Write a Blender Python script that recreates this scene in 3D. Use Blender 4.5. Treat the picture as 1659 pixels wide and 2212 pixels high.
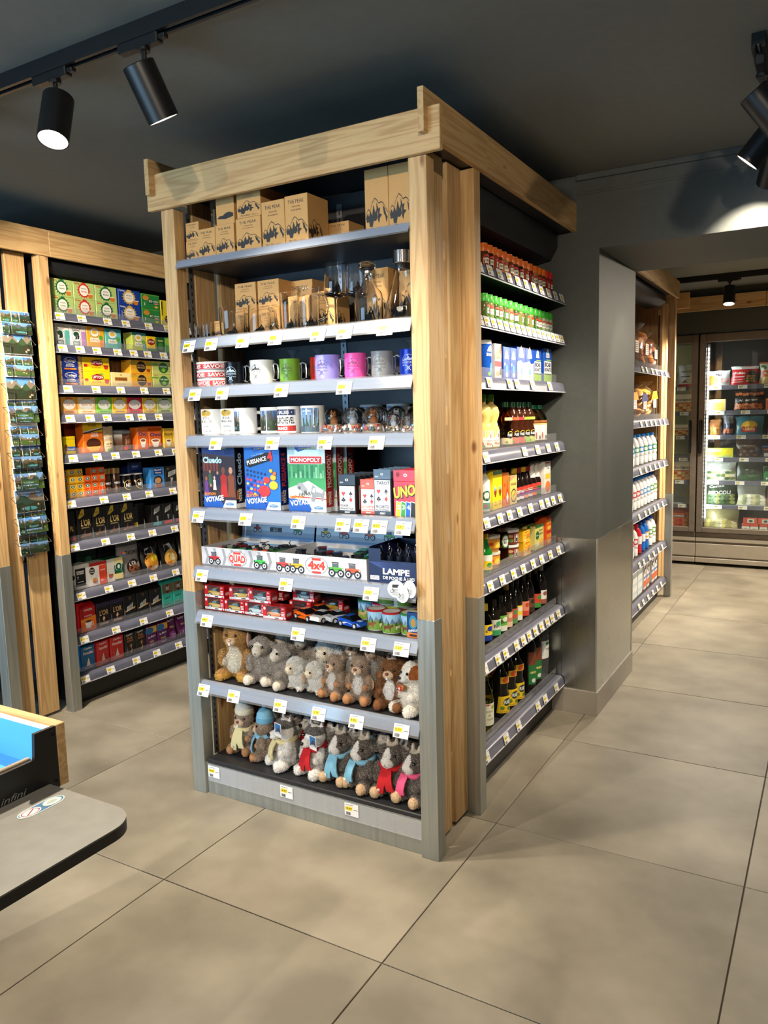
import bpy, math, random
from mathutils import Vector, Matrix
for o in list(bpy.data.objects): bpy.data.objects.remove(o)
S = bpy.context.scene
COL = S.collection
PI = math.pi
rnd = random.Random(7)

# ---------------------------------------------------------------- camera, world, exposure
cam_d = bpy.data.cameras.new('camera'); cam = bpy.data.objects.new('camera', cam_d); COL.objects.link(cam)
cam_d.sensor_fit = 'HORIZONTAL'; cam_d.sensor_width = 36.0; cam_d.lens = 1672 / 1659 * 36.0; cam_d.clip_start = 0.02
yaw, pit, rol = -.529, -.123, -.026
fw = Vector((math.sin(yaw)*math.cos(pit), math.cos(yaw)*math.cos(pit), math.sin(pit)))
rt = Vector((math.cos(yaw), -math.sin(yaw), 0)); up = rt.cross(fw)
rr = math.cos(rol)*rt + math.sin(rol)*up; uu = -math.sin(rol)*rt + math.cos(rol)*up
cam.matrix_world = Matrix(((rr.x, uu.x, -fw.x, 1.0576), (rr.y, uu.y, -fw.y, -2.1024), (rr.z, uu.z, -fw.z, 1.4368), (0, 0, 0, 1)))
S.camera = cam
wd = bpy.data.worlds.new('world'); S.world = wd; wd.use_nodes = True
wd.node_tree.nodes['Background'].inputs[0].default_value = (.55, .68, .9, 1)
wd.node_tree.nodes['Background'].inputs[1].default_value = .35
vs = S.view_settings
vs.view_transform = 'Standard'; vs.look = 'None'; vs.gamma = 1.0; vs.use_curve_mapping = False; vs.exposure = 0.0

# added bluish fill light, set at an invented window behind the camera
ld = bpy.data.lights.new('added_window_fill', 'AREA'); ld.shape = 'RECTANGLE'; ld.size = 2.9; ld.size_y = 1.5
ld.energy = 150; ld.color = (.40, .70, 1.0)
lo = bpy.data.objects.new('added_window_fill', ld); COL.objects.link(lo)
lo.location = (-2.08, -4.42, 1.25); lo.rotation_euler = (PI/2, 0, 0)

SPOT_W = 150.0
WARM = (1.0, .865, .68)

# ---------------------------------------------------------------- materials
MATS = {}
def s2l(c):
    return tuple(((v/255)/12.92 if v/255 <= .04045 else (((v/255)+.055)/1.055)**2.4) for v in c)
def pbsdf(name):
    m = bpy.data.materials.new(name); m.use_nodes = True
    return m, m.node_tree.nodes, m.node_tree.links, m.node_tree.nodes['Principled BSDF']
def col(r, g, b, rough=.45, metal=0., spec=.5):
    """plain coloured surface, sRGB 0-255, with a faint procedural unevenness"""
    k = ('c', r, g, b, rough, metal, spec)
    if k in MATS: return MATS[k]
    m, n, l, p = pbsdf('colour_%d_%d_%d' % (r, g, b))
    c = s2l((r, g, b))
    p.inputs['Roughness'].default_value = rough; p.inputs['Metallic'].default_value = metal
    p.inputs['Specular IOR Level'].default_value = spec
    tc = n.new('ShaderNodeTexCoord'); nz = n.new('ShaderNodeTexNoise'); nz.inputs['Scale'].default_value = 40
    mx = n.new('ShaderNodeMix'); mx.data_type = 'RGBA'
    mx.inputs['A'].default_value = (*[v*.94 for v in c], 1); mx.inputs['B'].default_value = (*[min(1, v*1.05) for v in c], 1)
    l.new(tc.outputs['Object'], nz.inputs['Vector']); l.new(nz.outputs['Fac'], mx.inputs['Factor'])
    l.new(mx.outputs['Result'], p.inputs['Base Color'])
    MATS[k] = m; return m
def wood(ax, tone=0):
    k = ('wood', ax, tone)
    if k in MATS: return MATS[k]
    m, n, l, p = pbsdf('pine_wood_' + ax)
    tc = n.new('ShaderNodeTexCoord'); oi = n.new('ShaderNodeObjectInfo')
    ad = n.new('ShaderNodeVectorMath'); ad.operation = 'ADD'
    mu = n.new('ShaderNodeMath'); mu.operation = 'MULTIPLY'; mu.inputs[1].default_value = 7.3
    l.new(oi.outputs['Random'], mu.inputs[0]); l.new(tc.outputs['Object'], ad.inputs[0]); l.new(mu.outputs[0], ad.inputs[1])
    mp = n.new('ShaderNodeMapping'); i = 'xyz'.index(ax)
    sc = [1, 1, 1]; sc[i] = .055; mp.inputs['Scale'].default_value = sc
    l.new(ad.outputs[0], mp.inputs['Vector'])
    nz = n.new('ShaderNodeTexNoise'); nz.inputs['Scale'].default_value = 16; nz.inputs['Detail'].default_value = 2
    l.new(mp.outputs[0], nz.inputs['Vector'])
    wv = n.new('ShaderNodeMath'); wv.operation = 'MULTIPLY'; wv.inputs[1].default_value = 58
    l.new(nz.outputs['Fac'], wv.inputs[0])
    sn = n.new('ShaderNodeMath'); sn.operation = 'SINE'; l.new(wv.outputs[0], sn.inputs[0])
    rp = n.new('ShaderNodeMapRange'); rp.inputs['From Min'].default_value = -.2; rp.inputs['From Max'].default_value = 1
    l.new(sn.outputs[0], rp.inputs['Value'])
    fn = n.new('ShaderNodeTexNoise'); fn.inputs['Scale'].default_value = 240; fn.inputs['Detail'].default_value = 3
    l.new(mp.outputs[0], fn.inputs['Vector'])
    m1 = n.new('ShaderNodeMix'); m1.data_type = 'RGBA'
    base = (.72, .47, .215) if not tone else (.56, .32, .13)
    m1.inputs['A'].default_value = (*base, 1); m1.inputs['B'].default_value = (base[0]*.72, base[1]*.60, base[2]*.48, 1)
    f1 = n.new('ShaderNodeMath'); f1.operation = 'MULTIPLY_ADD'; f1.inputs[1].default_value = .62; f1.inputs[2].default_value = 0
    l.new(rp.outputs[0], f1.inputs[0]); l.new(f1.outputs[0], m1.inputs['Factor'])
    m2 = n.new('ShaderNodeMix'); m2.data_type = 'RGBA'; m2.blend_type = 'MULTIPLY'
    m2.inputs['Factor'].default_value = .35
    l.new(m1.outputs['Result'], m2.inputs['A']); l.new(fn.outputs['Fac'], m2.inputs['B'])
    vm = n.new('ShaderNodeMapping'); s2 = [1, 1, 1]; s2[i] = .42; vm.inputs['Scale'].default_value = s2
    l.new(ad.outputs[0], vm.inputs['Vector'])
    vo = n.new('ShaderNodeTexVoronoi'); vo.inputs['Scale'].default_value = 9; l.new(vm.outputs[0], vo.inputs['Vector'])
    kr = n.new('ShaderNodeMapRange'); kr.inputs['From Min'].default_value = .05; kr.inputs['From Max'].default_value = .11
    kr.inputs['To Min'].default_value = 1; kr.inputs['To Max'].default_value = 0
    l.new(vo.outputs['Distance'], kr.inputs['Value'])
    m3 = n.new('ShaderNodeMix'); m3.data_type = 'RGBA'; m3.inputs['B'].default_value = (.20, .085, .03, 1)
    l.new(kr.outputs[0], m3.inputs['Factor']); l.new(m2.outputs['Result'], m3.inputs['A'])
    l.new(m3.outputs['Result'], p.inputs['Base Color'])
    p.inputs['Roughness'].default_value = .55
    bp = n.new('ShaderNodeBump'); bp.inputs['Strength'].default_value = .12; bp.inputs['Distance'].default_value = .002
    l.new(fn.outputs['Fac'], bp.inputs['Height']); l.new(bp.outputs[0], p.inputs['Normal'])
    MATS[k] = m; return m
def noisy(name, c1, c2, scale, rough=.5, metal=0., detail=6, stretch=(1, 1, 1), bump=0., rough2=None):
    if name in MATS: return MATS[name]
    m, n, l, p = pbsdf(name)
    tc = n.new('ShaderNodeTexCoord'); mp = n.new('ShaderNodeMapping'); mp.inputs['Scale'].default_value = stretch
    nz = n.new('ShaderNodeTexNoise'); nz.inputs['Scale'].default_value = scale; nz.inputs['Detail'].default_value = detail
    oi = n.new('ShaderNodeObjectInfo'); ra = n.new('ShaderNodeMath'); ra.operation = 'MULTIPLY'; ra.inputs[1].default_value = 31.7; av = n.new('ShaderNodeVectorMath')
    l.new(oi.outputs['Random'], ra.inputs[0]); l.new(tc.outputs['Object'], av.inputs[0]); l.new(ra.outputs[0], av.inputs[1])
    l.new(av.outputs[0], mp.inputs[0]); l.new(mp.outputs[0], nz.inputs['Vector'])
    mr = n.new('ShaderNodeMapRange'); mr.inputs['From Min'].default_value = .32; mr.inputs['From Max'].default_value = .68
    l.new(nz.outputs['Fac'], mr.inputs['Value'])
    mx = n.new('ShaderNodeMix'); mx.data_type = 'RGBA'
    mx.inputs['A'].default_value = (*c1, 1); mx.inputs['B'].default_value = (*c2, 1)
    l.new(mr.outputs[0], mx.inputs['Factor']); l.new(mx.outputs['Result'], p.inputs['Base Color'])
    p.inputs['Roughness'].default_value = rough; p.inputs['Metallic'].default_value = metal
    if rough2 is not None:
        m2 = n.new('ShaderNodeMapRange'); m2.inputs['To Min'].default_value = rough; m2.inputs['To Max'].default_value = rough2
        l.new(nz.outputs['Fac'], m2.inputs['Value']); l.new(m2.outputs[0], p.inputs['Roughness'])
    if bump:
        b = n.new('ShaderNodeBump'); b.inputs['Strength'].default_value = bump; b.inputs['Distance'].default_value = .002
        l.new(nz.outputs['Fac'], b.inputs['Height']); l.new(b.outputs[0], p.inputs['Normal'])
    MATS[name] = m; return m
def clear(name, tint=(1, 1, 1), rough=.05, alpha=.12, ior=1.45):
    """thin clear sheet: see-through with fresnel gloss"""
    if name in MATS: return MATS[name]
    m = bpy.data.materials.new(name); m.use_nodes = True; n = m.node_tree.nodes; l = m.node_tree.links; n.clear()
    out = n.new('ShaderNodeOutputMaterial'); tr = n.new('ShaderNodeBsdfTransparent'); tr.inputs[0].default_value = (*tint, 1)
    gl = n.new('ShaderNodeBsdfGlossy'); gl.inputs['Roughness'].default_value = rough
    fr = n.new('ShaderNodeFresnel'); ge = n.new('ShaderNodeNewGeometry'); mr = n.new('ShaderNodeMapRange')
    mr.inputs['To Min'].default_value = ior; mr.inputs['To Max'].default_value = 1/ior
    l.new(ge.outputs['Backfacing'], mr.inputs['Value']); l.new(mr.outputs[0], fr.inputs[0])
    df = n.new('ShaderNodeBsdfDiffuse'); df.inputs[0].default_value = (.8, .82, .85, 1)
    mx = n.new('ShaderNodeMixShader'); mx.inputs[0].default_value = alpha
    nz = n.new('ShaderNodeTexNoise'); nz.inputs['Scale'].default_value = 3
    l.new(tr.outputs[0], mx.inputs[1]); l.new(df.outputs[0], mx.inputs[2])
    m2 = n.new('ShaderNodeMixShader'); l.new(fr.outputs[0], m2.inputs[0]); l.new(mx.outputs[0], m2.inputs[1]); l.new(gl.outputs[0], m2.inputs[2])
    l.new(m2.outputs[0], out.inputs[0]); MATS[name] = m; return m
def glass(name, c=(1, 1, 1), rough=0., ior=1.45):
    if name in MATS: return MATS[name]
    m, n, l, p = pbsdf(name)
    p.inputs['Base Color'].default_value = (*c, 1); p.inputs['Transmission Weight'].default_value = 1
    p.inputs['Roughness'].default_value = rough; p.inputs['IOR'].default_value = ior
    MATS[name] = m; return m
def emit(name, c, s):
    if name in MATS: return MATS[name]
    m, n, l, p = pbsdf(name)
    p.inputs['Base Color'].default_value = (*c, 1); p.inputs['Emission Color'].default_value = (*c, 1); p.inputs['Emission Strength'].default_value = s
    MATS[name] = m; return m
STEEL = noisy('brushed_steel', (.36, .37, .34), (.46, .47, .43), 3, .38, .75, stretch=(30, 30, 1), rough2=.5)
GALV = noisy('galvanised_sheet', (.43, .44, .42), (.47, .48, .455), 2.2, .24, 1., stretch=(3, 3, .7), rough2=.30)
BLACK = col(18, 18, 19, .4)
DARK = noisy('dark_powder_coat', (.012, .013, .016), (.018, .019, .023), 60, .45)
RAILB = noisy('blue_grey_rail', (.10, .105, .15), (.15, .155, .21), 8, .3, stretch=(1, .3, 8))
RAILW = noisy('grey_rail_blue_cast', (.165, .225, .31), (.235, .295, .38), 5, .16, 0., stretch=(.3, 1, 10))  # blue cast of the light is mixed into this grey rail colour
WALLM = noisy('dark_slate_wall_paint', (.060, .066, .060), (.068, .074, .068), 40, .62, bump=.06)
CEILM = noisy('dark_ceiling_paint', (.150, .150, .132), (.162, .162, .142), 30, .8, bump=.05)
TILEM = noisy('porcelain_tile', (.215, .187, .140), (.365, .322, .248), 3.2, .52, detail=10, bump=.03, rough2=.44)
GROUT = col(92, 80, 64, .8)
GUARD = clear('clear_plastic_guard', (.98, .98, 1), .12, .07)
PANE = clear('cooler_glass', (.94, .97, .96), .02, .02)
GLASS = glass('clear_glass')
CHROME = col(215, 215, 218, .12, 1.)
WIRE = col(190, 190, 192, .25, 1.)

# ---------------------------------------------------------------- mesh builder
class MB:
    def __init__(s): s.v = []; s.f = []; s.m = []; s.mats = []
    def mi(s, mat):
        if mat not in s.mats: s.mats.append(mat)
        return s.mats.index(mat)
    def add(s, vs_, fs_, mat, T=None):
        o = len(s.v); k = s.mi(mat)
        s.v += [tuple(T @ Vector(v)) for v in vs_] if T else [tuple(v) for v in vs_]
        for f in fs_: s.f.append(tuple(i+o for i in f)); s.m.append(k)
        return s
    def box(s, x0, x1, y0, y1, z0, z1, mat, b=0., T=None):
        if b <= 0:
            v = [(x, y, z) for z in (z0, z1) for y in (y0, y1) for x in (x0, x1)]
            f = [(0, 2, 3, 1), (4, 5, 7, 6), (0, 1, 5, 4), (2, 6, 7, 3), (0, 4, 6, 2), (1, 3, 7, 5)]
            return s.add(v, f, mat, T)
        b = min(b, (x1-x0)*.45, (y1-y0)*.45, (z1-z0)*.45)
        v = []; ix = {}
        X = (x0, x1); Y = (y0, y1); Z = (z0, z1)
        for i in (0, 1):
            for j in (0, 1):
                for k in (0, 1):
                    sx = b if i == 0 else -b; sy = b if j == 0 else -b; sz = b if k == 0 else -b
                    for a, p in enumerate(((X[i], Y[j]+sy, Z[k]+sz), (X[i]+sx, Y[j], Z[k]+sz), (X[i]+sx, Y[j]+sy, Z[k]))):
                        ix[i, j, k, a] = len(v); v.append(p)
        f = []
        for i in (0, 1):
            q = [ix[i, 0, 0, 0], ix[i, 1, 0, 0], ix[i, 1, 1, 0], ix[i, 0, 1, 0]]; f.append(q if i else q[::-1])
            q = [ix[0, i, 0, 1], ix[1, i, 0, 1], ix[1, i, 1, 1], ix[0, i, 1, 1]]; f.append(q[::-1] if i else q)
            q = [ix[0, 0, i, 2], ix[1, 0, i, 2], ix[1, 1, i, 2], ix[0, 1, i, 2]]; f.append(q if i else q[::-1])
        for i in (0, 1):
            for j in (0, 1):
                f.append((ix[i, j, 0, 0], ix[i, j, 1, 0], ix[i, j, 1, 1], ix[i, j, 0, 1]))
                f.append((ix[i, 0, j, 0], ix[i, 1, j, 0], ix[i, 1, j, 2], ix[i, 0, j, 2]))
                f.append((ix[0, i, j, 1], ix[1, i, j, 1], ix[1, i, j, 2], ix[0, i, j, 2]))
                for k in (0, 1): f.append((ix[i, j, k, 0], ix[i, j, k, 1], ix[i, j, k, 2]))
        return s.add(v, f, mat, T)
    def prism(s, poly, ax, a, b, mat, T=None):
        """extrude a 2D polygon along axis ax from a to b; poly coords are the other two axes in xyz order"""
        n = len(poly)
        def P(p, t): return (t, p[0], p[1]) if ax == 'x' else (p[0], t, p[1]) if ax == 'y' else (p[0], p[1], t)
        v = [P(p, a) for p in poly]+[P(p, b) for p in poly]
        f = [tuple(range(n))[::-1], tuple(range(n, 2*n))]+[(i, (i+1) % n, n+(i+1) % n, n+i) for i in range(n)]
        return s.add(v, f, mat, T)
    def lathe(s, prof, mat, seg=20, T=None, ang=2*PI, cap=True, sq=0.):
        """revolve (r,z) profile about z; sq>0 squares the section"""
        v = []; f = []; n = len(prof)
        full = abs(ang-2*PI) < 1e-6; cnt = seg if full else seg+1
        for j in range(cnt):
            a = ang*j/seg
            ca, sa = math.cos(a), math.sin(a)
            k = 1.
            if sq: k = 1/((abs(ca)**sq+abs(sa)**sq)**(1/sq))
            for r, z in prof: v.append((r*k*ca, r*k*sa, z))
        for j in range(seg):
            j2 = (j+1) % cnt
            for i in range(n-1): f.append((j*n+i, j2*n+i, j2*n+i+1, j*n+i+1))
        if cap and full:
            if prof[0][0] > 1e-5: f.append(tuple(j*n for j in range(seg))[::-1])
            if prof[-1][0] > 1e-5: f.append(tuple(j*n+n-1 for j in range(seg)))
        return s.add(v, f, mat, T)
    def tube(s, pts, r, mat, seg=6, closed=False, T=None):
        pts = [Vector(p) for p in pts]; n = len(pts); v = []; f = []
        rs = r if isinstance(r, (list, tuple)) else [r]*n
        for i, p in enumerate(pts):
            a = pts[(i-1) % n] if (i or closed) else p; b = pts[(i+1) % n] if (i < n-1 or closed) else p
            d = (b-a).normalized(); h = Vector((0, 0, 1)) if abs(d.z) < .9 else Vector((1, 0, 0))
            u = d.cross(h).normalized(); w = d.cross(u)
            for k in range(seg):
                t = 2*PI*k/seg; q = p+(u*math.cos(t)+w*math.sin(t))*rs[i]; v.append(tuple(q))
        for i in range(n if closed else n-1):
            i2 = (i+1) % n
            for k in range(seg): f.append((i*seg+k, i*seg+(k+1) % seg, i2*seg+(k+1) % seg, i2*seg+k))
        if not closed: f += [tuple(range(seg)), tuple(range((n-1)*seg, n*seg))[::-1]]
        return s.add(v, f, mat, T)
    def ell(s, c, r, mat, seg=14, ring=8, T=None, R=None):
        v = [(0, 0, -1)]; f = []
        for i in range(1, ring):
            a = -PI/2+PI*i/ring
            for j in range(seg): b = 2*PI*j/seg; v.append((math.cos(a)*math.cos(b), math.cos(a)*math.sin(b), math.sin(a)))
        v.append((0, 0, 1)); L = len(v)-1
        for j in range(seg): f.append((0, 1+(j+1) % seg, 1+j)); f.append((L, L-seg+j, L-seg+(j+1) % seg))
        for i in range(ring-2):
            for j in range(seg): a = 1+i*seg; f.append((a+j, a+(j+1) % seg, a+seg+(j+1) % seg, a+seg+j))
        M = Matrix.Translation(c) @ (R or Matrix()) @ Matrix.Diagonal((*r, 1))
        if T: M = T @ M
        return s.add(v, f, mat, M)
    def mesh(s, name, smooth=35):
        me = bpy.data.meshes.new(name); me.from_pydata(s.v, [], s.f)
        for m in s.mats: me.materials.append(m)
        me.polygons.foreach_set('material_index', s.m)
        if smooth:
            me.polygons.foreach_set('use_smooth', [True]*len(s.f)); me.update(); me.set_sharp_from_angle(angle=math.radians(smooth))
        me.update(); return me

# ---------------------------------------------------------------- objects
LABELS = {}
def obj(name, me, parent=None, label=None):
    if isinstance(me, MB): me = me.mesh(name)
    o = bpy.data.objects.new(name, me); COL.objects.link(o)
    if parent: o.parent = parent
    if label: o['label'] = label
    return o
def tag(o, label, cat, group=None):
    o['label'] = label; o['category'] = cat
    if group: o['group'] = group
    LABELS.setdefault(label, []).append(o); return o
def thing(name, label, cat, loc=(0, 0, 0), rz=0, group=None, parts=(), rot=None):
    o = bpy.data.objects.new(name, None); COL.objects.link(o); o.empty_display_size = .05
    o.location = loc; o.rotation_euler = rot or (0, 0, rz); tag(o, label, cat, group)
    for p in parts:
        c = obj(p[0], p[1], o, p[2] if len(p) > 2 and p[2] else None)
        if len(p) > 3:
            for q in p[3]: obj(q[0], q[1], c)
    return o
def struct(name, me, parent=None):
    o = obj(name, me, parent); o['kind'] = 'structure'; return o
ORD = ['', 'first', 'second', 'third', 'fourth', 'fifth', 'sixth', 'seventh', 'eighth', 'ninth', 'tenth', 'eleventh', 'twelfth',
       'thirteenth', 'fourteenth', 'fifteenth', 'sixteenth', 'seventeenth', 'eighteenth', 'nineteenth', 'twentieth']

# ---------------------------------------------------------------- lettering and flat print
TXT = {}
def text_geo(s, bold=.0, shear=0.):
    k = (s, bold, shear)
    if k in TXT: return TXT[k]
    c = bpy.data.curves.new('t', 'FONT'); c.body = s; c.size = 1; c.resolution_u = 2; c.offset = bold; c.shear = shear
    c.fill_mode = 'FRONT' if 'FRONT' in c.bl_rna.properties['fill_mode'].enum_items.keys() else 'BOTH'
    o = bpy.data.objects.new('t', c); me = bpy.data.meshes.new_from_object(o)
    v = [(p.co.x, p.co.y) for p in me.vertices]; f = [tuple(q.vertices) for q in me.polygons]
    bpy.data.objects.remove(o); bpy.data.curves.remove(c); bpy.data.meshes.remove(me)
    if v:
        x0 = min(p[0] for p in v); x1 = max(p[0] for p in v); y0 = min(p[1] for p in v); y1 = max(p[1] for p in v)
    else: x0 = x1 = y0 = y1 = 0
    TXT[k] = (v, f, x0, x1, y0, y1); return TXT[k]
class Print:
    """flat print laid on a face: coordinates u (right), v (up) in metres; each shape sits a hair above the last"""
    def __init__(s, org, eu, ev, cyl=None, mb=None, eps=.00005, base=.0003):
        s.o = Vector(org); s.eu = Vector(eu).normalized(); s.ev = Vector(ev).normalized(); s.n = s.eu.cross(s.ev)
        s.cyl = cyl; s.mb = mb or MB(); s.L = 0; s.eps = eps; s.base = base
    def P(s, u, v, h=0.):
        h = h+s.base+s.L*s.eps
        if s.cyl:
            r = s.cyl+h; a = u/s.cyl
            return s.o+s.eu*(math.sin(a)*r)+s.n*(math.cos(a)*r)+s.ev*v
        return s.o+s.eu*u+s.ev*v+s.n*h
    def raw(s, pts, faces, c):
        s.mb.add([s.P(u, v) for u, v in pts], faces, c if not isinstance(c, tuple) else col(*c)); s.L += 1; return s
    def rect(s, u0, u1, v0, v1, c):
        n = 1
        if s.cyl: n = max(1, int((u1-u0)/s.cyl/.3)+1)
        pts = []
        for i in range(n+1):
            u = u0+(u1-u0)*i/n; pts += [(u, v0), (u, v1)]
        return s.raw(pts, [(2*i, 2*i+2, 2*i+3, 2*i+1) for i in range(n)], c)
    def poly(s, pts, c):
        if not s.cyl: return s.raw(pts, [tuple(range(len(pts)))], c)
        a = min(p[0] for p in pts); b = max(p[0] for p in pts); n = max(1, int((b-a)/s.cyl/.3)+1); V = []; F = []
        def clip(q, x, sg):
            o = []
            for i, p in enumerate(q):
                r = q[i-1]; pi = (p[0]-x)*sg >= 0; ri = (r[0]-x)*sg >= 0
                if pi != ri: t = (x-r[0])/(p[0]-r[0]); o.append((x, r[1]+(p[1]-r[1])*t))
                if pi: o.append(p)
            return o
        for i in range(n):
            q = clip(clip(list(pts), a+(b-a)*i/n, 1), a+(b-a)*(i+1)/n, -1)
            if len(q) > 2: F.append(tuple(range(len(V), len(V)+len(q)))); V += q
        return s.raw(V, F, c)
    def oval(s, u, v, ru, rv, c, n=18):
        if s.cyl:
            pts = []; k = 8
            for i in range(k+1):
                t = -1+2*i/k; w = math.sqrt(max(0, 1-t*t)); pts += [(u+ru*t, v-rv*w), (u+ru*t, v+rv*w)]
            return s.raw(pts, [(2*i, 2*i+2, 2*i+3, 2*i+1) for i in range(k)], c)
        return s.poly([(u+ru*math.cos(2*PI*i/n), v+rv*math.sin(2*PI*i/n)) for i in range(n)], c)
    def ring(s, u, v, ro, ri, c, n=20, sv=1., a0=0., a1=2*PI):
        pts = []
        for i in range(n+1):
            a = a0+(a1-a0)*i/n; pts += [(u+ro*math.cos(a), v+ro*sv*math.sin(a)), (u+ri*math.cos(a), v+ri*sv*math.sin(a))]
        return s.raw(pts, [(2*i, 2*i+2, 2*i+3, 2*i+1) for i in range(n)], c)
    def text(s, t, u, v, h, c, al='c', w=None, bold=.012, shear=0., rot=0.):
        """cap height h; w = fit to this width"""
        vv, ff, x0, x1, y0, y1 = text_geo(t, bold, shear)
        if not vv: return s
        k = h/.69; kx = k if not w else w/(x1-x0)
        W = (x1-x0)*kx; off = -W/2 if al == 'c' else (0 if al == 'l' else -W)
        cr, sr = math.cos(rot), math.sin(rot)
        pts = []
        for x, y in vv:
            a = (x-x0)*kx+off; b = y*k
            pts.append((u+a*cr-b*sr, v+a*sr+b*cr))
        return s.raw(pts, ff, c)
    def mesh(s, name='print'): return s.mb.mesh(name, 0)
W_ = (240, 240, 238); K_ = (22, 22, 24); YEL = (250, 222, 40)
# ================================================================ room shell
ZC = 2.47
fl = struct('floor', MB().box(-4.6, 2.9, -4.5, 6.3, -.08, -.004, GROUT))
gx, gy = .073, -.49
tm = {}
for i in range(-6, 4):
    for j in range(-6, 9):
        x0 = gx+.8*i; y0 = gy+.8*j
        if x0 > 2.9 or y0 > 6.3: continue
        if i < -2 and (j < -1 or j > 3): pass
        t = obj('tile', tm.setdefault(0, MB().box(.0018, .7982, .0018, .7982, -.012, 0, TILEM, .0012).mesh('tile')), fl)
        t.location = (x0, y0, 0)
struct('ceiling', MB().box(-4.6, 2.9, -4.5, 6.3, ZC, ZC+.1, CEILM))
struct('wall_left', MB().box(-4.7, -4.6, -4.5, 6.3, -.08, ZC+.1, WALLM))
struct('wall_right', MB().box(2.9, 3.0, -4.5, 6.3, -.08, ZC+.1, WALLM))
struct('wall_rear', MB().box(-4.6, 2.9, 6.3, 6.4, -.08, ZC+.1, WALLM))
# wall behind the camera; the shop window in it is added for the blue fill
X0, X1 = -3.6, -.55
m = MB(); m.box(-4.6, X0, -4.6, -4.5, -.08, ZC+.1, WALLM); m.box(X1, 2.9, -4.6, -4.5, -.08, ZC+.1, WALLM)
m.box(X0, X1, -4.6, -4.5, -.08, .45, WALLM); m.box(X0, X1, -4.6, -4.5, 2.05, ZC+.1, WALLM)
struct('wall_front', m)
m = MB(); fr = DARK; pw = (X1-X0-.05)/3
m.box(X0, X1, -4.58, -4.52, .45, .5, fr); m.box(X0, X1, -4.58, -4.52, 2.0, 2.05, fr)
for k in range(4): m.box(X0+k*pw, X0+k*pw+.05, -4.58, -4.52, .5, 2.0, fr)
wn = struct('added_window_1', m)
for k in range(3): obj('pane', MB().box(X0+k*pw+.05, X0+(k+1)*pw, -4.555, -4.545, .5, 2.0, PANE), wn)
# dividing wall: pier beside the grocery rack, header over the passage
m = MB(); m.box(-4.6, .122, 1.442, 2.16, -.08, ZC+.05, WALLM); m.box(.122, 2.9, 1.442, 2.16, 2.15, ZC+.05, WALLM)
wb = struct('wall_back', m)
m = MB(); m.box(-.30, .121, 1.4385, 1.442, .115, .847, GALV); m.box(-.045, -.0435, 1.438, 1.4386, .115, .847, DARK)
m.box(.1195, .1255, 1.4365, 1.444, .115, .849, STEEL)
obj('metal_panel', m, wb, 'galvanised sheet on the front of the pier')
m = MB(); m.box(.122, .1255, 1.444, 2.155, .115, .847, GALV); m.box(.1195, .127, 2.15, 2.165, .115, .849, STEEL)
obj('metal_panel', m, wb, 'galvanised sheet on the passage side of the pier')
SKIRT = noisy('stone_skirting', (.30, .27, .225), (.37, .33, .28), 4, .4, detail=8)
bb = struct('baseboard_back', MB().box(-.30, .132, 1.428, 1.442, 0, .115, SKIRT, .001).box(.122, .132, 1.442, 2.166, 0, .115, SKIRT, .001))
struct('trim_1', MB().box(.02, 2.9, 1.425, 1.442, 2.445, ZC, WALLM, .002).box(.02, 2.9, 1.4385, 1.442, 2.385, 2.395, WALLM, .001))
# bulkhead above the coolers
struct('trim_2', MB().box(-4.0, 2.9, 5.36, 6.3, 2.10, ZC, WALLM))

# ================================================================ timber frames
def board(name, x0, x1, y0, y1, z0, z1, ax, par, b=.0015, tone=0, label=None):
    c = ((x0+x1)/2, (y0+y1)/2, z0)
    o = obj(name, MB().box(x0-c[0], x1-c[0], y0-c[1], y1-c[1], 0, z1-z0, wood(ax, tone), b), par, label); o.location = c; return o
def sleeve(x0, x1, y0, y1, z1, par):
    e = .0012
    return obj('metal_sleeve', MB().box(x0-e, x1+e, y0-e, y1+e, 0, z1, STEEL, .0012), par)
ZB = 2.187
fr = thing('timber_frame', 'pine post-and-beam frame around the central souvenir and grocery shelving', 'frame')
for x0, x1 in ((-1.065, -1.005), (-.06, 0)):
    p = board('post', x0, x1, 0, .05, 0, ZB, 'z', fr); s_ = sleeve(x0, x1, 0, .05, .80, None); s_.parent = p; s_.location = -Vector(p.location)
for x0, x1 in ((-1.025, -1.003), (-.064, -.042)):
    for y0, y1 in ((.090, .196), (.226, .330)): board('slat', x0, x1, y0, y1, .012, 2.235, 'z', fr, .003)
for x0, x1 in ((-1.069, -1.02), (-.046, .004)):
    p = board('post', x0, x1, .334, .386, 0, 2.233, 'z', fr); s_ = sleeve(x0, x1, .334, .386, .80, None); s_.parent = p; s_.location = -Vector(p.location)
board('beam', -1.108, .056, -.022, -.001, 2.186, 2.308, 'x', fr, .0025)
for x0, x1 in ((.0, .019), (-1.085, -1.066)):
    # side beams: front piece notched over the front beam, then a second length to the wall
    for y0, y1 in ((0, .414), (.415, 1.442)):
        if y0 == 0:
            poly = [(-.048, 2.233), (-.0225, 2.233), (-.0225, 2.309), (0., 2.309), (0., 2.233), (y1, 2.233), (y1, 2.354), (-.048, 2.354)]
        else: poly = [(y0, 2.233), (y1, 2.233), (y1, 2.354), (y0, 2.354)]
        cy = (y0+y1)/2; cx = (x0+x1)/2
        o = obj('beam', MB().prism([(a-cy, b-2.233) for a, b in poly], 'x', x0-cx, x1-cx, wood('y')), fr); o.location = (cx, cy, 2.233)
obj('roof_panel', MB().box(-1.06, -.002, .06, 1.44, 2.236, 2.25, DARK), fr)

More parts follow.
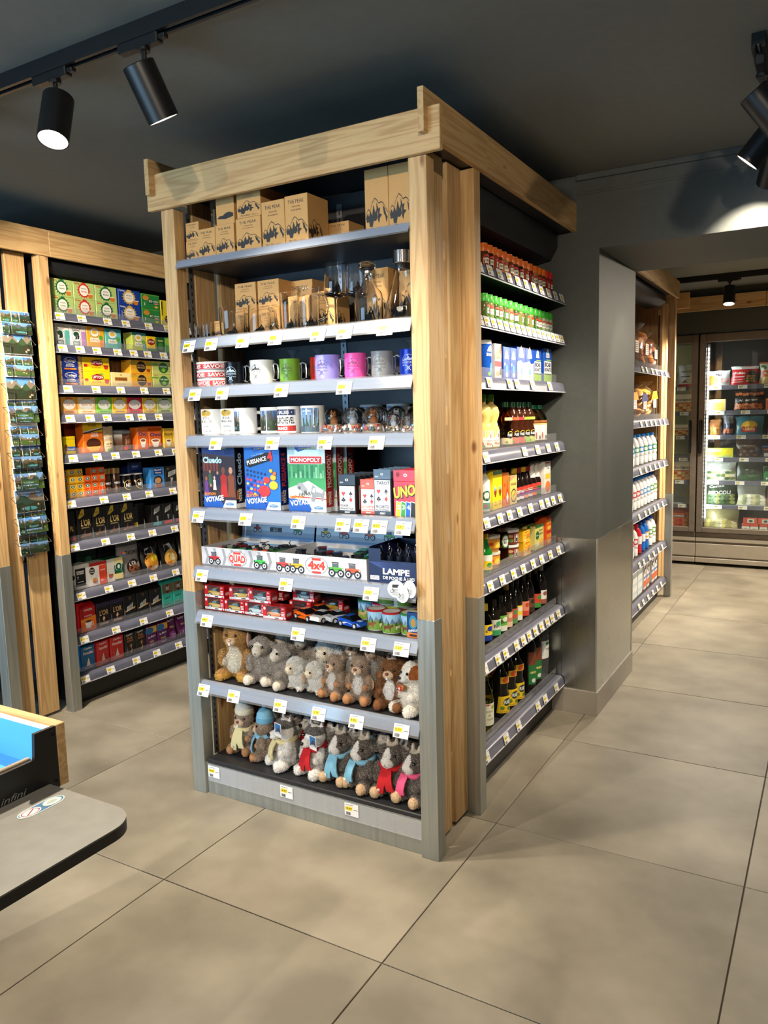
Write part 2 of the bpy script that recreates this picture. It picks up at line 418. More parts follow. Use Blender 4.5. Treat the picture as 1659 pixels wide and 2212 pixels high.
lf = thing('timber_frame', 'pine post-and-slat frame at left carrying the wire postcard rack', 'frame')
p = board('post', -2.262, -2.20, 0, .055, 0, ZB, 'z', lf); s_ = sleeve(-2.262, -2.20, 0, .055, .80, None); s_.parent = p; s_.location = -Vector(p.location)
for y0, y1 in ((.066, .170), (.199, .303)): board('slat', -2.29, -2.268, y0, y1, .012, 2.24, 'z', lf, .003)
p = board('post', -2.25, -2.20, .328, .381, 0, 2.23, 'z', lf); s_ = sleeve(-2.25, -2.20, .328, .381, .80, None); s_.parent = p; s_.location = -Vector(p.location)
board('beam', -3.2, -2.14, -.022, -.001, 2.186, 2.308, 'x', lf, .0025)
for y0, y1 in ((-.048, .382), (.383, 1.442)):
    board('beam', -2.204, -2.186, y0 if y0 > 0 else 0., y1, 2.226, 2.347, 'y', lf, .002)
board('post', -3.24, -3.18, 0, .055, 0, ZB, 'z', lf)
obj('end_panel', MB().box(-3.17, -2.30, .30, .312, .03, 2.23, DARK), lf)
for z in (.14, .45, .80, 1.15, 1.50, 1.85): obj('end_shelf', MB().box(-3.17, -2.30, .03, .299, z-.02, z, DARK, .002), lf)
obj('roof_panel', MB().box(-3.2, -2.206, .06, 1.44, 2.236, 2.25, DARK), lf)

bf = thing('timber_frame', 'pine frame of the milk shelving in the far room', 'frame')
p = board('post', -.046, .002, 4.035, 4.085, 0, 2.25, 'z', bf); s_ = sleeve(-.046, .002, 4.035, 4.085, .80, None); s_.parent = p; s_.location = -Vector(p.location)
board('beam', .0, .019, 2.17, 4.09, 2.245, 2.368, 'y', bf, .002)
board('beam', -1.1, .05, 4.335, 4.357, 2.20, 2.32, 'x', bf, .002)
for y0, y1 in ((4.10, 4.20), (4.225, 4.325)): board('slat', -.12, -.10, y0, y1, .012, 2.24, 'z', bf, .003)
board('slat', -.33, -.12, 4.028, 4.046, .012, 2.24, 'z', bf, .003, 1)
board('slat', -.60, -.40, 4.028, 4.046, .012, 2.24, 'z', bf, .003, 1)
obj('roof_panel', MB().box(-1.0, -.002, 2.17, 4.03, 2.27, 2.285, DARK), bf)
fb = thing('timber_beam', 'long pine beam running above the glass-door coolers', 'beam')
board('beam_length', -3.9, .505, 5.29, 5.312, 2.278, 2.40, 'x', fb, .002); board('beam_length', .508, 2.8, 5.29, 5.312, 2.278, 2.40, 'x', fb, .002)

# ================================================================ ceiling tracks and spotlights
def track(label, x0, x1, y0, y1):
    t = thing('ceiling_track', label, 'light track', ((x0+x1)/2, (y0+y1)/2, ZC-.042))
    w = .018; a = x1-x0; b = y1-y0
    if a > b: m = MB().box(-a/2, a/2, -w, w, .010, .042, BLACK, .001).box(-a/2, a/2, -w, -w*.45, 0, .0105, BLACK).box(-a/2, a/2, w*.45, w, 0, .0105, BLACK); k = MB().box(-a/2, a/2, -.002, .002, .006, .0102, WIRE)
    else: m = MB().box(-w, w, -b/2, b/2, .010, .042, BLACK, .001).box(-w, -w*.45, -b/2, b/2, 0, .0105, BLACK).box(w*.45, w, -b/2, b/2, 0, .0105, BLACK); k = MB().box(-.002, .002, -b/2, b/2, .006, .0102, WIRE)
    obj('channel', m, t); obj('conductor', k, t)
track('black lighting track on the ceiling at upper left', -2.6, 1.3, -.56, -.524)
track('black lighting track on the ceiling at the right edge', .81, .846, .42, 1.36)
track('black lighting track on the far room ceiling above the coolers', -.9, 2.4, 4.58, 4.616)
track('added black lighting track, unseen on the ceiling behind the camera', -2.6, 2.2, -3.2, -3.164)  # unseen track added to carry the extra fill lamps
SM = {}
def spot(x, y, aim, label, along='x', energy=1., blend=.35, ang=62, z=ZC-.042, head=.135):
    t = thing('track_spotlight', label, 'spotlight', (x, y, z), 0, 'black track spotlights')
    ar = 0 if along == 'x' else PI/2
    if 'ad' not in SM:
        SM['ad'] = MB().box(-.085, .06, -.0135, .0135, -.022, .012, BLACK, .003).box(.06, .082, -.009, .009, -.016, -.004, BLACK, .002).mesh('adapter')
        SM['st'] = MB().lathe([(.017, -.030), (.017, -.022), (.011, -.021)], BLACK, 16).box(-.007, .007, -.0035, .0035, -.088, -.028, BLACK, .001).mesh('stem')
        r = .043; h = .07
        SM['ho'] = MB().lathe([(0, h-.012), (r-.006, h-.012), (r-.003, h), (r, h-.002), (r, -h), (r-.003, -h), (r-.003, -h+.035)], BLACK, 28, cap=False).mesh('housing')
        white = col(245, 243, 238, .3)
        SM['re'] = MB().lathe([(r-.003, -h+.001), (r-.009, -h+.028), (.020, -h+.040)], white, 28, cap=False).mesh('reflector')
        SM['la'] = MB().lathe([(0, -h+.038), (.022, -h+.0375)], emit('lamp_disc', (1, .93, .82), 22), 24, cap=False).mesh('lamp')
    a = obj('adapter', SM['ad'], t); a.rotation_euler = (0, 0, ar)
    s_ = obj('stem', SM['st'], t); s_.rotation_euler = (0, 0, ar)
    d = (Vector(aim)-Vector((x, y, z-.1))).normalized()
    q = d.to_track_quat('-Z', 'Y')
    h = obj('housing', SM['ho'], t); h.location = Vector((0, 0, -.100))+d*.03; h.rotation_mode = 'QUATERNION'; h.rotation_quaternion = q
    obj('reflector', SM['re'], h); obj('lamp', SM['la'], h)
    L = bpy.data.lights.new('spot_beam', 'SPOT'); L.energy = SPOT_W*energy; L.color = WARM; L.spot_size = math.radians(ang); L.spot_blend = blend; L.shadow_soft_size = .03
    lo = bpy.data.objects.new('spot_beam', L); COL.objects.link(lo); lo.parent = h; lo.location = (0, 0, -.071)
    return t
spot(-.90, -.542, (-.55, -1.35, 0), 'black track spotlight with its lit mouth showing, left end of the ceiling track', ang=95, blend=.7, energy=1.4)
spot(-.545, -.542, (-.36, .22, .9), 'black track spotlight aimed away at the souvenir shelves, showing its back', energy=.5, ang=85, blend=.8)
spot(.62, -.542, (-.35, .1, .9), 'added black track spotlight, unseen past the upper frame edge, near end of track', energy=.20, ang=75, blend=.8)  # extra lamp out of view, added to brighten the souvenir shelves
spot(.98, -.542, (-.05, .95, 1.0), 'added black track spotlight, unseen past the upper right frame edge, aimed at spices', energy=.34, ang=60, blend=.8)  # added out of view to lift the light on the grocery side
spot(-1.40, -.542, (-2.3, .85, 1.5), 'added black track spotlight, unseen beyond the left frame edge, aimed at tea shelves', energy=.85, ang=75, blend=.8)  # unseen lamp put in to light the tea shelves
spot(-1.75, -.542, (-2.25, .85, .5), 'added unseen black track spotlight farthest left, aimed at the coffee shelves', energy=1.5, ang=80, blend=.8)  # lamp added outside the frame so the coffee shelves get enough light
spot(.828, .56, (1.9, 1.1, .9), 'upper black spotlight at the right edge, turned to the right', 'y', ang=60, energy=.4)
spot(.828, .88, (-.2, .95, 1.15), 'lower black spotlight at the right edge, turned to the spice shelves', 'y', energy=1.15, ang=66, blend=.7)
spot(.828, 1.16, (.52, 2.05, 1.50), 'small dark spotlight at the right edge nearest the wall', 'y', energy=.36, ang=66, blend=.2)
spot(.30, 4.598, (.30, 4.0, 0), 'black spotlight hanging before the far pine beam', ang=110, energy=1.3)
spot(1.25, 4.598, (.0, 3.7, 1.0), 'added black far-room spotlight, unseen beyond the right frame edge, aimed at milk', energy=2.4, ang=62, blend=.8)  # added beyond the frame to brighten the milk shelves
spot(2.0, 4.598, (.9, 3.4, 0), 'added unseen black far-room spotlight farthest right, aimed at the floor', ang=120, energy=1.6)  # unseen lamp added to light the far-room floor
spot(-1.4, -3.182, (-.6, 0, .45), 'added black spotlight, unseen behind the camera, left one', ang=70, energy=1.5, blend=.8)  # fill lamp added behind the view for the lower souvenir shelves
spot(.2, -3.182, (.0, -.9, 0), 'added black spotlight, unseen behind the camera, middle one', ang=100, energy=.85, blend=.8)  # added fill lamp for the foreground floor, not in view
spot(1.6, -3.182, (-.35, 0, 1.95), 'added black spotlight, unseen behind the camera, right one', ang=60, energy=1.4, blend=.8)  # added fill lamp, brightens the front beam from behind the view
# ================================================================ shelving units
TAGS = {}
def tag_mesh(price, w=.056, h=.044, small=False):
    k = (price, w, h)
    if k in TAGS: return TAGS[k]
    m = MB().box(-w/2, w/2, -.0006, .0006, -h/2, h/2, col(244, 244, 246, .35))
    p = Print((-w/2, -.0006, -h/2), (1, 0, 0), (0, 0, 1), mb=m, base=.0002, eps=.00005)
    p.rect(w*.06, w*.56, h*.42, h*.74, YEL)
    p.rect(w*.10, w*.62, h*.86, h*.90, (120, 120, 122)); p.rect(w*.64, w*.94, h*.52, h*.57, (95, 95, 98))
    if small: p.rect(w*.12, w*.48, h*.52, h*.66, (70, 60, 20))
    else: p.text(price, w*.10, h*.50, h*.17, (40, 36, 20), 'l', w*.36); p.text('€', w*.49, h*.60, h*.09, (40, 36, 20), 'l')
    x = .10
    for i in range(9 if not small else 5):
        ww = (.012, .026, .018, .03, .012, .022, .034, .014, .02)[i] if not small else .04
        p.rect(w*x, w*(x+ww), h*.06, h*.30, (60, 60, 64)); x += ww+(.017 if not small else .03)
    TAGS[k] = p.mesh('price_tag'); return TAGS[k]
class Rack:
    def __init__(s, name, label, org, rz, length, depth, back=True):
        s.o = Vector(org); s.rz = rz; s.len = length; s.dep = depth; s.sh = {}
        s.t = thing(name, label, 'shelving', org, rz); s.T = Matrix.Translation(org) @ Matrix.Rotation(rz, 4, 'Z')
        if back: obj('back_panel', MB().box(0, length, depth, depth+.012, .03, 2.232, DARK), s.t)
    def w(s, x, y, z): return s.T @ Vector((x, y, z))
    def shelf(s, k, z, rail=None, guard=False, x0=0., x1=None, tags=(), tw=.056, th=.044, small=False, railh=.042, depth=None):
        x1 = x1 if x1 is not None else s.len; d = depth or s.dep
        sh = obj('shelf', MB().box(x0+.004, x1-.004, .02, d-.002, z-.022, z-.0005, DARK, .0015), s.t); s.sh[k] = z
        if rail == 'pale':
            pr = [(.021, z), (.014, z+.001), (.004, z-.003), (-.011, z-railh), (-.008, z-railh), (.006, z-.009), (.021, z-.006)]
            obj('price_rail', MB().prism(pr, 'x', x0, x1, RAILW), sh)
            pr = [(.0155, z+.003), (.0025, z-.001), (-.0140, z-railh-.006), (-.0155, z-railh-.006), (.001, z), (.0155, z+.0042)]
            obj('clear_cover', MB().prism(pr, 'x', x0-.003, x1+.003, GUARD), sh)
        elif rail == 'grey':
            pr = [(.022, z), (.008, z), (-.002, z-.004), (-.009, z-.014), (-.012, z-.026), (-.0145, z-railh), (-.0105, z-railh), (-.007, z-.024), (-.002, z-.012), (.022, z-.006)]
            obj('price_rail', MB().prism(pr, 'x', x0, x1, RAILB), sh)
            obj('rail_lip', MB().box(x0, x1, -.0175, -.0125, z-railh-.003, z-railh+.0005, col(205, 205, 212, .3)), sh)
        if guard: obj('clear_guard', MB().box(x0+.006, x1-.006, .0245, .0262, z, z+guard, GUARD), sh)
        for lx, price in tags:
            t = obj('price_tag', tag_mesh(price, tw, th, small), sh)
            if rail == 'pale': t.location = (lx, -.0105, z-.030); t.rotation_euler = (-.36, 0, 0)
            elif rail == 'grey': t.location = (lx, -.0152, z-.022); t.rotation_euler = (-.28, 0, 0)
            else: t.location = (lx, -.012, z-.03)
        return sh
    def put(s, name, label, cat, x, y, k, parts, group=None, rz=0., dz=0., rot=None):
        z = s.sh[k] if not isinstance(k, float) else k
        return thing(name, label, cat, s.w(x, y, z+dz), s.rz+rz, group, parts, rot=(rot[0], rot[1], s.rz+rot[2]) if rot else None)
def upright(par, x, y, z0, z1, facing='y', w=.012):
    m = MB(); G = col(128, 130, 134, .35, .7); n = int((z1-z0)/.026)
    if facing == 'y':
        m.box(x-w, x+w, y-.004, y, z0, z1, G)
        for i in range(n): m.box(x-.003, x+.003, y-.0045, y-.0042, z0+.01+i*.026, z0+.022+i*.026, BLACK)
    else:
        m.box(x-.002, x+.002, y-w, y+w, z0, z1, G)
        sx = .0023 if facing == '+x' else -.0023
        for i in range(n): m.box(min(x+sx, x+sx*1.1), max(x+sx, x+sx*1.1), y-.003, y+.003, z0+.01+i*.026, z0+.022+i*.026, BLACK)
    return obj('upright', m, par)

# ---- souvenir shelves at the front of the island
SV = Rack('souvenir_shelving', 'dark metal souvenir shelves with pale rails, facing the camera', (-1.0, 0, 0), 0, .940, .345)
PR = {1: (2.008, ()), 2: (1.732, ((.045, '6,80'), (.150, '10,90'), (.294, '11,60'), (.434, '12,50'), (.606, '16,10'), (.708, '17,80'), (.856, '32,90'))),
      3: (1.560, ((.060, '8,20'), (.190, '9,80'), (.450, '9,80'), (.700, '9,80'))),
      4: (1.385, ((.148, '7,95'), (.402, '7,95'), (.618, '6,90'), (.814, '4,95'))),
      5: (1.118, ((.044, '16,95'), (.268, '16,50'), (.498, '16,95'), (.678, '4,99'), (.748, '2,99'), (.816, '4,50'), (.902, '18,90'))),
      6: (.898, ((.046, '5,90'), (.435, '5,90'), (.778, '3,50'))),
      7: (.727, ((.058, '4,45'), (.478, '5,90'), (.762, '6,90'), (.886, '2,50'))),
      8: (.453, ((.022, '15,80'), (.170, '13,70'), (.386, '13,70'), (.552, '13,70'), (.706, '9,95'), (.878, '13,70')))}
for k, (z, tg) in PR.items():
    SV.shelf(k, z, 'pale', tags=tg, railh=.028 if k == 1 else .037)
    SV.sh[k] = z
b = obj('base_tray', MB().box(.002, .938, .008, .34, .122, .140, DARK, .003), SV.t); SV.sh[9] = .140
kp = obj('kick_plate', MB().box(-.005, .945, .012, .022, 0, .121, STEEL, .001), SV.t)
obj('label_strip', MB().box(.004, .936, .008, .0105, .052, .118, clear('clear_label_strip', (.97, .97, .98), .15, .25)), kp)
for lx, pv in ((.035, '14,90'), (.384, '14,90'), (.664, '14,90')):
    t = obj('price_tag', tag_mesh(pv), kp); t.location = (lx, .0068, .092)
upright(SV.t, .475, .3448, .15, 2.2); upright(SV.t, -.003, .068, .14, 2.18, '+x', .010); upright(SV.t, .937, .068, .14, 2.18, '-x', .010)

# ---- grocery shelves on the right side of the island
RZ = PI/2
GR = Rack('grocery_shelving', 'dark metal grocery shelves with blue-grey rails on the island right side', (-.042, .392, 0), RZ, 1.040, .46)
gz = {1: 1.963, 2: 1.783, 3: 1.570, 4: 1.303, 5: 1.065, 6: .824, 7: .523, 8: .176}
gt = {1: 11, 2: 16, 3: (.14, .34, .42, .60, .82), 4: (.03, .10, .50, .66, .80, .92), 5: (.10, .23, .33, .44, .57, .71, .79, .87, .97),
      6: (.02, .13, .25, .37, .48, .60, .71, .83, .95), 7: (.02, .07, .20, .28, .40, .48, .55, .63, .71, .79, .86, .95), 8: (.08, .28, .42, .66, .76, .92)}
for k, z in gz.items():
    q = gt[k]; n = q if isinstance(q, int) else 0
    xs = [.06+i*(.93/(n-1)) for i in range(n)] if n else list(q)
    pv = ['1,%02d' % rnd.choice((9, 25, 39, 49, 65, 79, 95)) if rnd.random() < .5 else '2,%02d' % rnd.choice((15, 35, 59, 89)) for _ in xs]
    GR.shelf(k, z, 'grey', guard=.036 if k > 2 else False, tags=tuple(zip(xs, pv)), tw=.05, th=.038, railh=.044)
obj('kick_plate', MB().box(0, 1.04, .045, .06, 0, .13, DARK), GR.t)
obj('light_canopy', MB().prism([(.02, 2.232), (.02, 2.17), (.05, 2.12), (.16, 2.10), (.17, 2.13), (.07, 2.16), (.05, 2.232)], 'x', .01, 1.03, DARK), GR.t)

# ---- tea and coffee shelves at left
TE = Rack('tea_and_coffee_shelving', 'dark metal tea and coffee shelves with blue-grey rails at left', (-2.238, .390, 0), RZ, 1.045, .46)
tz = {1: 1.982, 2: 1.829, 3: 1.632, 4: 1.488, 5: 1.289, 6: 1.065, 7: .846, 8: .593, 9: .365, 10: .160}
for k, z in tz.items():
    n = (7, 9, 6, 8, 7, 6, 6, 6, 5, 6)[k-1]
    xs = [.055+i*(.98/n)+rnd.uniform(-.02, .02) for i in range(n)]
    pv = ['%d,%02d' % (rnd.choice((2, 3, 4, 5)), rnd.choice((15, 35, 49, 61, 79, 95))) for _ in xs]
    TE.shelf(k, z, 'grey', guard=.030 if k != 4 else .022, tags=tuple(zip(xs, pv)), tw=.052, th=.036, railh=.042)
obj('kick_plate', MB().box(0, 1.045, .045, .06, 0, .12, BLACK), TE.t)
obj('light_canopy', MB().prism([(.02, 2.230), (.02, 2.195), (.05, 2.168), (.16, 2.155), (.17, 2.175), (.07, 2.19), (.05, 2.230)], 'x', .01, 1.03, DARK), TE.t)
obj('side_panel', MB().box(-.004, .0, .06, .45, .02, 2.23, DARK), TE.t)

# ---- milk and bread shelves in the far room
MK = Rack('milk_shelving', 'dark metal bread and milk shelves beyond the pier', (-.042, 2.20, 0), RZ, 1.815, .44)
mz = {1: 1.715, 2: 1.368, 3: 1.062, 4: .765, 5: .44, 6: .160}
for k, z in mz.items():
    xs = [.86+i*.155+rnd.uniform(-.02, .02) for i in range(6)]
    MK.shelf(k, z, 'grey', guard=.036 if k < 3 else False, tags=[(x, '%d' % k) for x in xs], tw=.05, th=.038, small=True, railh=.044)
obj('kick_plate', MB().box(0, 1.81, .045, .06, 0, .11, DARK), MK.t)
obj('light_canopy', MB().prism([(.02, 2.262), (.02, 2.22), (.06, 2.19), (.16, 2.18), (.17, 2.20), (.08, 2.215), (.05, 2.262)], 'x', .01, 1.80, DARK), MK.t)
# ================================================================ product builders
MC = {}
def cached(k, fn):
    if k not in MC: MC[k] = fn()
    return MC[k]
def carton(key, w, d, h, c, front=None, side=None, top=None, b=.0012, rough=.4):
    def body():
        return MB().box(-w/2, w/2, 0, d, 0, h, col(*c, rough), b).mesh('carton')
    parts = [('carton', cached(('cb', w, d, h, c, rough), body))]
    if front: parts.append(('front_print', cached(('cf', key), lambda: front(Print((-w/2, 0, 0), (1, 0, 0), (0, 0, 1)), w, h).mesh('front_print'))))
    if side: parts.append(('side_print', cached(('cs', key), lambda: side(Print((w/2, 0, 0), (0, 1, 0), (0, 0, 1)), d, h).mesh('side_print'))))
    return parts
def mountain(p, x0, x1, z0, z1, c):
    """black line drawing of a jagged massif"""
    w = x1-x0; h = z1-z0
    def pt(a, b): return (x0+a*w, z0+b*h)
    ridge = [(0, .42), (.12, .66), (.2, .58), (.32, .86), (.42, 1.), (.52, .92), (.6, .80), (.72, .84), (.8, .78), (.9, .6), (1, .45)]
    t = .022*h
    for (a, b_), (c_, d) in zip(ridge, ridge[1:]):
        p.poly([pt(a, b_-.02), pt(c_, d-.02), pt(c_, d+.02), pt(a, b_+.02)], c)
    p.poly([pt(.02, .36), pt(.1, .52), pt(.16, .40), pt(.22, .60), pt(.30, .42), pt(.36, .78), pt(.44, .50), pt(.50, .62), pt(.54, .34), pt(.46, .22), pt(.36, .24), pt(.30, .02), pt(.18, .06), pt(.16, .22), pt(.06, .20)], c)
    p.poly([pt(.50, .84), pt(.58, .62), pt(.66, .66), pt(.62, .46), pt(.74, .40), pt(.64, .30), pt(.60, .12), pt(.54, .26), pt(.56, .46), pt(.50, .60)], c)
    p.poly([pt(.78, .72), pt(.86, .60), pt(.92, .40), pt(.98, .30), pt(.92, .12), pt(.88, .34), pt(.82, .42)], c)
INK = (40, 40, 40, .6)
KRAFT = (198, 152, 92)
def peak_box(key, w, d, h, sub='GLASS', n=1, blank=False):
    def front(p, w, h):
        for i in range(n):
            a = w*i/n; ww = w/n
            if not blank:
                p.text('THE PEAK', a+ww/2, h*.83, h*.075, INK, w=ww*.70, bold=0)
                p.text('A MOUNTAIN', a+ww/2, h*.75, h*.03, INK, w=ww*.36, bold=0); p.text('IN YOUR '+sub, a+ww/2, h*.68, h*.03, INK, w=ww*.44, bold=0)
                p.text('Mont Blanc', a+ww*.36, h*.05, h*.05, INK, w=ww*.40, bold=0); p.text('4810 m', a+ww*.75, h*.05, h*.035, INK, w=ww*.26, bold=0)
            mountain(p, a+ww*.02, a+ww*.98, h*.12, h*.56, INK)
        return p
    def side(p, w, h):
        mountain(p, w*.0, w*.7, h*.10, h*.5, INK); return p
    return carton(key, w, d, h, KRAFT, front, side, rough=.7)
def mini_peak(w, d, h):
    def front(p, w, h):
        p.poly([(w*.05, h*.25), (w*.2, h*.34), (w*.35, h*.33), (w*.55, h*.42), (w*.75, h*.44), (w*.95, h*.38), (w*.95, h*.26), (w*.5, h*.20)], INK); return p
    return carton(('minipeak', w), w, d, h, KRAFT, front, rough=.7)
# ---------------- shelf 1: kraft gift boxes
G1 = 'kraft gift boxes'
def kb(label, x, y, k, w, d, h, sub='GLASS', dz=0., rz=0., n=1, blank=False):
    SV.put('gift_box', label, 'box', x, y, k, peak_box((w, d, h, sub, n, blank), w, d, h, sub, n, blank), G1, rz, dz)
kb('small kraft gift box, lower of the pair at the left end of top shelf', .035, .045, 1, .062, .062, .070, 'SHOT')
kb('small kraft gift box, upper of the pair at the left end of top shelf', .036, .047, 1, .062, .062, .064, 'SHOT', .0705)
kb('square kraft gift box beside the small pair on the top shelf', .104, .045, 1, .079, .085, .104)
kb('square kraft gift box left of the stacked mug boxes, top shelf', .188, .045, 1, .085, .085, .106)
kb('wide kraft mug box under another box on the top shelf', .294, .045, 1, .108, .10, .114, 'MUG')
kb('wide kraft mug box lying on top of another on the top shelf', .300, .045, 1, .104, .16, .096, 'MUG', .1145)
SV.put('gift_box', 'kraft box with small printed skyline stacked high on the top shelf', 'box', .186, .055, 1, mini_peak(.082, .06, .094), G1, 0, .1065)
kb('tall kraft beer mug box, left of the two in top shelf middle', .402, .045, 1, .096, .10, .152, 'BEER MUG')
kb('tall kraft beer mug box, right of the two in top shelf middle', .498, .045, 1, .092, .12, .156, 'BEER MUG')
kb('tallest kraft box, left of the pair at the right end of top shelf', .772, .10, 1, .086, .11, .205, 'DECANTER', blank=True)
kb('tallest kraft box, right of the pair at the right end of top shelf', .8595, .10, 1, .086, .11, .205, 'DECANTER', blank=True)
kb('kraft gift box in shade behind the tall beer mug boxes, top shelf', .57, .18, 1, .09, .1, .085, 'MUG')
# ---------------- shelf 2: boxes behind, glassware in front
kb('kraft glass box at left of glassware shelf, upper of its stack', .168, .165, 2, .098, .09, .098, 'GLASS', .1035)
kb('kraft glass box at left of glassware shelf, lower of its stack', .168, .163, 2, .098, .09, .103, 'GLASS')
kb('kraft glass box second from left on glassware shelf, upper of stack', .274, .165, 2, .096, .10, .098, 'GLASS', .1035)
kb('kraft glass box second from left on glassware shelf, lower of stack', .274, .163, 2, .096, .10, .103, 'MUG')
kb('kraft box behind the tall thin glass on glassware shelf', .43, .135, 2, .094, .095, .128, 'GLASS')
kb('kraft box behind the beer mug on glassware shelf', .53, .135, 2, .094, .095, .132, 'BEER MUG')
kb('kraft box deep in shade at the back of glassware shelf', .36, .24, 2, .11, .09, .20, 'MUG')
kb('kraft box behind the stoppered decanter on glassware shelf', .725, .17, 2, .085, .09, .19, 'WHISKY DECANTER')
kb('tall kraft box behind the conical carafe on glassware shelf', .85, .18, 2, .10, .11, .235, 'DECANTER')
SV.put('gift_box', 'tiny kraft shot glass box beside tumbler, glassware shelf', 'box', .112, .075, 2, peak_box('tiny', .042, .042, .062, 'SHOT'), G1)
G2 = 'mountain glassware'
def peakin(m, r, h, z0=.004):
    pts = [(-.9, 0), (-.4, .5), (-.15, .38), (.1, 1), (.35, .55), (.6, .62), (.9, 0)]
    for k in range(5):
        a = k*1.26; M = Matrix.Translation((math.cos(a)*r*.25, math.sin(a)*r*.25, z0))
        m.lathe([(r*.55, 0), (r*.3, h*.5*(1 if k else 1.2)), (0, h*(1. if k == 0 else .7-.06*k))], GLASS, 6, T=M)
def tumbler(r0, r1, h, t=.0022, floor=.006):
    m = MB(); m.lathe([(r0*.96, 0), (r0, .003), (r1, h), (r1-t, h), (r0-t, floor), (0, floor)], GLASS, 28)
    peakin(m, r0*.8, h*.32, floor+.0005); return m
def loop(m, x, z0, z1, out, r, mat, seg=6):
    pts = []
    for i in range(11):
        a = -PI/2+PI*i/10; pts.append((x+out*math.cos(a)**.6 if math.cos(a) > 1e-6 else x, 0, (z0+z1)/2+(z1-z0)/2*math.sin(a)))
    m.tube(pts, r, mat, seg); return m
for i, x in enumerate((.030, .056, .082)):
    SV.put('shot_glass', 'clear shot glass, %s from left on glassware shelf' % ORD[i+1], 'glass', x, .055+.012*(i % 2), 2, [('glass', cached('shot', lambda: tumbler(.0115, .013, .058).mesh('glass')))], G2)
SV.put('tumbler', 'wide clear tumbler with a glass peak inside, near the left of glassware shelf', 'glass', .178, .075, 2, [('glass', tumbler(.044, .046, .100))], G2)
def gmug(r, h, lo):
    m = tumbler(r*1.0, r*.92, h); return m
def ghandle(r, z0, z1, out):
    m = MB(); loop(m, r-.002, z0, z1, out, .0042, GLASS, 8); return m
SV.put('glass_mug', 'squat clear glass mug with handle, middle left of glassware shelf', 'mug', .297, .080, 2, [('cup', tumbler(.041, .037, .100)), ('handle', ghandle(.040, .022, .085, .034))], G2)
SV.put('tall_glass', 'tall thin clear glass left of the beer mug', 'glass', .428, .080, 2, [('glass', tumbler(.030, .032, .128))], G2)
SV.put('beer_mug', 'tall clear glass beer mug with handle, middle of glassware shelf', 'mug', .506, .085, 2, [('cup', tumbler(.036, .037, .142)), ('handle', ghandle(.037, .03, .115, .042))], G2)
def wine(h=.202):
    m = MB(); m.lathe([(.034, 0), (.034, .002), (.006, .006), (.0035, .02), (.0035, .090), (.010, .095), (.030, .098), (.0385, .106), (.0395, .118), (.0335, h), (.032, h), (.0375, .118), (.035, .108), (0, .104)], GLASS, 28)
    peakin(m, .028, .044, .1045); return m
wm = cached('wine', lambda: wine().mesh('glass'))
SV.put('wine_glass', 'front stemmed wine glass with a peak in its bowl', 'glass', .622, .078, 2, [('glass', wm)], G2)
SV.put('wine_glass', 'stemmed wine glass standing behind the front one', 'glass', .670, .128, 2, [('glass', wm)], G2)
m = MB(); m.lathe([(.044, 0), (.046, .004), (.046, .085), (.043, .100), (.022, .122), (.0145, .135), (.0145, .155), (.0165, .157), (.0145, .158), (.0125, .156), (.0125, .136), (.020, .120), (.041, .098), (.0435, .085), (.0435, .007), (0, .007)], GLASS, 24); peakin(m, .034, .05, .008)
SV.put('decanter', 'square-shouldered glass decanter with a faceted stopper', 'decanter', .742, .085, 2, [('bottle', m), ('stopper', MB().lathe([(.011, .146), (.011, .160), (.014, .162), (.016, .168), (.028, .178), (.029, .188), (.024, .194), (0, .195)], GLASS, 10).lathe([(.0165, .1585), (.0165, .166), (0, .166)], CHROME, 16))], G2)
m = MB(); m.lathe([(.061, 0), (.064, .006), (.055, .05), (.032, .125), (.024, .150), (.022, .168), (.0205, .168), (.0225, .149), (.030, .124), (.0525, .05), (.060, .008), (0, .007)], GLASS, 28); peakin(m, .045, .07, .008)
SV.put('carafe', 'conical glass carafe with a steel pouring collar at the right', 'carafe', .866, .090, 2, [('bottle', m), ('collar', MB().lathe([(.0235, .158), (.025, .172), (.028, .176)], BLACK, 24).lathe([(.0285, .176), (.030, .178), (.030, .214), (.027, .214), (.024, .18), (0, .178)], CHROME, 28))], G2)
# ---------------- shelf 3: bowls and camping mugs
BADGE = (45, 45, 48)
def badge(p, c, s=1., ink=BADGE):
    """round resort badge: arc, peaks, name and crossed skis"""
    p.ring(0, .046, .021*s, .0198*s, ink, 22, a0=0, a1=PI)
    p.poly([(-.0195*s, .046), (-.011*s, .056), (-.007*s, .052), (0, .062), (.006*s, .053), (.010*s, .057), (.0195*s, .046), (.008*s, .049), (.003*s, .047), (-.004*s, .050), (-.010*s, .047)], ink)
    p.oval(-.002, .064, .0024, .0028, ink)
    p.text('COURCHEVEL', 0, .0385, .0062*s, ink, w=.043*s, bold=0.01)
    p.text('FRENCH', -.0135*s, .031, .0038*s, ink, w=.013*s, bold=0); p.text('ALPS', .0145*s, .029, .0038*s, ink, w=.010*s, bold=0)
    p.ring(0, .025, .0052*s, .0040*s, ink, 14); p.poly([(-.009, .034), (.008, .016), (.0095, .0165), (-.0075, .0345)], ink); p.poly([(.009, .034), (-.008, .016), (-.0095, .0165), (.0075, .0345)], ink)
    return p
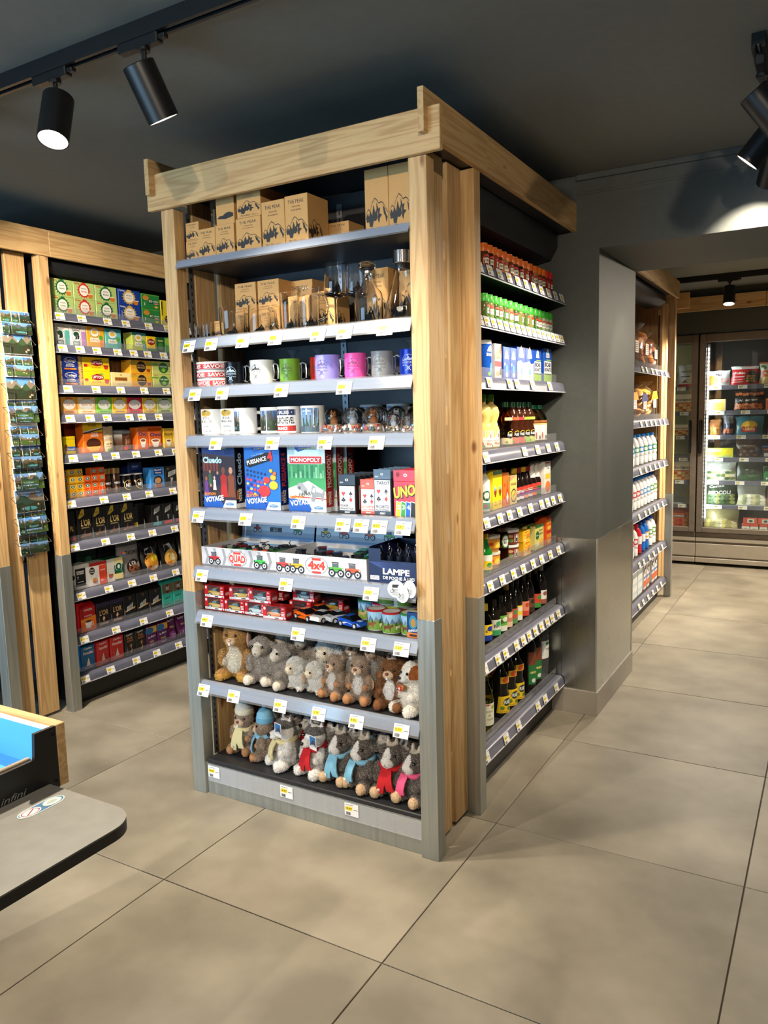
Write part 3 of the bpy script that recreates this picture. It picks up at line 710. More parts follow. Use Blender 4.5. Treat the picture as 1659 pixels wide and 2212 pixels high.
def camp_mug(key, c, ink, metal=.0, r=.037, h=.083):
    def body(): return MB().lathe([(0, .001), (r-.004, 0), (r-.001, .003), (r, .010), (r, h-.003), (r+.001, h), (r-.0015, h), (r-.0025, .01), (0, .008)], col(*c, .28 if not metal else .25, metal), 30).mesh('cup')
    def hand():
        m = MB(); A = col(190, 192, 196, .25, .9)
        pts = [(r-.001, 0, .066), (r+.012, 0, .070), (r+.022, 0, .064), (r+.0235, 0, .040), (r+.022, 0, .018), (r+.013, 0, .012), (r-.001, 0, .016)]
        m.tube(pts, .0035, A, 8); m.tube([(r+.004, 0, .066), (r+.006, 0, .040), (r+.002, 0, .016)], .0022, A, 6); return m.mesh('carabiner_handle')
    pr = cached(('cmp', key), lambda: badge(Print((0, 0, 0), (1, 0, 0), (0, 0, 1), cyl=r), c, 1., ink).mesh('badge'))
    return [('cup', cached(('cmb', key), body)), ('badge', pr), ('carabiner_handle', cached(('cmh', r), hand))]
G3 = 'camping mugs'
cm = [('black', .170, .085, (20, 22, 28), (150, 170, 190), .3, 'left of the white one'), ('white', .296, .085, (232, 232, 228), (50, 50, 52), 0, 'on the mug shelf'),
      ('green', .396, .115, (112, 160, 46), (70, 95, 40), 0, 'with steel carabiner handle'), ('red', .512, .135, (190, 40, 20), (90, 20, 15), .4, 'half hidden behind the lavender mug'),
      ('lavender', .580, .080, (146, 142, 222), (85, 75, 130), 0, 'middle of the mug shelf'), ('pink', .686, .085, (226, 84, 166), (120, 40, 90), 0, 'with steel carabiner handle'),
      ('grey', .788, .085, (126, 130, 134), (85, 88, 92), 0, 'with steel carabiner handle'), ('blue', .892, .085, (22, 48, 160), (150, 165, 210), .3, 'at the right end of the mug shelf')]
for nm, x, y, c, ink, me, wh in cm:
    ps = camp_mug(nm, c, ink, me, r=.043 if nm in ('lavender', 'white') else .037)
    SV.put('camping_mug', '%s metal camping mug %s' % (nm, wh), 'mug', x, y, 3, ps, G3, rz={'white': .1, 'lavender': .05}.get(nm, .25))
SV.put('camping_mug', 'black camping mug in shade right behind the front black one', 'mug', .226, .150, 3, camp_mug('black', (20, 22, 28), (150, 170, 190), .3), G3, .3)
for i in range(3):
    def bp():
        p = Print((0, 0, 0), (1, 0, 0), (0, 0, 1), cyl=.0665); p.rect(-.10, .10, .004, .0215, (190, 30, 32))
        p.text(('SAVOIE  SAVOIE  SAVOIE', 'DE SAVOIE  SAVOIE', 'SAVOIES  SAVOIES')[i], -.003, .0068, .012, W_, w=.20, bold=.03); return p.mesh('lettering')
    def bb_():
        return MB().lathe([(0, .002), (.055, 0), (.063, .002), (.0662, .006), (.0662, .024), (.068, .029), (.0655, .0295), (.062, .008), (0, .006)], col(238, 236, 232, .25), 36).mesh('bowl')
    SV.put('bowl', 'red-banded white bowl, %s of the stack of three' % ('lowest', 'middle', 'topmost')[i], 'bowl', .071, .092, 3, [('vessel', cached('bowl', bb_)), ('lettering', bp())], 'bowls stacked at left', 0, i*.0297)
# plastic wrapped mugs behind
for i, (x, y, c, n) in enumerate(((.448, .215, (30, 45, 65), 'dark blue plastic-wrapped mug behind the green mug'), (.355, .19, (26, 34, 48), 'dark plastic-wrapped mug behind the white mug'), (.845, .18, (60, 40, 36), 'brown plastic-wrapped mug behind the grey mug'))):
    m = MB(); rr_ = random.Random(i); prof = [(.034+rr_.uniform(-.003, .004), z*.0085) for z in range(9)]+[(.020, .085), (.006, .098), (.016, .112), (.024, .120)]
    m.lathe(prof, clear('film_wrap', (.75, .8, .85), .15, .1), 9); SV.put('wrapped_mug', n, 'mug', x, y, 3, [('cup', MB().lathe([(0, .001), (.031, 0), (.032, .08), (.030, .08), (.029, .008), (0, .008)], col(*c, .3), 20)), ('film', m)], G3)
# ---------------- shelf 4: ceramic mugs and snow globes
def cmug(key, art, r=.041, h=.094):
    def body(): return MB().lathe([(0, .001), (r-.004, 0), (r, .004), (r, h-.002), (r-.001, h), (r-.0035, h-.001), (r-.004, .008), (0, .006)], col(236, 236, 234, .18), 32).mesh('cup')
    def hand():
        m = MB(); loop(m, r-.002, .018, .078, .030, .0062, col(236, 236, 234, .18), 10); return m.mesh('handle')
    return [('cup', cached('cmugb', body)), ('handle', cached('cmugh', hand)), ('print', cached(('cmugp', key), lambda: art(Print((0, 0, 0), (1, 0, 0), (0, 0, 1), cyl=r)).mesh('print')))]
def a_loze(p):
    p.oval(-.003, .079, .022, .012, (205, 165, 40)); p.ring(-.010, .080, .0055, .0045, K_, 12); p.ring(.004, .080, .0055, .0045, K_, 12); p.poly([(-.012, .082), (.004, .086), (.006, .089), (-.006, .090)], K_)
    p.text('LE COL', -.002, .058, .0075, K_, w=.030, bold=.02); p.text('DE LA LOZE', -.002, .046, .0075, K_, w=.046, bold=.02)
    p.text('alt. 2304 m', 0, .029, .005, K_, w=.028, bold=.01); p.rect(-.016, -.009, .010, .018, (190, 30, 30)); p.rect(-.0135, -.0115, .010, .018, W_); p.rect(-.016, -.009, .013, .015, W_); p.text('SAVOIE', .005, .012, .005, (70, 70, 72), w=.022); return p
def landscape(p, u0, u1, v0, v1, seed, sky=(79, 123, 174)):
    r = random.Random(seed); w = u1-u0; h = v1-v0
    p.rect(u0, u1, v0, v1, r.choice((sky, (97, 133, 174), (61, 98, 148))))
    for lay in range(3):
        n = 6; top = (.78, .60, .40)[lay]; amp = (.20, .16, .12)[lay]
        c = (r.choice(((85, 79, 74), (68, 74, 81), (105, 94, 82))), r.choice(((45, 64, 40), (70, 63, 42), (38, 56, 46))), r.choice(((26, 46, 27), (57, 78, 34), (37, 42, 27))))[lay]
        ridge = [(u0+w*i/n, v0+h*min(.97, top+r.uniform(-amp, amp))) for i in range(n+1)]
        p.raw([(a, v0) for a, b in ridge]+ridge, [(i, i+1, n+2+i, n+1+i) for i in range(n)], c)
        if lay == 0 and r.random() < .6:
            for a, b in zip(ridge, ridge[1:]):
                if r.random() < .5: p.poly([a, (a[0]+w*.03, a[1]-h*.14), ((a[0]+b[0])/2, (a[1]+b[1])/2)], (201, 204, 207))
    k = r.random()
    if k < .45: p.oval((u0+u1)/2+w*r.uniform(-.15, .15), v0+h*.16, w*.30, h*.09, (61, 115, 123))
    for i in range(4):
        x = u0+w*r.uniform(.04, .84); z = v0+h*r.uniform(.06, .30); q = w*r.uniform(.05, .10)
        if r.random() < .5: p.rect(x, x+q, z, z+h*.07, (174, 156, 133)); p.poly([(x-q*.15, z+h*.07), (x+q*1.15, z+h*.07), (x+q*.5, z+h*.13)], (97, 57, 40))
        else: p.poly([(x, z), (x+q, z), (x+q*.5, z+h*.26)], (30, 54, 34))
    return p
def a_pics(p): landscape(p, -.040, -.004, .012, .082, 3); return landscape(p, .0, .036, .012, .082, 5)
def a_poster(p): return landscape(p, -.052, -.018, .012, .082, 9, (225, 170, 90))
def a_plate(p):
    p.rect(-.044, .044, .064, .084, (38, 52, 92)); p.text('3 VALLEES', -.004, .069, .010, W_, w=.050, bold=.02); p.oval(.030, .074, .002, .002, W_)
    p.text('COURCHEVEL', -.004, .036, .021, K_, w=.086, bold=.02); p.rect(-.044, .044, .010, .029, (166, 42, 36)); p.text('FRANCE', -.006, .014, .010, W_, w=.040, bold=.03); return p
def a_praz(p):
    landscape(p, -.043, .043, .006, .086, 12); p.rect(-.043, .043, .006, .026, (70, 92, 110)); p.text('Le Praz', 0, .074, .008, (238, 240, 244), w=.036, shear=.2); return p
G4 = 'ceramic souvenir mugs'
for x, y, rz, art, k, lb in ((.060, .075, .15, a_loze, 'loze', 'white mug with yellow cyclist print, leftmost on souvenir mug shelf'), (.146, .084, .2, a_loze, 'loze', 'white mug with yellow cyclist print, second on souvenir mug shelf'),
                        (.226, .066, .55, a_poster, 'poster', 'white mug showing its handle, third on souvenir mug shelf'), (.330, .085, .2, a_pics, 'pics', 'mug with two alpine pictures, left of the number-plate mug'),
                        (.416, .070, .15, a_plate, 'plate', 'mug printed like a blue, white and red number plate'), (.516, .070, .1, a_praz, 'praz', 'mug wrapped in a mountain lake photograph')):
    # handle points right by default; turn it away where the photo hides it
    ps = cmug(k, art)
    t = SV.put('souvenir_mug', lb, 'mug', x, y, 4, ps, G4, rz)
    if k != 'poster':
        for c_ in t.children:
            if c_.name.startswith('handle'): c_.rotation_euler = (0, 0, PI*.55)
def globe(s, seed, fig):
    s = s*.97
    r = .036*s; base = MB(); S_ = [(.038*s, 0), (.040*s, .004*s), (.038*s, .016*s), (.033*s, .026*s), (.026*s, .030*s), (0, .030*s)]
    base.lathe(S_, col(120, 104, 90, .6), 18); rd = random.Random(seed)
    for i in range(26):
        a = rd.uniform(-2.6, -.5)*1.0 if rd.random() < .8 else rd.uniform(0, 6.28); z = rd.uniform(.009, .024)*s; q = .0055*s*rd.uniform(.6, 1.3)
        R_ = .036*s; c = rd.choice(((215, 220, 228), (120, 78, 50), (40, 60, 40), (190, 196, 206), (150, 60, 40), (60, 52, 48), (70, 96, 130)))
        x, y = R_*math.cos(a), R_*math.sin(a)
        if rd.random() < .5: base.box(x-q, x+q, y-q, y+q, z-q*.6, z+q*.8, col(*c, .5), .0005)
        else: base.lathe([(q*1.1, z-q), (q*.7, z+q*.6), (0, z+q*2.2)], col(*c, .5), 7, T=Matrix.Translation((x, y, 0)))
    f = MB(); c = col(*fig, .6)
    zc = .036*s
    f.ell((0, 0, zc+.006*s), (.010*s, .009*s, .014*s), c, 10, 6); f.ell((0, -.004*s, zc+.024*s), (.008*s, .008*s, .008*s), c, 10, 6)
    for sx in (-1, 1): f.lathe([(.003*s, 0), (0, .008*s)], c, 6, T=Matrix.Translation((sx*.005*s, -.003*s, zc+.029*s))); f.ell((sx*.003*s, -.011*s, zc+.026*s), (.0014*s,)*3, col(*K_), 6, 4)
    f.ell((0, -.012*s, zc+.022*s), (.0035*s, .004*s, .003*s), col(230, 225, 215, .6), 8, 5)
    f.lathe([(.026*s, .029*s), (.020*s, .034*s), (0, .036*s)], col(235, 236, 240, .6), 14)
    g = MB(); g.ell((0, 0, .052*s), (r, r, r), GLASS, 24, 14)
    return [('base', base), ('figure', f), ('dome', g)]
gm = {}
for i, (x, y, s, sd, fig, lb) in enumerate(((.600, .075, 1, 1, (176, 110, 50), 'large snow globe with brown animal, left of the front three'), (.679, .072, 1, 2, (200, 202, 208), 'large snow globe with grey animal, middle of the front three'), (.757, .072, 1, 3, (176, 104, 44), 'large snow globe with brown animal, right of the front three'),
        (.838, .062, .70, 4, (215, 216, 220), 'small snow globe, left of the small front ones'), (.889, .065, .70, 5, (150, 154, 160), 'small snow globe, middle of the small front ones'), (.918, .060, .56, 6, (160, 100, 60), 'small snow globe at the right end beside the post'),
        (.640, .170, 1, 2, 0, 'large snow globe in shade behind the left two'), (.722, .170, 1, 1, 0, 'large snow globe in shade behind the right two'), (.800, .150, 1, 2, 0, 'large snow globe in shade left behind the small globes'), (.875, .150, 1, 3, 0, 'large snow globe in shade right behind the small globes'))):
    key = (s, sd)
    if key not in gm: gm[key] = [(n, q.mesh(n)) for n, q in globe(s, sd, fig)]
    SV.put('snow_globe', lb, 'snow globe', x, y, 4, gm[key], 'snow globes')
for x in (.62, .72):
    SV.put('souvenir_mug', 'blue picture mug at the shelf back behind the snow globes, %s' % ('left one' if x < .7 else 'right one'), 'mug', x+(.01 if x > .7 else 0), .285, 4, cmug('praz', a_praz), G4, 0)
# ---------------- shelf 5: travel games and card packs
BLU = (24, 84, 176); NAVY = (22, 52, 122); ORG = (238, 140, 30)
def voyage(p, w, h, foot=BLU):
    p.poly([(0, 0), (w, 0), (w, h*.11), (w*.62, h*.03), (w*.5, h*.16), (0, h*.20)], foot)
    p.poly([(w*.58, 0), (w, 0), (w, h*.12), (w*.68, h*.12)], (216, 222, 230))
    p.text('ÉDITION', w*.04, h*.185, h*.040, ORG, 'l', w*.34, bold=.03, rot=.06); p.text('VOYAGE', w*.05, h*.075, h*.078, W_, 'l', w*.58, bold=.035, rot=.12)
    p.oval(w*.80, h*.06, w*.12, h*.026, (20, 110, 170)); p.text('Hasbro', w*.80, h*.058, h*.022, W_, w=w*.17, rot=.03, bold=0); p.text('Gaming', w*.80, h*.040, h*.014, W_, w=w*.13, bold=0)
    p.poly([(w*.16, h), (w*.86, h), (w*.84, h*.97), (w*.60, h*.945), (w*.30, h*.885), (w*.22, h*.93)], BLU)
    p.text('DU FUN EN', w*.55, h*.965, h*.018, W_, w=w*.42, rot=.05); p.text('FORMAT MINI !', w*.54, h*.925, h*.020, YEL, w=w*.46, rot=.05)
    p.oval(w*.05, h*.965, w*.022, h*.013, K_); p.oval(w*.14, h*.965, w*.022, h*.013, (70, 120, 180)); return p
def person(p, u, v, s, c, skin):
    p.poly([(u-.30*s, v), (u+.30*s, v), (u+.22*s, v+.8*s), (u+.26*s, v+1.25*s), (u, v+1.45*s), (u-.26*s, v+1.25*s), (u-.2*s, v+.8*s)], c); p.oval(u, v+1.62*s, .15*s, .21*s, skin)
def f_clu(p, w, h):
    p.rect(0, w, 0, h, (58, 40, 46)); p.poly([(0, h), (w, h), (w, h*.8), (0, h*.86)], (26, 50, 108)); p.rect(w*.02, w*.98, h*.60, h*.80, (44, 34, 44))
    for i in range(5): p.poly([(w*(.03+.1*i), h*.58), (w*(.09+.1*i), h*.58), (w*(.10+.1*i), h*.74), (w*(.02+.1*i), h*.74)], (120, 52, 36))
    for u, v, s, c, sk in ((.86, .17, .26, (120, 62, 30), (200, 150, 120)), (.64, .17, .26, (176, 36, 28), (120, 70, 46)), (.46, .34, .13, (30, 34, 70), (190, 150, 120)), (.23, .36, .13, (40, 84, 60), (180, 130, 100)), (.36, .28, .12, (210, 206, 196), (214, 190, 170)), (.11, .20, .16, (96, 52, 132), (140, 86, 60)), (.24, .14, .13, (34, 30, 56), (170, 130, 100))): person(p, w*u, h*v, h*s, c, sk)
    p.text('Cluedo', w*.03, h*.71, h*.09, (186, 224, 240), 'l', w*.58, bold=.04); return voyage(p, w, h)
def f_p4(p, w, h):
    p.rect(0, w, 0, h, (30, 110, 200)); p.poly([(0, h*.52), (w*.62, h*.42), (w*.62, h*.06), (0, h*.10)], (40, 84, 190))
    for r in range(6):
        for c in range(6):
            u = w*(.08+.10*c); v = h*(.60-.068*r-.012*c); cc = (26, 52, 120) if r < 2 else ((232, 66, 50) if (r*2+c) % 3 else (248, 208, 40)) if (r+c) % 4 else (26, 52, 120)
            p.oval(u, v, w*.036, h*.021, cc, 12)
    p.poly([(w*.05, h*.76), (w*.66, h*.88), (w*.76, h*.84), (w*.74, h*.75), (w*.16, h*.645), (w*.04, h*.67)], K_)
    p.text('le jeu d\'origine', w*.40, h*.835, h*.025, (190, 220, 244), w=w*.36, rot=.18, bold=0)
    p.text('PUISSANCE', w*.09, h*.682, h*.062, W_, 'l', w*.57, rot=.20, bold=.035); p.text('4', w*.68, h*.74, h*.15, (224, 50, 44), 'l', w*.15, rot=.1, bold=.04)
    for u, v, s, c in ((.56, .29, .16, (226, 48, 50)), (.82, .38, .12, (250, 206, 40)), (.63, .46, .09, (230, 60, 50)), (.82, .50, .08, (248, 180, 40)), (.76, .60, .05, (250, 200, 50)), (.86, .56, .05, (240, 120, 50))):
        p.oval(w*u, h*v-.003, w*s, h*s*.5, tuple(int(q*.72) for q in c)); p.oval(w*u, h*v, w*s, h*s*.5, c)
    return voyage(p, w, h)
def f_mono(p, w, h):
    p.rect(0, w, 0, h, (196, 226, 232)); p.poly([(0, h*.72), (w, h*.72), (w, h*.24), (0, h*.30)], (60, 150, 90))
    rd = random.Random(4)
    for i in range(16):
        u = w*(.02+.06*i); hh = h*rd.uniform(.06, .22); p.rect(u, u+w*.05, h*.50, h*.50+hh, rd.choice(((40, 128, 84), (96, 184, 130), (150, 206, 160))))
    p.poly([(0, h*.34), (w*.55, h*.46), (w, h*.30), (w, h*.14), (0, h*.18)], (214, 222, 206))
    p.poly([(w*.02, h*.205), (w*.20, h*.24), (w*.20, h*.228), (w, h*.20), (w, h*.185), (w*.20, h*.208), (w*.20, h*.195)], (206, 40, 44))
    p.text('DÉPART', w*.48, h*.235, h*.05, K_, w=w*.38, rot=.16, bold=.03)
    # silver car and dog tokens
    p.poly([(w*.22, h*.38), (w*.30, h*.43), (w*.40, h*.42), (w*.52, h*.33), (w*.50, h*.28), (w*.42, h*.28), (w*.26, h*.34)], (150, 154, 160)); p.oval(w*.30, h*.35, w*.04, h*.026, (90, 94, 100)); p.oval(w*.46, h*.29, w*.04, h*.026, (90, 94, 100))
    p.poly([(w*.60, h*.16), (w*.64, h*.26), (w*.62, h*.34), (w*.66, h*.40), (w*.72, h*.37), (w*.74, h*.30), (w*.90, h*.28), (w*.96, h*.36), (w*.97, h*.28), (w*.92, h*.16), (w*.88, h*.16), (w*.86, h*.22), (w*.74, h*.22), (w*.70, h*.15)], (140, 144, 150)); p.poly([(w*.64, h*.30), (w*.67, h*.36), (w*.71, h*.35), (w*.70, h*.28)], (200, 204, 210))
    p.rect(w*.05, w*.93, h*.705, h*.825, W_); p.rect(w*.065, w*.915, h*.713, h*.817, (206, 32, 40)); p.text('MONOPOLY', w*.49, h*.738, h*.058, W_, w=w*.78, bold=.035); return voyage(p, w, h)
def spine(t, c, tc):
    def f(p, d, h):
        p.rect(0, d, 0, h, c); p.text(t, d*.72, h*.36, d*.50, tc, 'l', h*.50, rot=PI/2, bold=.03); p.rect(0, d, 0, h*.07, (216, 222, 230)); p.text('VOYAGE', d*.66, h*.10, d*.34, W_, 'l', h*.20, rot=PI/2, bold=.03); p.text('ÉDITION', d*.30, h*.14, d*.22, ORG, 'l', h*.14, rot=PI/2); return p
    return f
G5 = 'boxed travel games'
gw, gd, gh = .158, .045, .232
games = [('clu', .100, f_clu, spine('Cluedo', (24, 24, 30), (190, 224, 240)), 'dark', 'boxed travel game with dark cover of costumed figures'), ('p4', .303, f_p4, spine('PUISSANCE 4', (20, 40, 96), (224, 60, 50)), 'blue', 'boxed travel game with blue cover and red and yellow discs'), ('mono', .496, f_mono, spine('MONOPOLY', (168, 28, 34), (240, 220, 220)), 'green', 'boxed travel game with green city cover and red title')]
for k, x, f, sp, nm, lb in games:
    for j in range(3 if k != 'p4' else 2):
        q = ('front box' if j == 0 else 'second box behind' if j == 1 else 'third box behind')
        SV.put('board_game', lb+', '+q, 'board game', x+(.012*j if k == 'mono' else .004*j), .050+j*.0485, 5, carton(k, gw, gd, gh, (24, 70, 150), f, sp), G5)
def suits(p, w, h, z0, c1, c2):
    for u, v, c, kk in ((.28, .40, c1, 'h'), (.72, .40, c2, 's'), (.28, .14, c2, 'c'), (.72, .14, c1, 'd')):
        x = w*u; y = z0+h*v; s = w*.12
        if kk == 'd': p.poly([(x, y-s*1.2), (x+s*.8, y), (x, y+s*1.2), (x-s*.8, y)], c)
        elif kk == 'h': p.poly([(x, y-s*1.1), (x+s, y+s*.3), (x+s*.55, y+s), (x, y+s*.5), (x-s*.55, y+s), (x-s, y+s*.3)], c)
        elif kk == 's': p.poly([(x-s*.35, y-s*1.1), (x+s*.35, y-s*1.1), (x+s*.1, y-s*.4), (x+s, y-s*.4), (x, y+s*1.2), (x-s, y-s*.4), (x-s*.1, y-s*.4)], c)
        else:
            for a, b in ((0, .55), (-.55, -.2), (.55, -.2)): p.oval(x+a*s, y+b*s, s*.5, s*.5, c, 10)
            p.poly([(x-s*.3, y-s*1.1), (x+s*.3, y-s*1.1), (x, y)], c)
def pack(key, w, h, tab, body, face, lines, tcol, band=None):
    d = .022
    def mk():
        m = MB(); m.box(-w/2, w/2, 0, d, 0, h, col(*body, .35), .001); m.box(-w/2, w/2, .0, .002, h, h+tab, col(*band or body, .35), .0005); return m.mesh('carton')
    def fr():
        p = Print((-w/2, 0, 0), (1, 0, 0), (0, 0, 1)); p.rect(w*.05, w*.95, h*.12, h*.97, face)
        z0 = h*(.40 if key != 'tarot' else .36); suits(p, w, h*.80, z0-h*.02, (206, 60, 60), (48, 48, 52))
        for t, v, hh in lines: p.text(t, w*.10 if key != 'tarot' or v < .8 else w*.18, h*v, h*hh, tcol, 'l', bold=.02, w=w*.78 if len(t) > 7 else None)
        p.text('FERRY', w*.5, h*.03, h*.05, W_, w=w*.34, bold=.03, shear=.2); p.ring(w*.5, h+tab*.5, tab*.18, tab*.08, (230, 230, 232), 12, .7); p.text('FERRY', w*.2, h+tab*.18, tab*.14, (230, 230, 232), w=w*.22, shear=.2); return p.mesh('print')
    return [('carton', cached(('pk', key), mk)), ('print', cached(('pkp', key), fr))]
pk = {'poker': pack('poker', .066, .095, .036, (24, 24, 28), (226, 228, 228), (('POKER', .25, .075), ('PRESTIGE', .15, .06)), K_, (44, 50, 60)),
      '54': pack('54', .060, .085, .030, (222, 92, 76), (230, 226, 220), (('54 CARTES', .24, .08), ('PLASTIFIÉES', .15, .045)), (206, 70, 56), (232, 100, 70)),
      'tarot': pack('tarot', .064, .118, .032, (52, 60, 72), (224, 228, 232), (('TAROT', .85, .085), ('78 CARTES', .20, .08), ('PLASTIFIÉES', .13, .04)), (50, 58, 70), (84, 104, 124))}
def uno():
    w, h, d, tab = .088, .112, .03, .036
    m = MB().box(-w/2, w/2, 0, d, 0, h, col(206, 28, 36, .3), .001).box(-w/2, w/2, 0, .002, h, h+tab, col(206, 28, 36, .3), .0005)
    p = Print((-w/2, 0, 0), (1, 0, 0), (0, 0, 1))
    for i, c in enumerate(((246, 200, 30), (60, 150, 60), (30, 96, 190), (24, 24, 28))): p.poly([(w*(.06+.2*i), 0), (w*(.30+.2*i), 0), (w*(.32+.2*i), h*.40), (w*(.10+.2*i), h*.44)], W_); p.poly([(w*(.08+.2*i), 0), (w*(.28+.2*i), 0), (w*(.30+.2*i), h*.38), (w*(.12+.2*i), h*.42)], c); p.text(('2', '3', '4', '')[i], w*(.20+.2*i), h*.20, h*.13, W_, bold=.03)
    p.text('UNO', w*.50, h*.56, h*.30, K_, w=w*.94, bold=.07, rot=.18, shear=.15); p.text('UNO', w*.48, h*.575, h*.29, (250, 216, 40), w=w*.90, bold=.035, rot=.18, shear=.15)
    p.ring(w*.5, h+tab*.55, tab*.2, tab*.1, (240, 225, 225), 12, .7); p.oval(w*.18, h+tab*.6, w*.07, tab*.2, (150, 20, 26)); return [('carton', m.mesh('carton')), ('print', p.mesh('print'))]
pk['uno'] = uno()
pn = {'poker': 'black-topped poker card pack', '54': 'salmon-coloured card pack', 'tarot': 'tall grey tarot card pack', 'uno': 'red card game pack with yellow letters'}
for k, x, y, n in (('poker', .662, .045, 5), ('54', .735, .060, 4), ('tarot', .798, .045, 5), ('uno', .884, .045, 4)):
    for j in range(n): SV.put('card_pack', '%s, %s in its row' % (pn[k], 'front one' if j == 0 else ORD[j+1]+' back'), 'card game', x+.002*j, y+j*(.034 if k == 'uno' else .030), 5, pk[k], 'hanging-tab card packs')
# ================================================================ toys (shelves 6 and 7)
TIRE = col(26, 26, 28, .7); RIM = col(200, 202, 205, .3)
def toy4(c, top='jeep', s=1.):
    """tiny off-road toy, length along x, wheels on z=0"""
    m = MB(); C = col(*c, .3)
    for sx in (-.022, .020):
        for sy in (-.017, .017):
            T = Matrix.Translation((sx*s, sy*s, .011*s)) @ Matrix.Rotation(PI/2, 4, 'X')
            m.lathe([(.004*s, -.006*s), (.0095*s, -.006*s), (.011*s, -.003*s), (.011*s, .003*s), (.0095*s, .006*s), (.004*s, .006*s)], TIRE, 12, T=T)
            m.lathe([(0, -.0065*s), (.0055*s, -.0063*s)], RIM, 10, T=T, cap=False); m.lathe([(.0055*s, .0063*s), (0, .0065*s)], RIM, 10, T=T, cap=False)
    m.box(-.026*s, .026*s, -.011*s, .011*s, .012*s, .021*s, C, .002)
    if top == 'jeep':
        m.box(.008*s, .026*s, -.012*s, .012*s, .020*s, .026*s, C, .002); m.box(-.018*s, .006*s, -.010*s, .010*s, .021*s, .036*s, col(40, 44, 52, .2), .003); m.box(-.020*s, .007*s, -.011*s, .011*s, .035*s, .038*s, C, .001)
        m.box(-.032*s, -.026*s, -.007*s, .007*s, .016*s, .030*s, TIRE, .002)
    else:
        m.box(.006*s, .028*s, -.012*s, .012*s, .020*s, .025*s, C, .003); m.box(-.026*s, -.008*s, -.012*s, .012*s, .020*s, .026*s, C, .003); m.box(-.012*s, .006*s, -.005*s, .005*s, .021*s, .028*s, BLACK, .002)
        m.tube([(.010*s, -.014*s, .035*s), (.008*s, 0, .033*s), (.010*s, .014*s, .035*s)], .0012*s, BLACK, 5); m.tube([(.014*s, 0, .022*s), (.008*s, 0, .033*s)], .0015*s, BLACK, 5)
    return m
def draw_truck(p, u, v, s, c):
    """flat printed picture of a big-wheeled off-road toy"""
    dk = tuple(int(q*.6) for q in c); R = p.rect
    R(u-.75*s, u+.75*s, v+.42*s, v+.60*s, (50, 50, 56))
    p.poly([(u-.85*s, v+.58*s), (u-.85*s, v+1.02*s), (u-.25*s, v+1.06*s), (u+.30*s, v+1.06*s), (u+.92*s, v+.98*s), (u+.92*s, v+.58*s)], c)
    R(u-.50*s, u-.42*s, v+1.0*s, v+1.55*s, dk); R(u+.20*s, u+.28*s, v+1.0*s, v+1.55*s, dk); R(u-.56*s, u+.34*s, v+1.50*s, v+1.60*s, (44, 44, 50)); R(u-.40*s, u+.18*s, v+1.06*s, v+1.46*s, (90, 100, 112))
    R(u-.60*s, u+.70*s, v+.80*s, v+.86*s, dk); p.oval(u+.84*s, v+.84*s, .09*s, .09*s, (240, 236, 200), 10); R(u-.98*s, u-.86*s, v+.72*s, v+1.02*s, (40, 40, 44))
    for x in (-.58, .58):
        p.oval(u+x*s, v+.40*s, .44*s, .44*s, (30, 30, 34), 16); p.oval(u+x*s, v+.40*s, .27*s, .27*s, (222, 222, 226), 12); p.oval(u+x*s, v+.40*s, .13*s, .13*s, (60, 60, 66), 10)
def tray(label, x, y, w, d, h, f, hd, hh, inner):
    G = col(206, 206, 208, .5); t = .002
    m = MB(); m.box(-w/2, w/2, 0, d, 0, t, G); m.box(-w/2, w/2, 0, t, t, h, G); m.box(-w/2, -w/2+t, t, d-t, t, h, G); m.box(w/2-t, w/2, t, d-t, t, h, G); m.box(-w/2, w/2, d-t, d, t, h, G)
    p = Print((-w/2, 0, 0), (1, 0, 0), (0, 0, 1)); f(p, w, h)
    hm = MB(); a = .18
    pr = [(d-.004, h*.6), (d-.004+.25*hh, h+hh), (d-.002+.25*hh, h+hh), (d, h*.6)]
    hm.prism(pr, 'x', -w/2, w/2, col(116, 150, 190, .5))
    ev = Vector((0, .25*hh, hh+h*.4)); q = Print((-w/2, d-.004, h*.6), (1, 0, 0), ev); L = ev.length
    hd(q, w, L)
    return SV.put('toy_display_tray', label, 'display tray', x, y, 6, [('tray', m), ('front_print', p.mesh()), ('header_card', hm, None, [('header_print', q.mesh())])])
def f_quad(p, w, h):
    p.rect(0, w, 0, h, (196, 196, 200))
    for i in range(8): x = w*(.04+.12*i); p.poly([(x, h*.95), (x+w*.035, h*.95), (x+w*.065, h*.5), (x+w*.035, h*.12), (x, h*.12), (x+w*.03, h*.5)], (150, 150, 156))
    p.rect(0, w, 0, h*.10, (120, 120, 128)); p.oval(w*.49, h*.50, w*.13, h*.40, (150, 152, 158)); p.oval(w*.49, h*.50, w*.118, h*.36, (226, 226, 230))
    p.rect(w*.44, w*.54, h*.72, h*.84, (214, 60, 44)); p.rect(w*.44, w*.54, h*.14, h*.24, (214, 60, 44)); p.text('QUAD', w*.49, h*.33, h*.34, (220, 62, 40), w=w*.22, bold=.05)
    draw_truck(p, w*.18, h*.12, h*.40, (206, 40, 44)); draw_truck(p, w*.80, h*.10, h*.42, (70, 190, 80)); return p
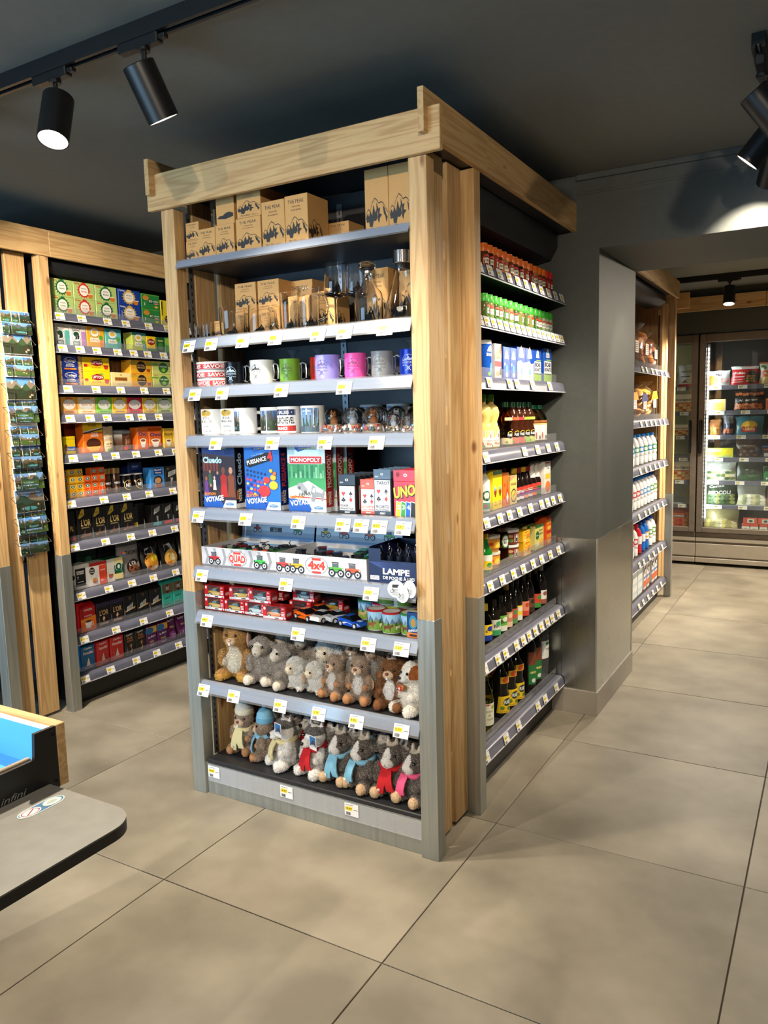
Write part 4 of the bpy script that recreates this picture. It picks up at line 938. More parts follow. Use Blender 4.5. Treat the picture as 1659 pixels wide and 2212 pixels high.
def f_44(p, w, h):
    p.rect(0, w, 0, h, (214, 214, 218)); p.rect(0, w, 0, h*.08, (150, 150, 156)); p.oval(w*.46, h*.54, w*.13, h*.42, (150, 152, 158)); p.oval(w*.46, h*.54, w*.118, h*.38, (230, 230, 234))
    p.rect(w*.41, w*.51, h*.76, h*.88, (214, 60, 44)); p.rect(w*.41, w*.51, h*.16, h*.26, (214, 60, 44)); p.text('4x4', w*.46, h*.36, h*.36, (222, 62, 40), w=w*.19, bold=.05)
    for u, c in ((.08, (214, 70, 60)), (.24, (232, 180, 40)), (.68, (90, 180, 60)), (.86, (226, 96, 50))): draw_truck(p, w*u, h*.10, h*.42, c)
    return p
def h_q(p, w, L):
    p.rect(0, w, L*.45, L, (186, 192, 204)); p.rect(0, w, L*.45, L*.62, (150, 158, 172)); draw_truck(p, w*.22, L*.55, L*.20, (190, 40, 44)); draw_truck(p, w*.78, L*.55, L*.20, (60, 150, 70)); p.rect(w*.40, w*.56, L*.60, L*.78, (24, 26, 30)); p.text('DIE CAST', w*.48, L*.71, L*.04, (170, 170, 174)); p.text('METAL', w*.48, L*.63, L*.055, (200, 200, 204)); return p
def h_4(p, w, L):
    p.rect(0, w, L*.40, L, (206, 210, 218)); p.rect(0, w, L*.40, L*.58, (160, 166, 178))
    for u, c in ((.12, (232, 180, 40)), (.34, (206, 50, 60)), (.64, (226, 96, 50)), (.86, (90, 180, 60))): draw_truck(p, w*u, L*.50, L*.22, c)
    p.rect(w*.42, w*.58, L*.80, L*.96, (24, 26, 30)); p.text('METAL', w*.50, L*.84, L*.06, (200, 200, 204)); return p
tray('white toy tray with red QUAD lettering and quad pictures', .189, .030, .352, .23, .072, f_quad, h_q, .068, None)
tray('white toy tray with red 4x4 lettering and jeep pictures', .557, .024, .372, .24, .074, f_44, h_4, .068, None)
rd = random.Random(3)
qc = {'red': (206, 40, 44), 'green': (70, 190, 80), 'orange': (238, 100, 40), 'white': (220, 222, 224), 'dark green': (44, 92, 44), 'teal': (60, 150, 140), 'black': (34, 36, 42), 'maroon': (110, 30, 36), 'slate': (70, 76, 86), 'navy': (34, 44, 80)}
QM = {n: toy4(c, 'quad', 1.25).mesh('toy') for n, c in qc.items()}; JM = {n: toy4(c, 'jeep', 1.2).mesh('toy') for n, c in qc.items()}
for i, (n, x, y, dz, w) in enumerate((('red', .075, .09, 0.030, 'at left'), ('green', .120, .10, 0.030, 'left of centre'), ('teal', .185, .10, 0.032, 'in the centre'), ('orange', .250, .09, 0.034, 'right of centre'), ('dark green', .310, .11, 0.038, 'at right'), ('maroon', .090, .17, 0.032, 'at the back left'), ('white', .190, .18, 0.034, 'at the back centre'), ('black', .290, .19, 0.036, 'at the back right'))):
    SV.put('toy_quad', '%s toy quad %s of the left toy tray' % (n, w), 'toy', x, y, 6, [('toy', QM[n])], 'loose toys in the left tray', rd.uniform(-.7, .7), dz)
for i, (n, x, y, dz, w) in enumerate((('black', .430, .10, .030, 'at left'), ('slate', .510, .11, .028, 'left of centre'), ('navy', .590, .10, .030, 'right of centre'), ('dark green', .668, .11, .032, 'at right'), ('maroon', .470, .18, .030, 'at the back left'), ('teal', .640, .19, .030, 'at the back right'))):
    SV.put('toy_jeep', '%s toy jeep %s of the right toy tray' % (n, w), 'toy', x, y, 6, [('toy', JM[n])], 'loose toys in the right tray', rd.uniform(-.7, .7), dz)
def lampe():
    w, d, h = .176, .20, .076; N = col(24, 34, 74, .35); m = MB(); t = .002
    m.box(-w/2, w/2, 0, d, 0, t, N); m.box(-w/2, w/2, 0, t, t, h, N); m.box(-w/2, -w/2+t, t, d, t, h*1.55, N); m.box(w/2-t, w/2, t, d, t, h*1.55, N); m.box(-w/2, w/2, d-t, d, t, h*1.55, N); m.box(-w/2, -w/2+.045, 0, t, h, h*1.5, N)
    p = Print((-w/2, 0, 0), (1, 0, 0), (0, 0, 1))
    for i in range(9): p.poly([(0, h*.9), (0, h*.93), (w*.9, h*(.1+.1*i)), (w*.9, h*(.09+.1*i))], (52, 70, 130))
    p.text('LAMPE', w*.30, h*.42, h*.24, W_, 'l', w*.56, bold=.04); p.text('DE POCHE À LED', w*.30, h*.20, h*.13, W_, 'l', w*.66, bold=.03); p.rect(w*.03, w*.22, h*.14, h*.32, W_); p.text('24 PCS', w*.125, h*.19, h*.09, (24, 34, 74), w=w*.15)
    return [('carton', m), ('print', p.mesh())]
SV.put('flashlight_box', 'navy display box of pocket torches with white lettering', 'display box', .840, .024, 6, lampe())
def torch():
    m = MB(); m.lathe([(0, 0), (.008, .001), (.008, .055), (.011, .066), (.011, .085), (.009, .087), (0, .086)], col(40, 46, 60, .3, .5), 14); m.tube([(0, 0, .086), (.006, 0, .105), (0, 0, .116), (-.006, 0, .105), (0, 0, .088)], .0016, WIRE, 5); return m.mesh('torch')
for i in range(8): SV.put('pocket_torch', 'small dark pocket torch with wire loop, %s row, %s from left in navy box' % ('front' if i < 4 else 'back', ORD[i % 4+1]), 'torch', .782+.034*(i % 4), .055+.05*(i//4), 6, [('torch', cached('torch', torch))], 'pocket torches', .4*i, .003)
for i, (x, z, n) in enumerate(((.878, .896, 'left'), (.900, .882, 'lowest'), (.930, .900, 'right'))):
    m = MB().lathe([(0, -.0006), (.028, -.0006), (.028, .0006), (0, .0006)], col(236, 238, 240, .4), 28, T=Matrix.Rotation(PI/2, 4, 'X'))
    p = Print((0, -.0006, 0), (1, 0, 0), (0, 0, 1)); p.text('CE', -.008, -.010, .010, (60, 60, 64), rot=.8); p.rect(-.012, .010, .004, .014, (50, 50, 54)) if i == 0 else p.rect(.002, .014, -.016, .012, (200, 200, 204))
    for k in range(6): p.rect(-.012, .008, -.002-.0035*k, -.0008-.0035*k, (110, 110, 114))
    m2 = MB().tube([(0, .001, .026), (.002, .010, .034), (0, .022, .030)], .0007, W_ and col(*W_), 5)
    SV.put('round_hang_tag', 'round white paper tag hanging over the rail at right, %s one' % n, 'tag', x, -.022-.002*i, z, [('disc', m), ('print', p.mesh()), ('string', m2)], 'round paper tags', (.25, -.2, -.35)[i])
# ---------------- shelf 7: boxed cars, loose cars, picture tins
def car(c, acc=None, s=1.):
    """sports car, nose to +x, length .11"""
    m = MB(); C = col(*c, .18); B = col(20, 22, 26, .1)
    st = [(-.055, .016, .021, .012), (-.050, .026, .023, .009), (-.030, .029, .0245, .007), (.0, .027, .0245, .007), (.030, .024, .024, .007), (.048, .019, .022, .008), (.055, .013, .018, .010)]
    v = []; f = []
    for x, zt, hw, zb in st: v += [(x*s, -hw*s, zb*s), (x*s, -hw*s, zt*.72*s), (x*s, -hw*.86*s, zt*s), (x*s, hw*.86*s, zt*s), (x*s, hw*s, zt*.72*s), (x*s, hw*s, zb*s)]
    n = 6
    for i in range(len(st)-1):
        for k in range(n): a = i*n+k; b_ = i*n+(k+1) % n; f.append((a, a+n, b_+n, b_))
    f.append(tuple(range(n))); f.append(tuple(range((len(st)-1)*n, len(st)*n))[::-1]); m.add(v, f, C)
    cab = [(-.036, .0275, .020), (-.020, .0385, .0165), (.004, .0395, .0165), (.026, .0255, .020)]
    v = []; f = []
    for x, z, hw in cab: v += [(x*s, -hw*s, z*s), (x*s, hw*s, z*s)]
    for x, z, hw in cab: v += [(x*s, -(hw+.003)*s, .024*s), (x*s, (hw+.003)*s, .024*s)]
    for i in range(3): f += [(2*i, 2*i+1, 2*i+3, 2*i+2), (2*i, 2*i+2, 8+2*i+2, 8+2*i), (2*i+1, 8+2*i+1, 8+2*i+3, 2*i+3)]
    f += [(0, 8, 9, 1), (6, 7, 15, 14)]; m.add(v, f, B)
    m.box(-.019*s, .003*s, -.0150*s, .0150*s, .0385*s, .0400*s, C, .0005)
    for sx in (-.034, .034):
        for sy in (-.0225, .0225):
            T = Matrix.Translation((sx*s, sy*s, .0105*s)) @ Matrix.Rotation(PI/2, 4, 'X'); m.lathe([(0, -.0035*s), (.006*s, -.0035*s), (.0105*s, -.003*s), (.0105*s, .003*s), (.006*s, .0035*s), (0, .0035*s)], TIRE, 14, T=T)
            m.lathe([(0, -.0038*s), (.0062*s, -.0036*s)], RIM, 10, T=T, cap=False); m.lathe([(.0062*s, .0036*s), (0, .0038*s)], RIM, 10, T=T, cap=False)
    m.box(-.056*s, -.050*s, -.022*s, .022*s, .026*s, .0275*s, C, .0005)
    if acc:
        A = col(*acc, .3)
        for sy in (-1, 1):
            y = sy*.0247*s; m.add([(-.02*s, y, .012*s), (.045*s, y*.96, .010*s), (.01*s, y, .018*s), (-.01*s, y, .020*s), (-.035*s, y, .014*s)], [(0, 1, 2, 3, 4)], A)
        m.box(.028*s, .046*s, -.006*s, .006*s, .0242*s, .0250*s, A)
    return m
cc = {'yellow': (226, 170, 36), 'silver': (150, 154, 160), 'white': (216, 218, 220), 'amber': (236, 130, 30), 'maroon': (130, 24, 44)}
CM = {n: car(c, None, .74).mesh('toy_car') for n, c in cc.items()}
def car_box(n):
    w, d, h = .096, .046, .0465; R_ = col(190, 26, 34, .3); t = .0015
    def fr_():
        m = MB(); m.box(-w/2, w/2, 0, d, 0, t, R_); m.box(-w/2, w/2, .004, d, h-t, h, R_); m.box(-w/2, w/2, d-t, d, t, h-t, R_); m.box(-w/2, -w/2+t, 0, d, t, h-t, R_); m.box(w/2-t, w/2, 0, d, t, h-t, R_)
        m.box(-w/2, w/2, 0, t, t, h*.20, col(236, 236, 238, .4)); m.box(-w/2+t, -w/2+.016, 0, t, h*.2, h-t, R_); m.box(w/2-.020, w/2-t, 0, t, h*.2, h-t, R_); return m.mesh('carton')
    def pr_():
        p = Print((-w/2, 0, 0), (1, 0, 0), (0, 0, 1)); p.text('DIE-CAST', w*.04, h*.07, h*.08, (60, 60, 66), 'l', w*.26, bold=.02, shear=.2); p.rect(w*.52, w*.70, h*.06, h*.15, (70, 72, 80)); p.oval(w*.08, h*.80, w*.05, h*.12, (236, 210, 210)); p.text('3+', w*.89, h*.78, h*.14, W_)
        for k in range(3): p.rect(w*.82, w*.96, h*(.30+.12*k), h*(.37+.12*k), (236, 220, 220))
        p.poly([(w*.86, h*.03), (w*.97, h*.03), (w*.92, h*.19)], (210, 40, 44)); q = Print((w/2, 0, 0), (0, 1, 0), (0, 0, 1), mb=p.mb); q.rect(d*.18, d*.82, h*.22, h*.45, (226, 200, 200)); q.poly([(d*.1, h*.55), (d*.9, h*.55), (d*.7, h*.80), (d*.3, h*.80)], (150, 20, 26)); return p.mesh()
    return [('carton', cached('carbox', fr_)), ('print', cached('carboxp', pr_)), ('window', cached('carboxw', lambda: MB().box(-w/2+.016, w/2-.020, .0004, .0012, h*.2, h-.0015, PANE).mesh('window'))), ('toy_car', CM[n])]
def put_cbox(n, lb, x, y, dz, rz=0.):
    t = SV.put('toy_car_box', lb, 'toy', x, y, 7, car_box(n), 'boxed toy cars', rz, dz)
    for c_ in t.children:
        if c_.name.startswith('toy_car'): c_.location = (-.001, .024, .0025); c_.rotation_euler = (0, 0, .12)
SV.sh[7] = .7272
for n, lb, x, y, dz, rz in (('yellow', 'red boxed yellow toy car at far left, lower of its stack', .053, .040, 0, 0), ('yellow', 'red boxed yellow toy car at far left, upper of its stack', .054, .041, .047, 0), ('yellow', 'red boxed yellow toy car, second from left in the bottom row', .151, .040, 0, 0), ('yellow', 'red boxed car lying turned on the second box from left', .172, .055, .047, .25),
        ('white', 'red boxed white toy car, third in the bottom row', .249, .040, 0, 0), ('silver', 'red boxed silver toy car stacked above the white one', .270, .045, .047, .05), ('silver', 'red boxed silver toy car right behind the upper stack', .280, .105, .047, .05), ('amber', 'red boxed orange toy car at the front, right of the boxes', .348, .026, 0, .08),
        ('maroon', 'red boxed maroon toy car standing behind the orange one', .386, .13, 0, 0), ('silver', 'red boxed silver toy car on top of the maroon one', .399, .135, .047, 0), ('yellow', 'red boxed car in deep shade behind the loose orange car', .480, .20, 0, 0), ('maroon', 'red boxed car in deep shade at the back left of car shelf', .150, .13, 0, 0)):
    put_cbox(n, lb, x, y, dz, rz)
G7 = 'loose toy cars'
SV.put('toy_car', 'loose orange toy sports car with dark flames, front left', 'toy', .455, .078, 7, [('toy', car((238, 104, 26), (30, 26, 24)))], G7, -.30)
SV.put('toy_car', 'loose orange toy sports car half hidden behind the front one', 'toy', .475, .135, 7, [('toy', car((236, 100, 28)))], G7, -.25)
SV.put('toy_car', 'loose white toy sports car pointing away', 'toy', .524, .085, 7, [('toy', car((226, 226, 224), (30, 30, 34)))], G7, 1.45)
SV.put('toy_car', 'loose grey and white toy sports car right of the white one', 'toy', .578, .105, 7, [('toy', car((190, 194, 198), (26, 26, 30)))], G7, 1.1)
SV.put('toy_car', 'loose blue toy sports car with white flames', 'toy', .655, .065, 7, [('toy', car((28, 84, 190), (230, 232, 236)))], G7, -.25)
def cow(p, u, v, s, c):
    p.poly([(u-.9*s, v+.9*s), (u-.9*s, v+.45*s), (u-.75*s, v), (u-.6*s, v), (u-.5*s, v+.4*s), (u+.3*s, v+.4*s), (u+.4*s, v), (u+.55*s, v), (u+.6*s, v+.6*s), (u+.95*s, v+.75*s), (u+1.1*s, v+1.1*s), (u+.8*s, v+1.25*s), (u+.5*s, v+1.0*s)], c)
def tin(lid, seed):
    r, h = .0315, .070
    def mk():
        p = Print((0, 0, 0), (1, 0, 0), (0, 0, 1), cyl=r); p.rect(-.07, .07, .003, h-.002, (150, 196, 226)); rr = random.Random(seed)
        for i in range(6): u = -.06+.022*i; p.poly([(u, .032), (u+.022, .032), (u+.010+rr.uniform(-.003, .003), .050+rr.uniform(0, .010))], rr.choice(((96, 120, 150), (120, 140, 160), (70, 110, 90))))
        p.rect(-.07, .07, .003, .034, (120, 160, 60))
        for i in range(5): u = -.055+.026*i; p.poly([(u, .026), (u+.010, .026), (u+.005, .044)], (46, 92, 50))
        cow(p, -.006+rr.uniform(-.006, .006), .010, .018, rr.choice(((150, 84, 44), (196, 160, 110), (120, 66, 40)))); cow(p, .038, .012, .014, (225, 215, 200)); p.rect(-.035, -.026, .022, .034, (170, 60, 44)); return p.mesh('picture')
    L = col(*lid, .35)
    return [('can', cached('tinb', lambda: MB().lathe([(0, 0), (r-.001, 0), (r, .002), (r, h), (0, h)], col(220, 220, 214, .4), 28).mesh('can'))), ('picture', cached(('tinp', seed), mk)), ('lid', cached(('tinl', lid), lambda: MB().lathe([(r+.0008, h-.006), (r+.0008, h), (r-.002, h+.001), (r-.004, h-.001), (0, h-.001)], L, 28, cap=False).mesh('lid')))]
RED = (176, 28, 36); GRN = (40, 130, 52); LIM = (150, 170, 50)
for i, (lid, sd, x, y, dz, lb) in enumerate(((RED, 1, .744, .078, 0, 'red-lidded cow picture tin, front row left'), (RED, 2, .809, .066, 0, 'red-lidded cow picture tin, front row middle'), (GRN, 3, .874, .076, 0, 'green-lidded cow picture tin, front row right'),
        (GRN, 4, .640, .185, 0, 'cow picture tin standing apart behind the blue car'), (RED, 1, .712, .165, 0, 'red-lidded tin in second row, left'), (LIM, 2, .730, .145, .0715, 'yellow-lidded tin on the second row, left, upper level') , (LIM, 3, .778, .140, 0, 'yellow-lidded tin in second row, middle'), (LIM, 4, .800, .155, .0715, 'yellow-lidded tin on the second row, middle, upper level'), (RED, 2, .845, .130, 0, 'red-lidded tin in second row, right'), (LIM, 1, .897, .145, 0, 'yellow-lidded tin in second row at the post'), (RED, 3, .700, .240, 0, 'red-lidded tin in the back row, left'), (RED, 4, .880, .200, 0, 'red-lidded tin in the back row, right'))):
    if dz: x, y = (.745, .152) if i == 5 else (.811, .142)
    SV.put('picture_tin', lb, 'tin', x, y, 7, tin(lid, sd), 'cow picture tins', .3*i if dz else .1*(i % 3), dz)
def f_puz(p, w, h):
    p.rect(0, w, 0, h, (22, 60, 120)); p.oval(w*.5, h*.62, w*.34, h*.28, (40, 140, 180)); p.oval(w*.52, h*.6, w*.2, h*.18, (190, 140, 60)); p.rect(0, w, 0, h*.2, (220, 120, 40)); p.text('ANIMAUX', w*.5, h*.24, h*.10, W_, w=w*.8, rot=.15, bold=.03); p.rect(w*.2, w*.8, h*.05, h*.14, (60, 40, 30)); return p
SV.put('puzzle_box', 'small navy and orange box beside the right post, tin shelf', 'box', .908, .030, 7, carton('puz', .044, .012, .082, (22, 60, 120), f_puz), None)

# ================================================================ plush animals
def fur_mat(c):
    return noisy('fur_%d_%d_%d' % c, tuple(v*.80 for v in s2l(c)), tuple(min(1, v*1.12) for v in s2l(c)), 260, .95, detail=2)
def plush(key, blobs, colour, fur=.006, dens=1., vox=.004, seed=1, curl=0.):
    """blobs: (centre, radii, [rot z]) merged into one continuous skin by voxel remesh, then real fur blades on it"""
    def mk():
        b = MB(); C0 = col(128, 128, 128)
        for q in blobs: b.ell(q[0], q[1], C0, 14, 10, R=Matrix.Rotation(q[2], 4, q[3]) if len(q) > 2 else None)
        tmp = bpy.data.objects.new('tmp', b.mesh('tmp', 0)); COL.objects.link(tmp)
        md = tmp.modifiers.new('r', 'REMESH'); md.mode = 'VOXEL'; md.voxel_size = vox
        sm = tmp.modifiers.new('s', 'SMOOTH'); sm.iterations = 4
        dg = bpy.context.evaluated_depsgraph_get(); me = bpy.data.meshes.new_from_object(tmp.evaluated_get(dg))
        old = tmp.data; bpy.data.objects.remove(tmp); bpy.data.meshes.remove(old)
        V = [v.co.copy() for v in me.vertices]; N = [v.normal.copy() for v in me.vertices]; FF = [tuple(p.vertices) for p in me.polygons]; bpy.data.meshes.remove(me)
        out = MB(); mats = {}
        def idx(c): return out.mi(fur_mat(c[:3]))
        out.v = [tuple(v) for v in V]; rd = random.Random(seed); cen = []
        for f in FF:
            c = sum((V[i] for i in f), Vector())/len(f); cc_ = colour(c, rd); out.f.append(f); out.m.append(idx(cc_)); cen.append((c, cc_, f))
        for c, cc_, f in cen:
            short = len(cc_) > 3
            for _ in range(int(dens*2.2)):
                w = [rd.random() for _ in f]; t = sum(w); p = sum((V[i]*(k/t) for i, k in zip(f, w)), Vector()); n = N[f[0]]
                d = (n+Vector((rd.uniform(-.7, .7), rd.uniform(-.7, .7), rd.uniform(-.9, .3)))).normalized(); L = fur*rd.uniform(.55, 1.2)*(.40 if short else 1.)
                sd = d.cross(Vector((rd.uniform(-1, 1), rd.uniform(-1, 1), rd.uniform(-1, 1)))).normalized()*(.0009 if not short else .0006)
                q = p+d*L+(n.cross(d)*curl*L if curl else Vector())
                if q.z < .0015: continue
                k = idx(colour(c, rd)); o = len(out.v); out.v += [tuple(p-sd), tuple(p+sd), tuple(q)]; out.f.append((o, o+1, o+2)); out.m.append(k)
        return out.mesh('fur_body', 60)
    return cached(('plush', key), mk)
def eye_parts(x, y, z, r=.005):
    out = []
    for sx in (-1, 1): out.append(('eye', MB().ell((sx*x, y, z), (r, r, r), col(12, 12, 14, .08), 12, 8).ell((sx*x+.0012, y-r*.85, z+r*.4), (r*.22,)*3, col(250, 250, 250, .2), 6, 4).mesh('eye')))
    return out
def nose_m(y, z, r, c): return MB().ell((0, y, z), (r*1.25, r*.8, r), col(*c, .4), 10, 7)
def mouth(y, z, s=.007):
    m = MB(); c = col(40, 30, 28); m.tube([(0, y, z), (0, y-.0005, z-s)], .0007, c, 5); m.tube([(-s, y+.002, z-s*1.5), (0, y-.0005, z-s), (s, y+.002, z-s*1.5)], .0007, c, 5); return m
CREAM = (232, 226, 212); WHITE = (238, 238, 238)
def zone(p, c, r): return ((p.x-c[0])/r[0])**2+((p.y-c[1])/r[1])**2+((p.z-c[2])/r[2])**2 < 1
def sit(s=1., bw=.050, head=.040, hz=.140, long=False):
    b = [((0, .005, .060), (bw, .045, .062)), ((0, -.006, hz), (head, head*.95, head)), ((0, .0, hz-.035), (head*.8, head*.75, .03))]
    for sx in (-1, 1):
        b += [((sx*bw*.72, -.038, .020), (.021, .032, .019), sx*.35, 'Z'), ((sx*bw*.80, -.060, .020), (.017, .012, .019)), ((sx*bw*.90, -.018, .080), (.015, .017, .030)), ((sx*bw*.72, -.036, .068), (.013, .014, .014))]
    return b
def F(c): return (*c, 0)
def P_rabbit():
    b = sit(1, .056, .044, .160); b += [((sx*.040, .008, .165), (.010, .016, .030)) for sx in (-1, 1)]; b += [((0, -.046, .150), (.020, .014, .015))]
    def c(p, r):
        if zone(p, (0, -.058, .148), (.024, .020, .020)): return F((222, 196, 160))
        if zone(p, (0, -.05, .078), (.040, .045, .058)): return CREAM
        return (206, 164, 84) if p.z < .03 else ((186, 140, 82) if r.random() < .6 else (206, 168, 112))
    return [('fur_body', plush('rabbit', b, c, .008, 1.6)), *eye_parts(.018, -.044, .172, .0052), ('nose', nose_m(-.061, .157, .005, (226, 180, 170)).mesh('nose')), ('teeth', MB().box(-.004, .004, -.063, -.059, .138, .148, col(*W_), .001).mesh('teeth')), ('ear', MB().ell((.054, -.006, .150), (.006, .018, .032), fur_mat((206, 170, 150)), 12, 8).mesh('ear'))]
def P_lamb():
    b = sit(1, .046, .036, .142); b += [((sx*.038, .0, .150), (.016, .009, .009), sx*.4, 'Y') for sx in (-1, 1)]; b += [((0, -.038, .132), (.020, .020, .022))]
    def c(p, r): return F((222, 214, 202)) if zone(p, (0, -.050, .136), (.028, .028, .036)) or (p.y < -.050 and p.z < .045) else ((190, 182, 174) if r.random() < .5 else (164, 156, 150))
    return [('fur_body', plush('lamb', b, c, .007, 1.9, curl=.8)), *eye_parts(.021, -.040, .148, .0052), ('mouth', mouth(-.060, .130, .005).mesh('mouth'))]
def P_sheep():
    b = [((0, .01, .062), (.052, .050, .055)), ((0, -.020, .105), (.034, .034, .034)), ((0, -.050, .100), (.019, .022, .022))]+[((sx*.026, -.025+.045*k, .012), (.012, .013, .014)) for sx in (-1, 1) for k in (0, 1)]+[((sx*.036, -.026, .108), (.014, .008, .007)) for sx in (-1, 1)]
    def c(p, r): return F((236, 226, 208)) if zone(p, (0, -.062, .100), (.025, .024, .028)) else (F((172, 150, 130)) if p.z < .012 else (246, 244, 240))
    return [('fur_body', plush('sheep', b, c, .012, 2.2)), *eye_parts(.017, -.062, .108, .0046), ('mouth', mouth(-.074, .098, .004).mesh('mouth'))]
def P_marmot(key='marmot', g=(158, 140, 124), belly=(222, 220, 218), paw=(184, 134, 92)):
    b = sit(1, .046, .038, .138); b += [((sx*.030, .006, .166), (.009, .007, .009)) for sx in (-1, 1)]; b += [((0, -.038, .132), (.022, .016, .016))]
    def c(p, r):
        if (p.y < -.050 and p.z < .045) or (p.y < -.040 and .050 < p.z < .085 and abs(p.x) > .022): return F(paw)
        if zone(p, (0, -.045, .078), (.024, .03, .045)): return belly
        if zone(p, (0, -.052, .130), (.025, .020, .021)): return F((216, 190, 162))
        return g if r.random() < .6 else tuple(min(255, int(v*1.22)) for v in g)
    return [('fur_body', plush(key, b, c, .0065, 1.8)), *eye_parts(.021, -.037, .149, .0046), ('nose', nose_m(-.053, .139, .006, (120, 70, 56)).mesh('nose')), ('teeth', MB().box(-.0035, .0035, -.0545, -.052, .119, .127, col(*W_), .001).mesh('teeth'))]
def P_dog():
    b = sit(1, .046, .036, .140); b += [((0, -.042, .130), (.017, .020, .015))]+[((sx*.036, -.002, .140), (.008, .014, .024)) for sx in (-1, 1)]+[((0, -.012, .172), (.012, .012, .01))]
    def c(p, r): return (176, 104, 52) if p.z > .125 and abs(p.x) > .019 and p.y > -.035 else (F(WHITE) if zone(p, (0, -.055, .132), (.024, .024, .026)) else (244, 240, 234))
    return [('fur_body', plush('dog', b, c, .007, 1.7)), *eye_parts(.016, -.041, .148, .0052), ('nose', nose_m(-.063, .136, .0062, (20, 20, 22)).mesh('nose')), ('barrel', MB().lathe([(.010, -.014), (.012, 0), (.010, .014)], col(170, 120, 74, .5), 14, T=Matrix.Translation((0, -.050, .098)) @ Matrix.Rotation(PI/2, 4, 'Y')).box(-.008, .008, -.0635, -.060, .090, .106, col(206, 30, 38), .001).box(-.0012, .0012, -.0642, -.0632, .093, .103, col(*W_)).box(-.005, .005, -.0642, -.0632, .0968, .0992, col(*W_)).mesh('barrel'))]
def P_husky():
    b = sit(1, .048, .040, .142); b += [((0, -.046, .128), (.019, .026, .016))]
    for sx in (-1, 1): b += [((sx*.026, .002, .172), (.012, .008, .014)), ((sx*.029, .004, .186), (.008, .006, .014)), ((sx*.031, .005, .198), (.0045, .0045, .010))]
    def c(p, r):
        if p.z > .178: return F((150, 146, 146)) if p.y > .0 else F((236, 232, 230))
        if p.z > .154 and p.y > -.040: return (110, 106, 108) if r.random() < .7 else (150, 146, 146)
        if p.y > .012 and .03 < p.z: return (124, 120, 118) if r.random() < .7 else (160, 156, 152)
        return F((244, 243, 242)) if p.z > .108 else (240, 238, 236)
    return [('fur_body', plush('husky', b, c, .006, 1.8)), *eye_parts(.020, -.042, .151, .0066), ('nose', nose_m(-.073, .133, .0068, (18, 18, 20)).mesh('nose')), ('mouth', mouth(-.071, .126, .006).mesh('mouth'))]
def P_goat():
    b = sit(1, .050, .037, .142); b += [((0, -.034, .128), (.023, .022, .026))]+[((sx*.042, .0, .152), (.018, .008, .009), sx*.5, 'Y') for sx in (-1, 1)]+[((sx*.016, .004, .184), (.006, .006, .018)) for sx in (-1, 1)]
    def c(p, r):
        if p.z > .174: return F((214, 206, 196))
        if zone(p, (0, -.05, .138), (.015, .034, .046)) or zone(p, (0, -.054, .118), (.030, .026, .024)): return F((236, 234, 232))
        if p.y < -.050 and p.z < .045: return F((214, 186, 152))
        return (100, 92, 88) if r.random() < .55 else (156, 148, 142)
    return [('fur_body', plush('goat', b, c, .008, 1.9, curl=.5)), *eye_parts(.026, -.034, .147, .0050), ('mouth', mouth(-.058, .126, .007).mesh('mouth'))]
def fabric(c): return noisy('fleece_%d_%d_%d' % c, tuple(v*.86 for v in s2l(c)), s2l(c), 300, .9, bump=.2)
def scarf(c, z=.104, r=.036, side=0):
    def mk():
        m = MB(); F_ = fabric(c)
        pts = [(math.cos(a)*r, math.sin(a)*r*.95-.004, z+.004*math.sin(2*a)) for a in [2*PI*i/20 for i in range(20)]]
        m.tube(pts, .0095, F_, 8, True)
        for k, (x0, x1) in enumerate(((-.006, -.020), (.006, .020)) if side == 0 else ((side*.014, side*.030), (side*.006, side*.014))):
            y0 = -r-.010; zt = z; zb = z-.082+.012*k; w = .0135
            v = []
            for t in (0, .35, .7, 1): x = x0+(x1-x0)*t; y = y0-.012*math.sin(t*PI*.9)-.010*t-.002*k; zz = zt+(zb-zt)*t; v += [(x-w, y, zz), (x+w, y, zz), (x+w, y+.005, zz), (x-w, y+.005, zz)]
            f = []
            for i in range(3):
                for q in range(4): f.append((i*4+q, i*4+(q+1) % 4, (i+1)*4+(q+1) % 4, (i+1)*4+q))
            f += [(0, 3, 2, 1), (12, 13, 14, 15)]; m.add(v, f, F_)
            if k == 0:
                for a in (0, PI/3, 2*PI/3): cx, cz = x1, zb+.016; yy = y0-.0225; dx, dz_ = math.cos(a)*.006, math.sin(a)*.006; m.tube([(cx-dx, yy, cz-dz_), (cx+dx, yy, cz+dz_)], .0008, col(*W_), 4)
        return m.mesh('scarf')
    return ('scarf', cached(('scarf', c, z, r, side), mk))
def hat(c, band, z=.160):
    def mk():
        m = MB(); m.lathe([(.036, z), (.039, z+.006), (.039, z+.020), (.036, z+.022)], fabric(band), 22); m.lathe([(.036, z+.020), (.035, z+.036), (.024, z+.054), (.008, z+.064), (0, z+.065)], fabric(c), 22)
        rd = random.Random(5)
        for i in range(160): a = rd.uniform(0, 6.28); b = rd.uniform(-1.2, 1.5); d = Vector((math.cos(a)*math.cos(b), math.sin(a)*math.cos(b), math.sin(b))); o = Vector((0, 0, z+.074)); s_ = d.orthogonal().normalized()*.0016; m.add([o+d*.004-s_, o+d*.004+s_, o+d*.016], [(0, 1, 2)], fabric(c))
        m.ell((0, 0, z+.074), (.011, .011, .011), fabric(c), 10, 7); return m.mesh('hat')
    return ('hat', cached(('hat', c, band, z), mk))
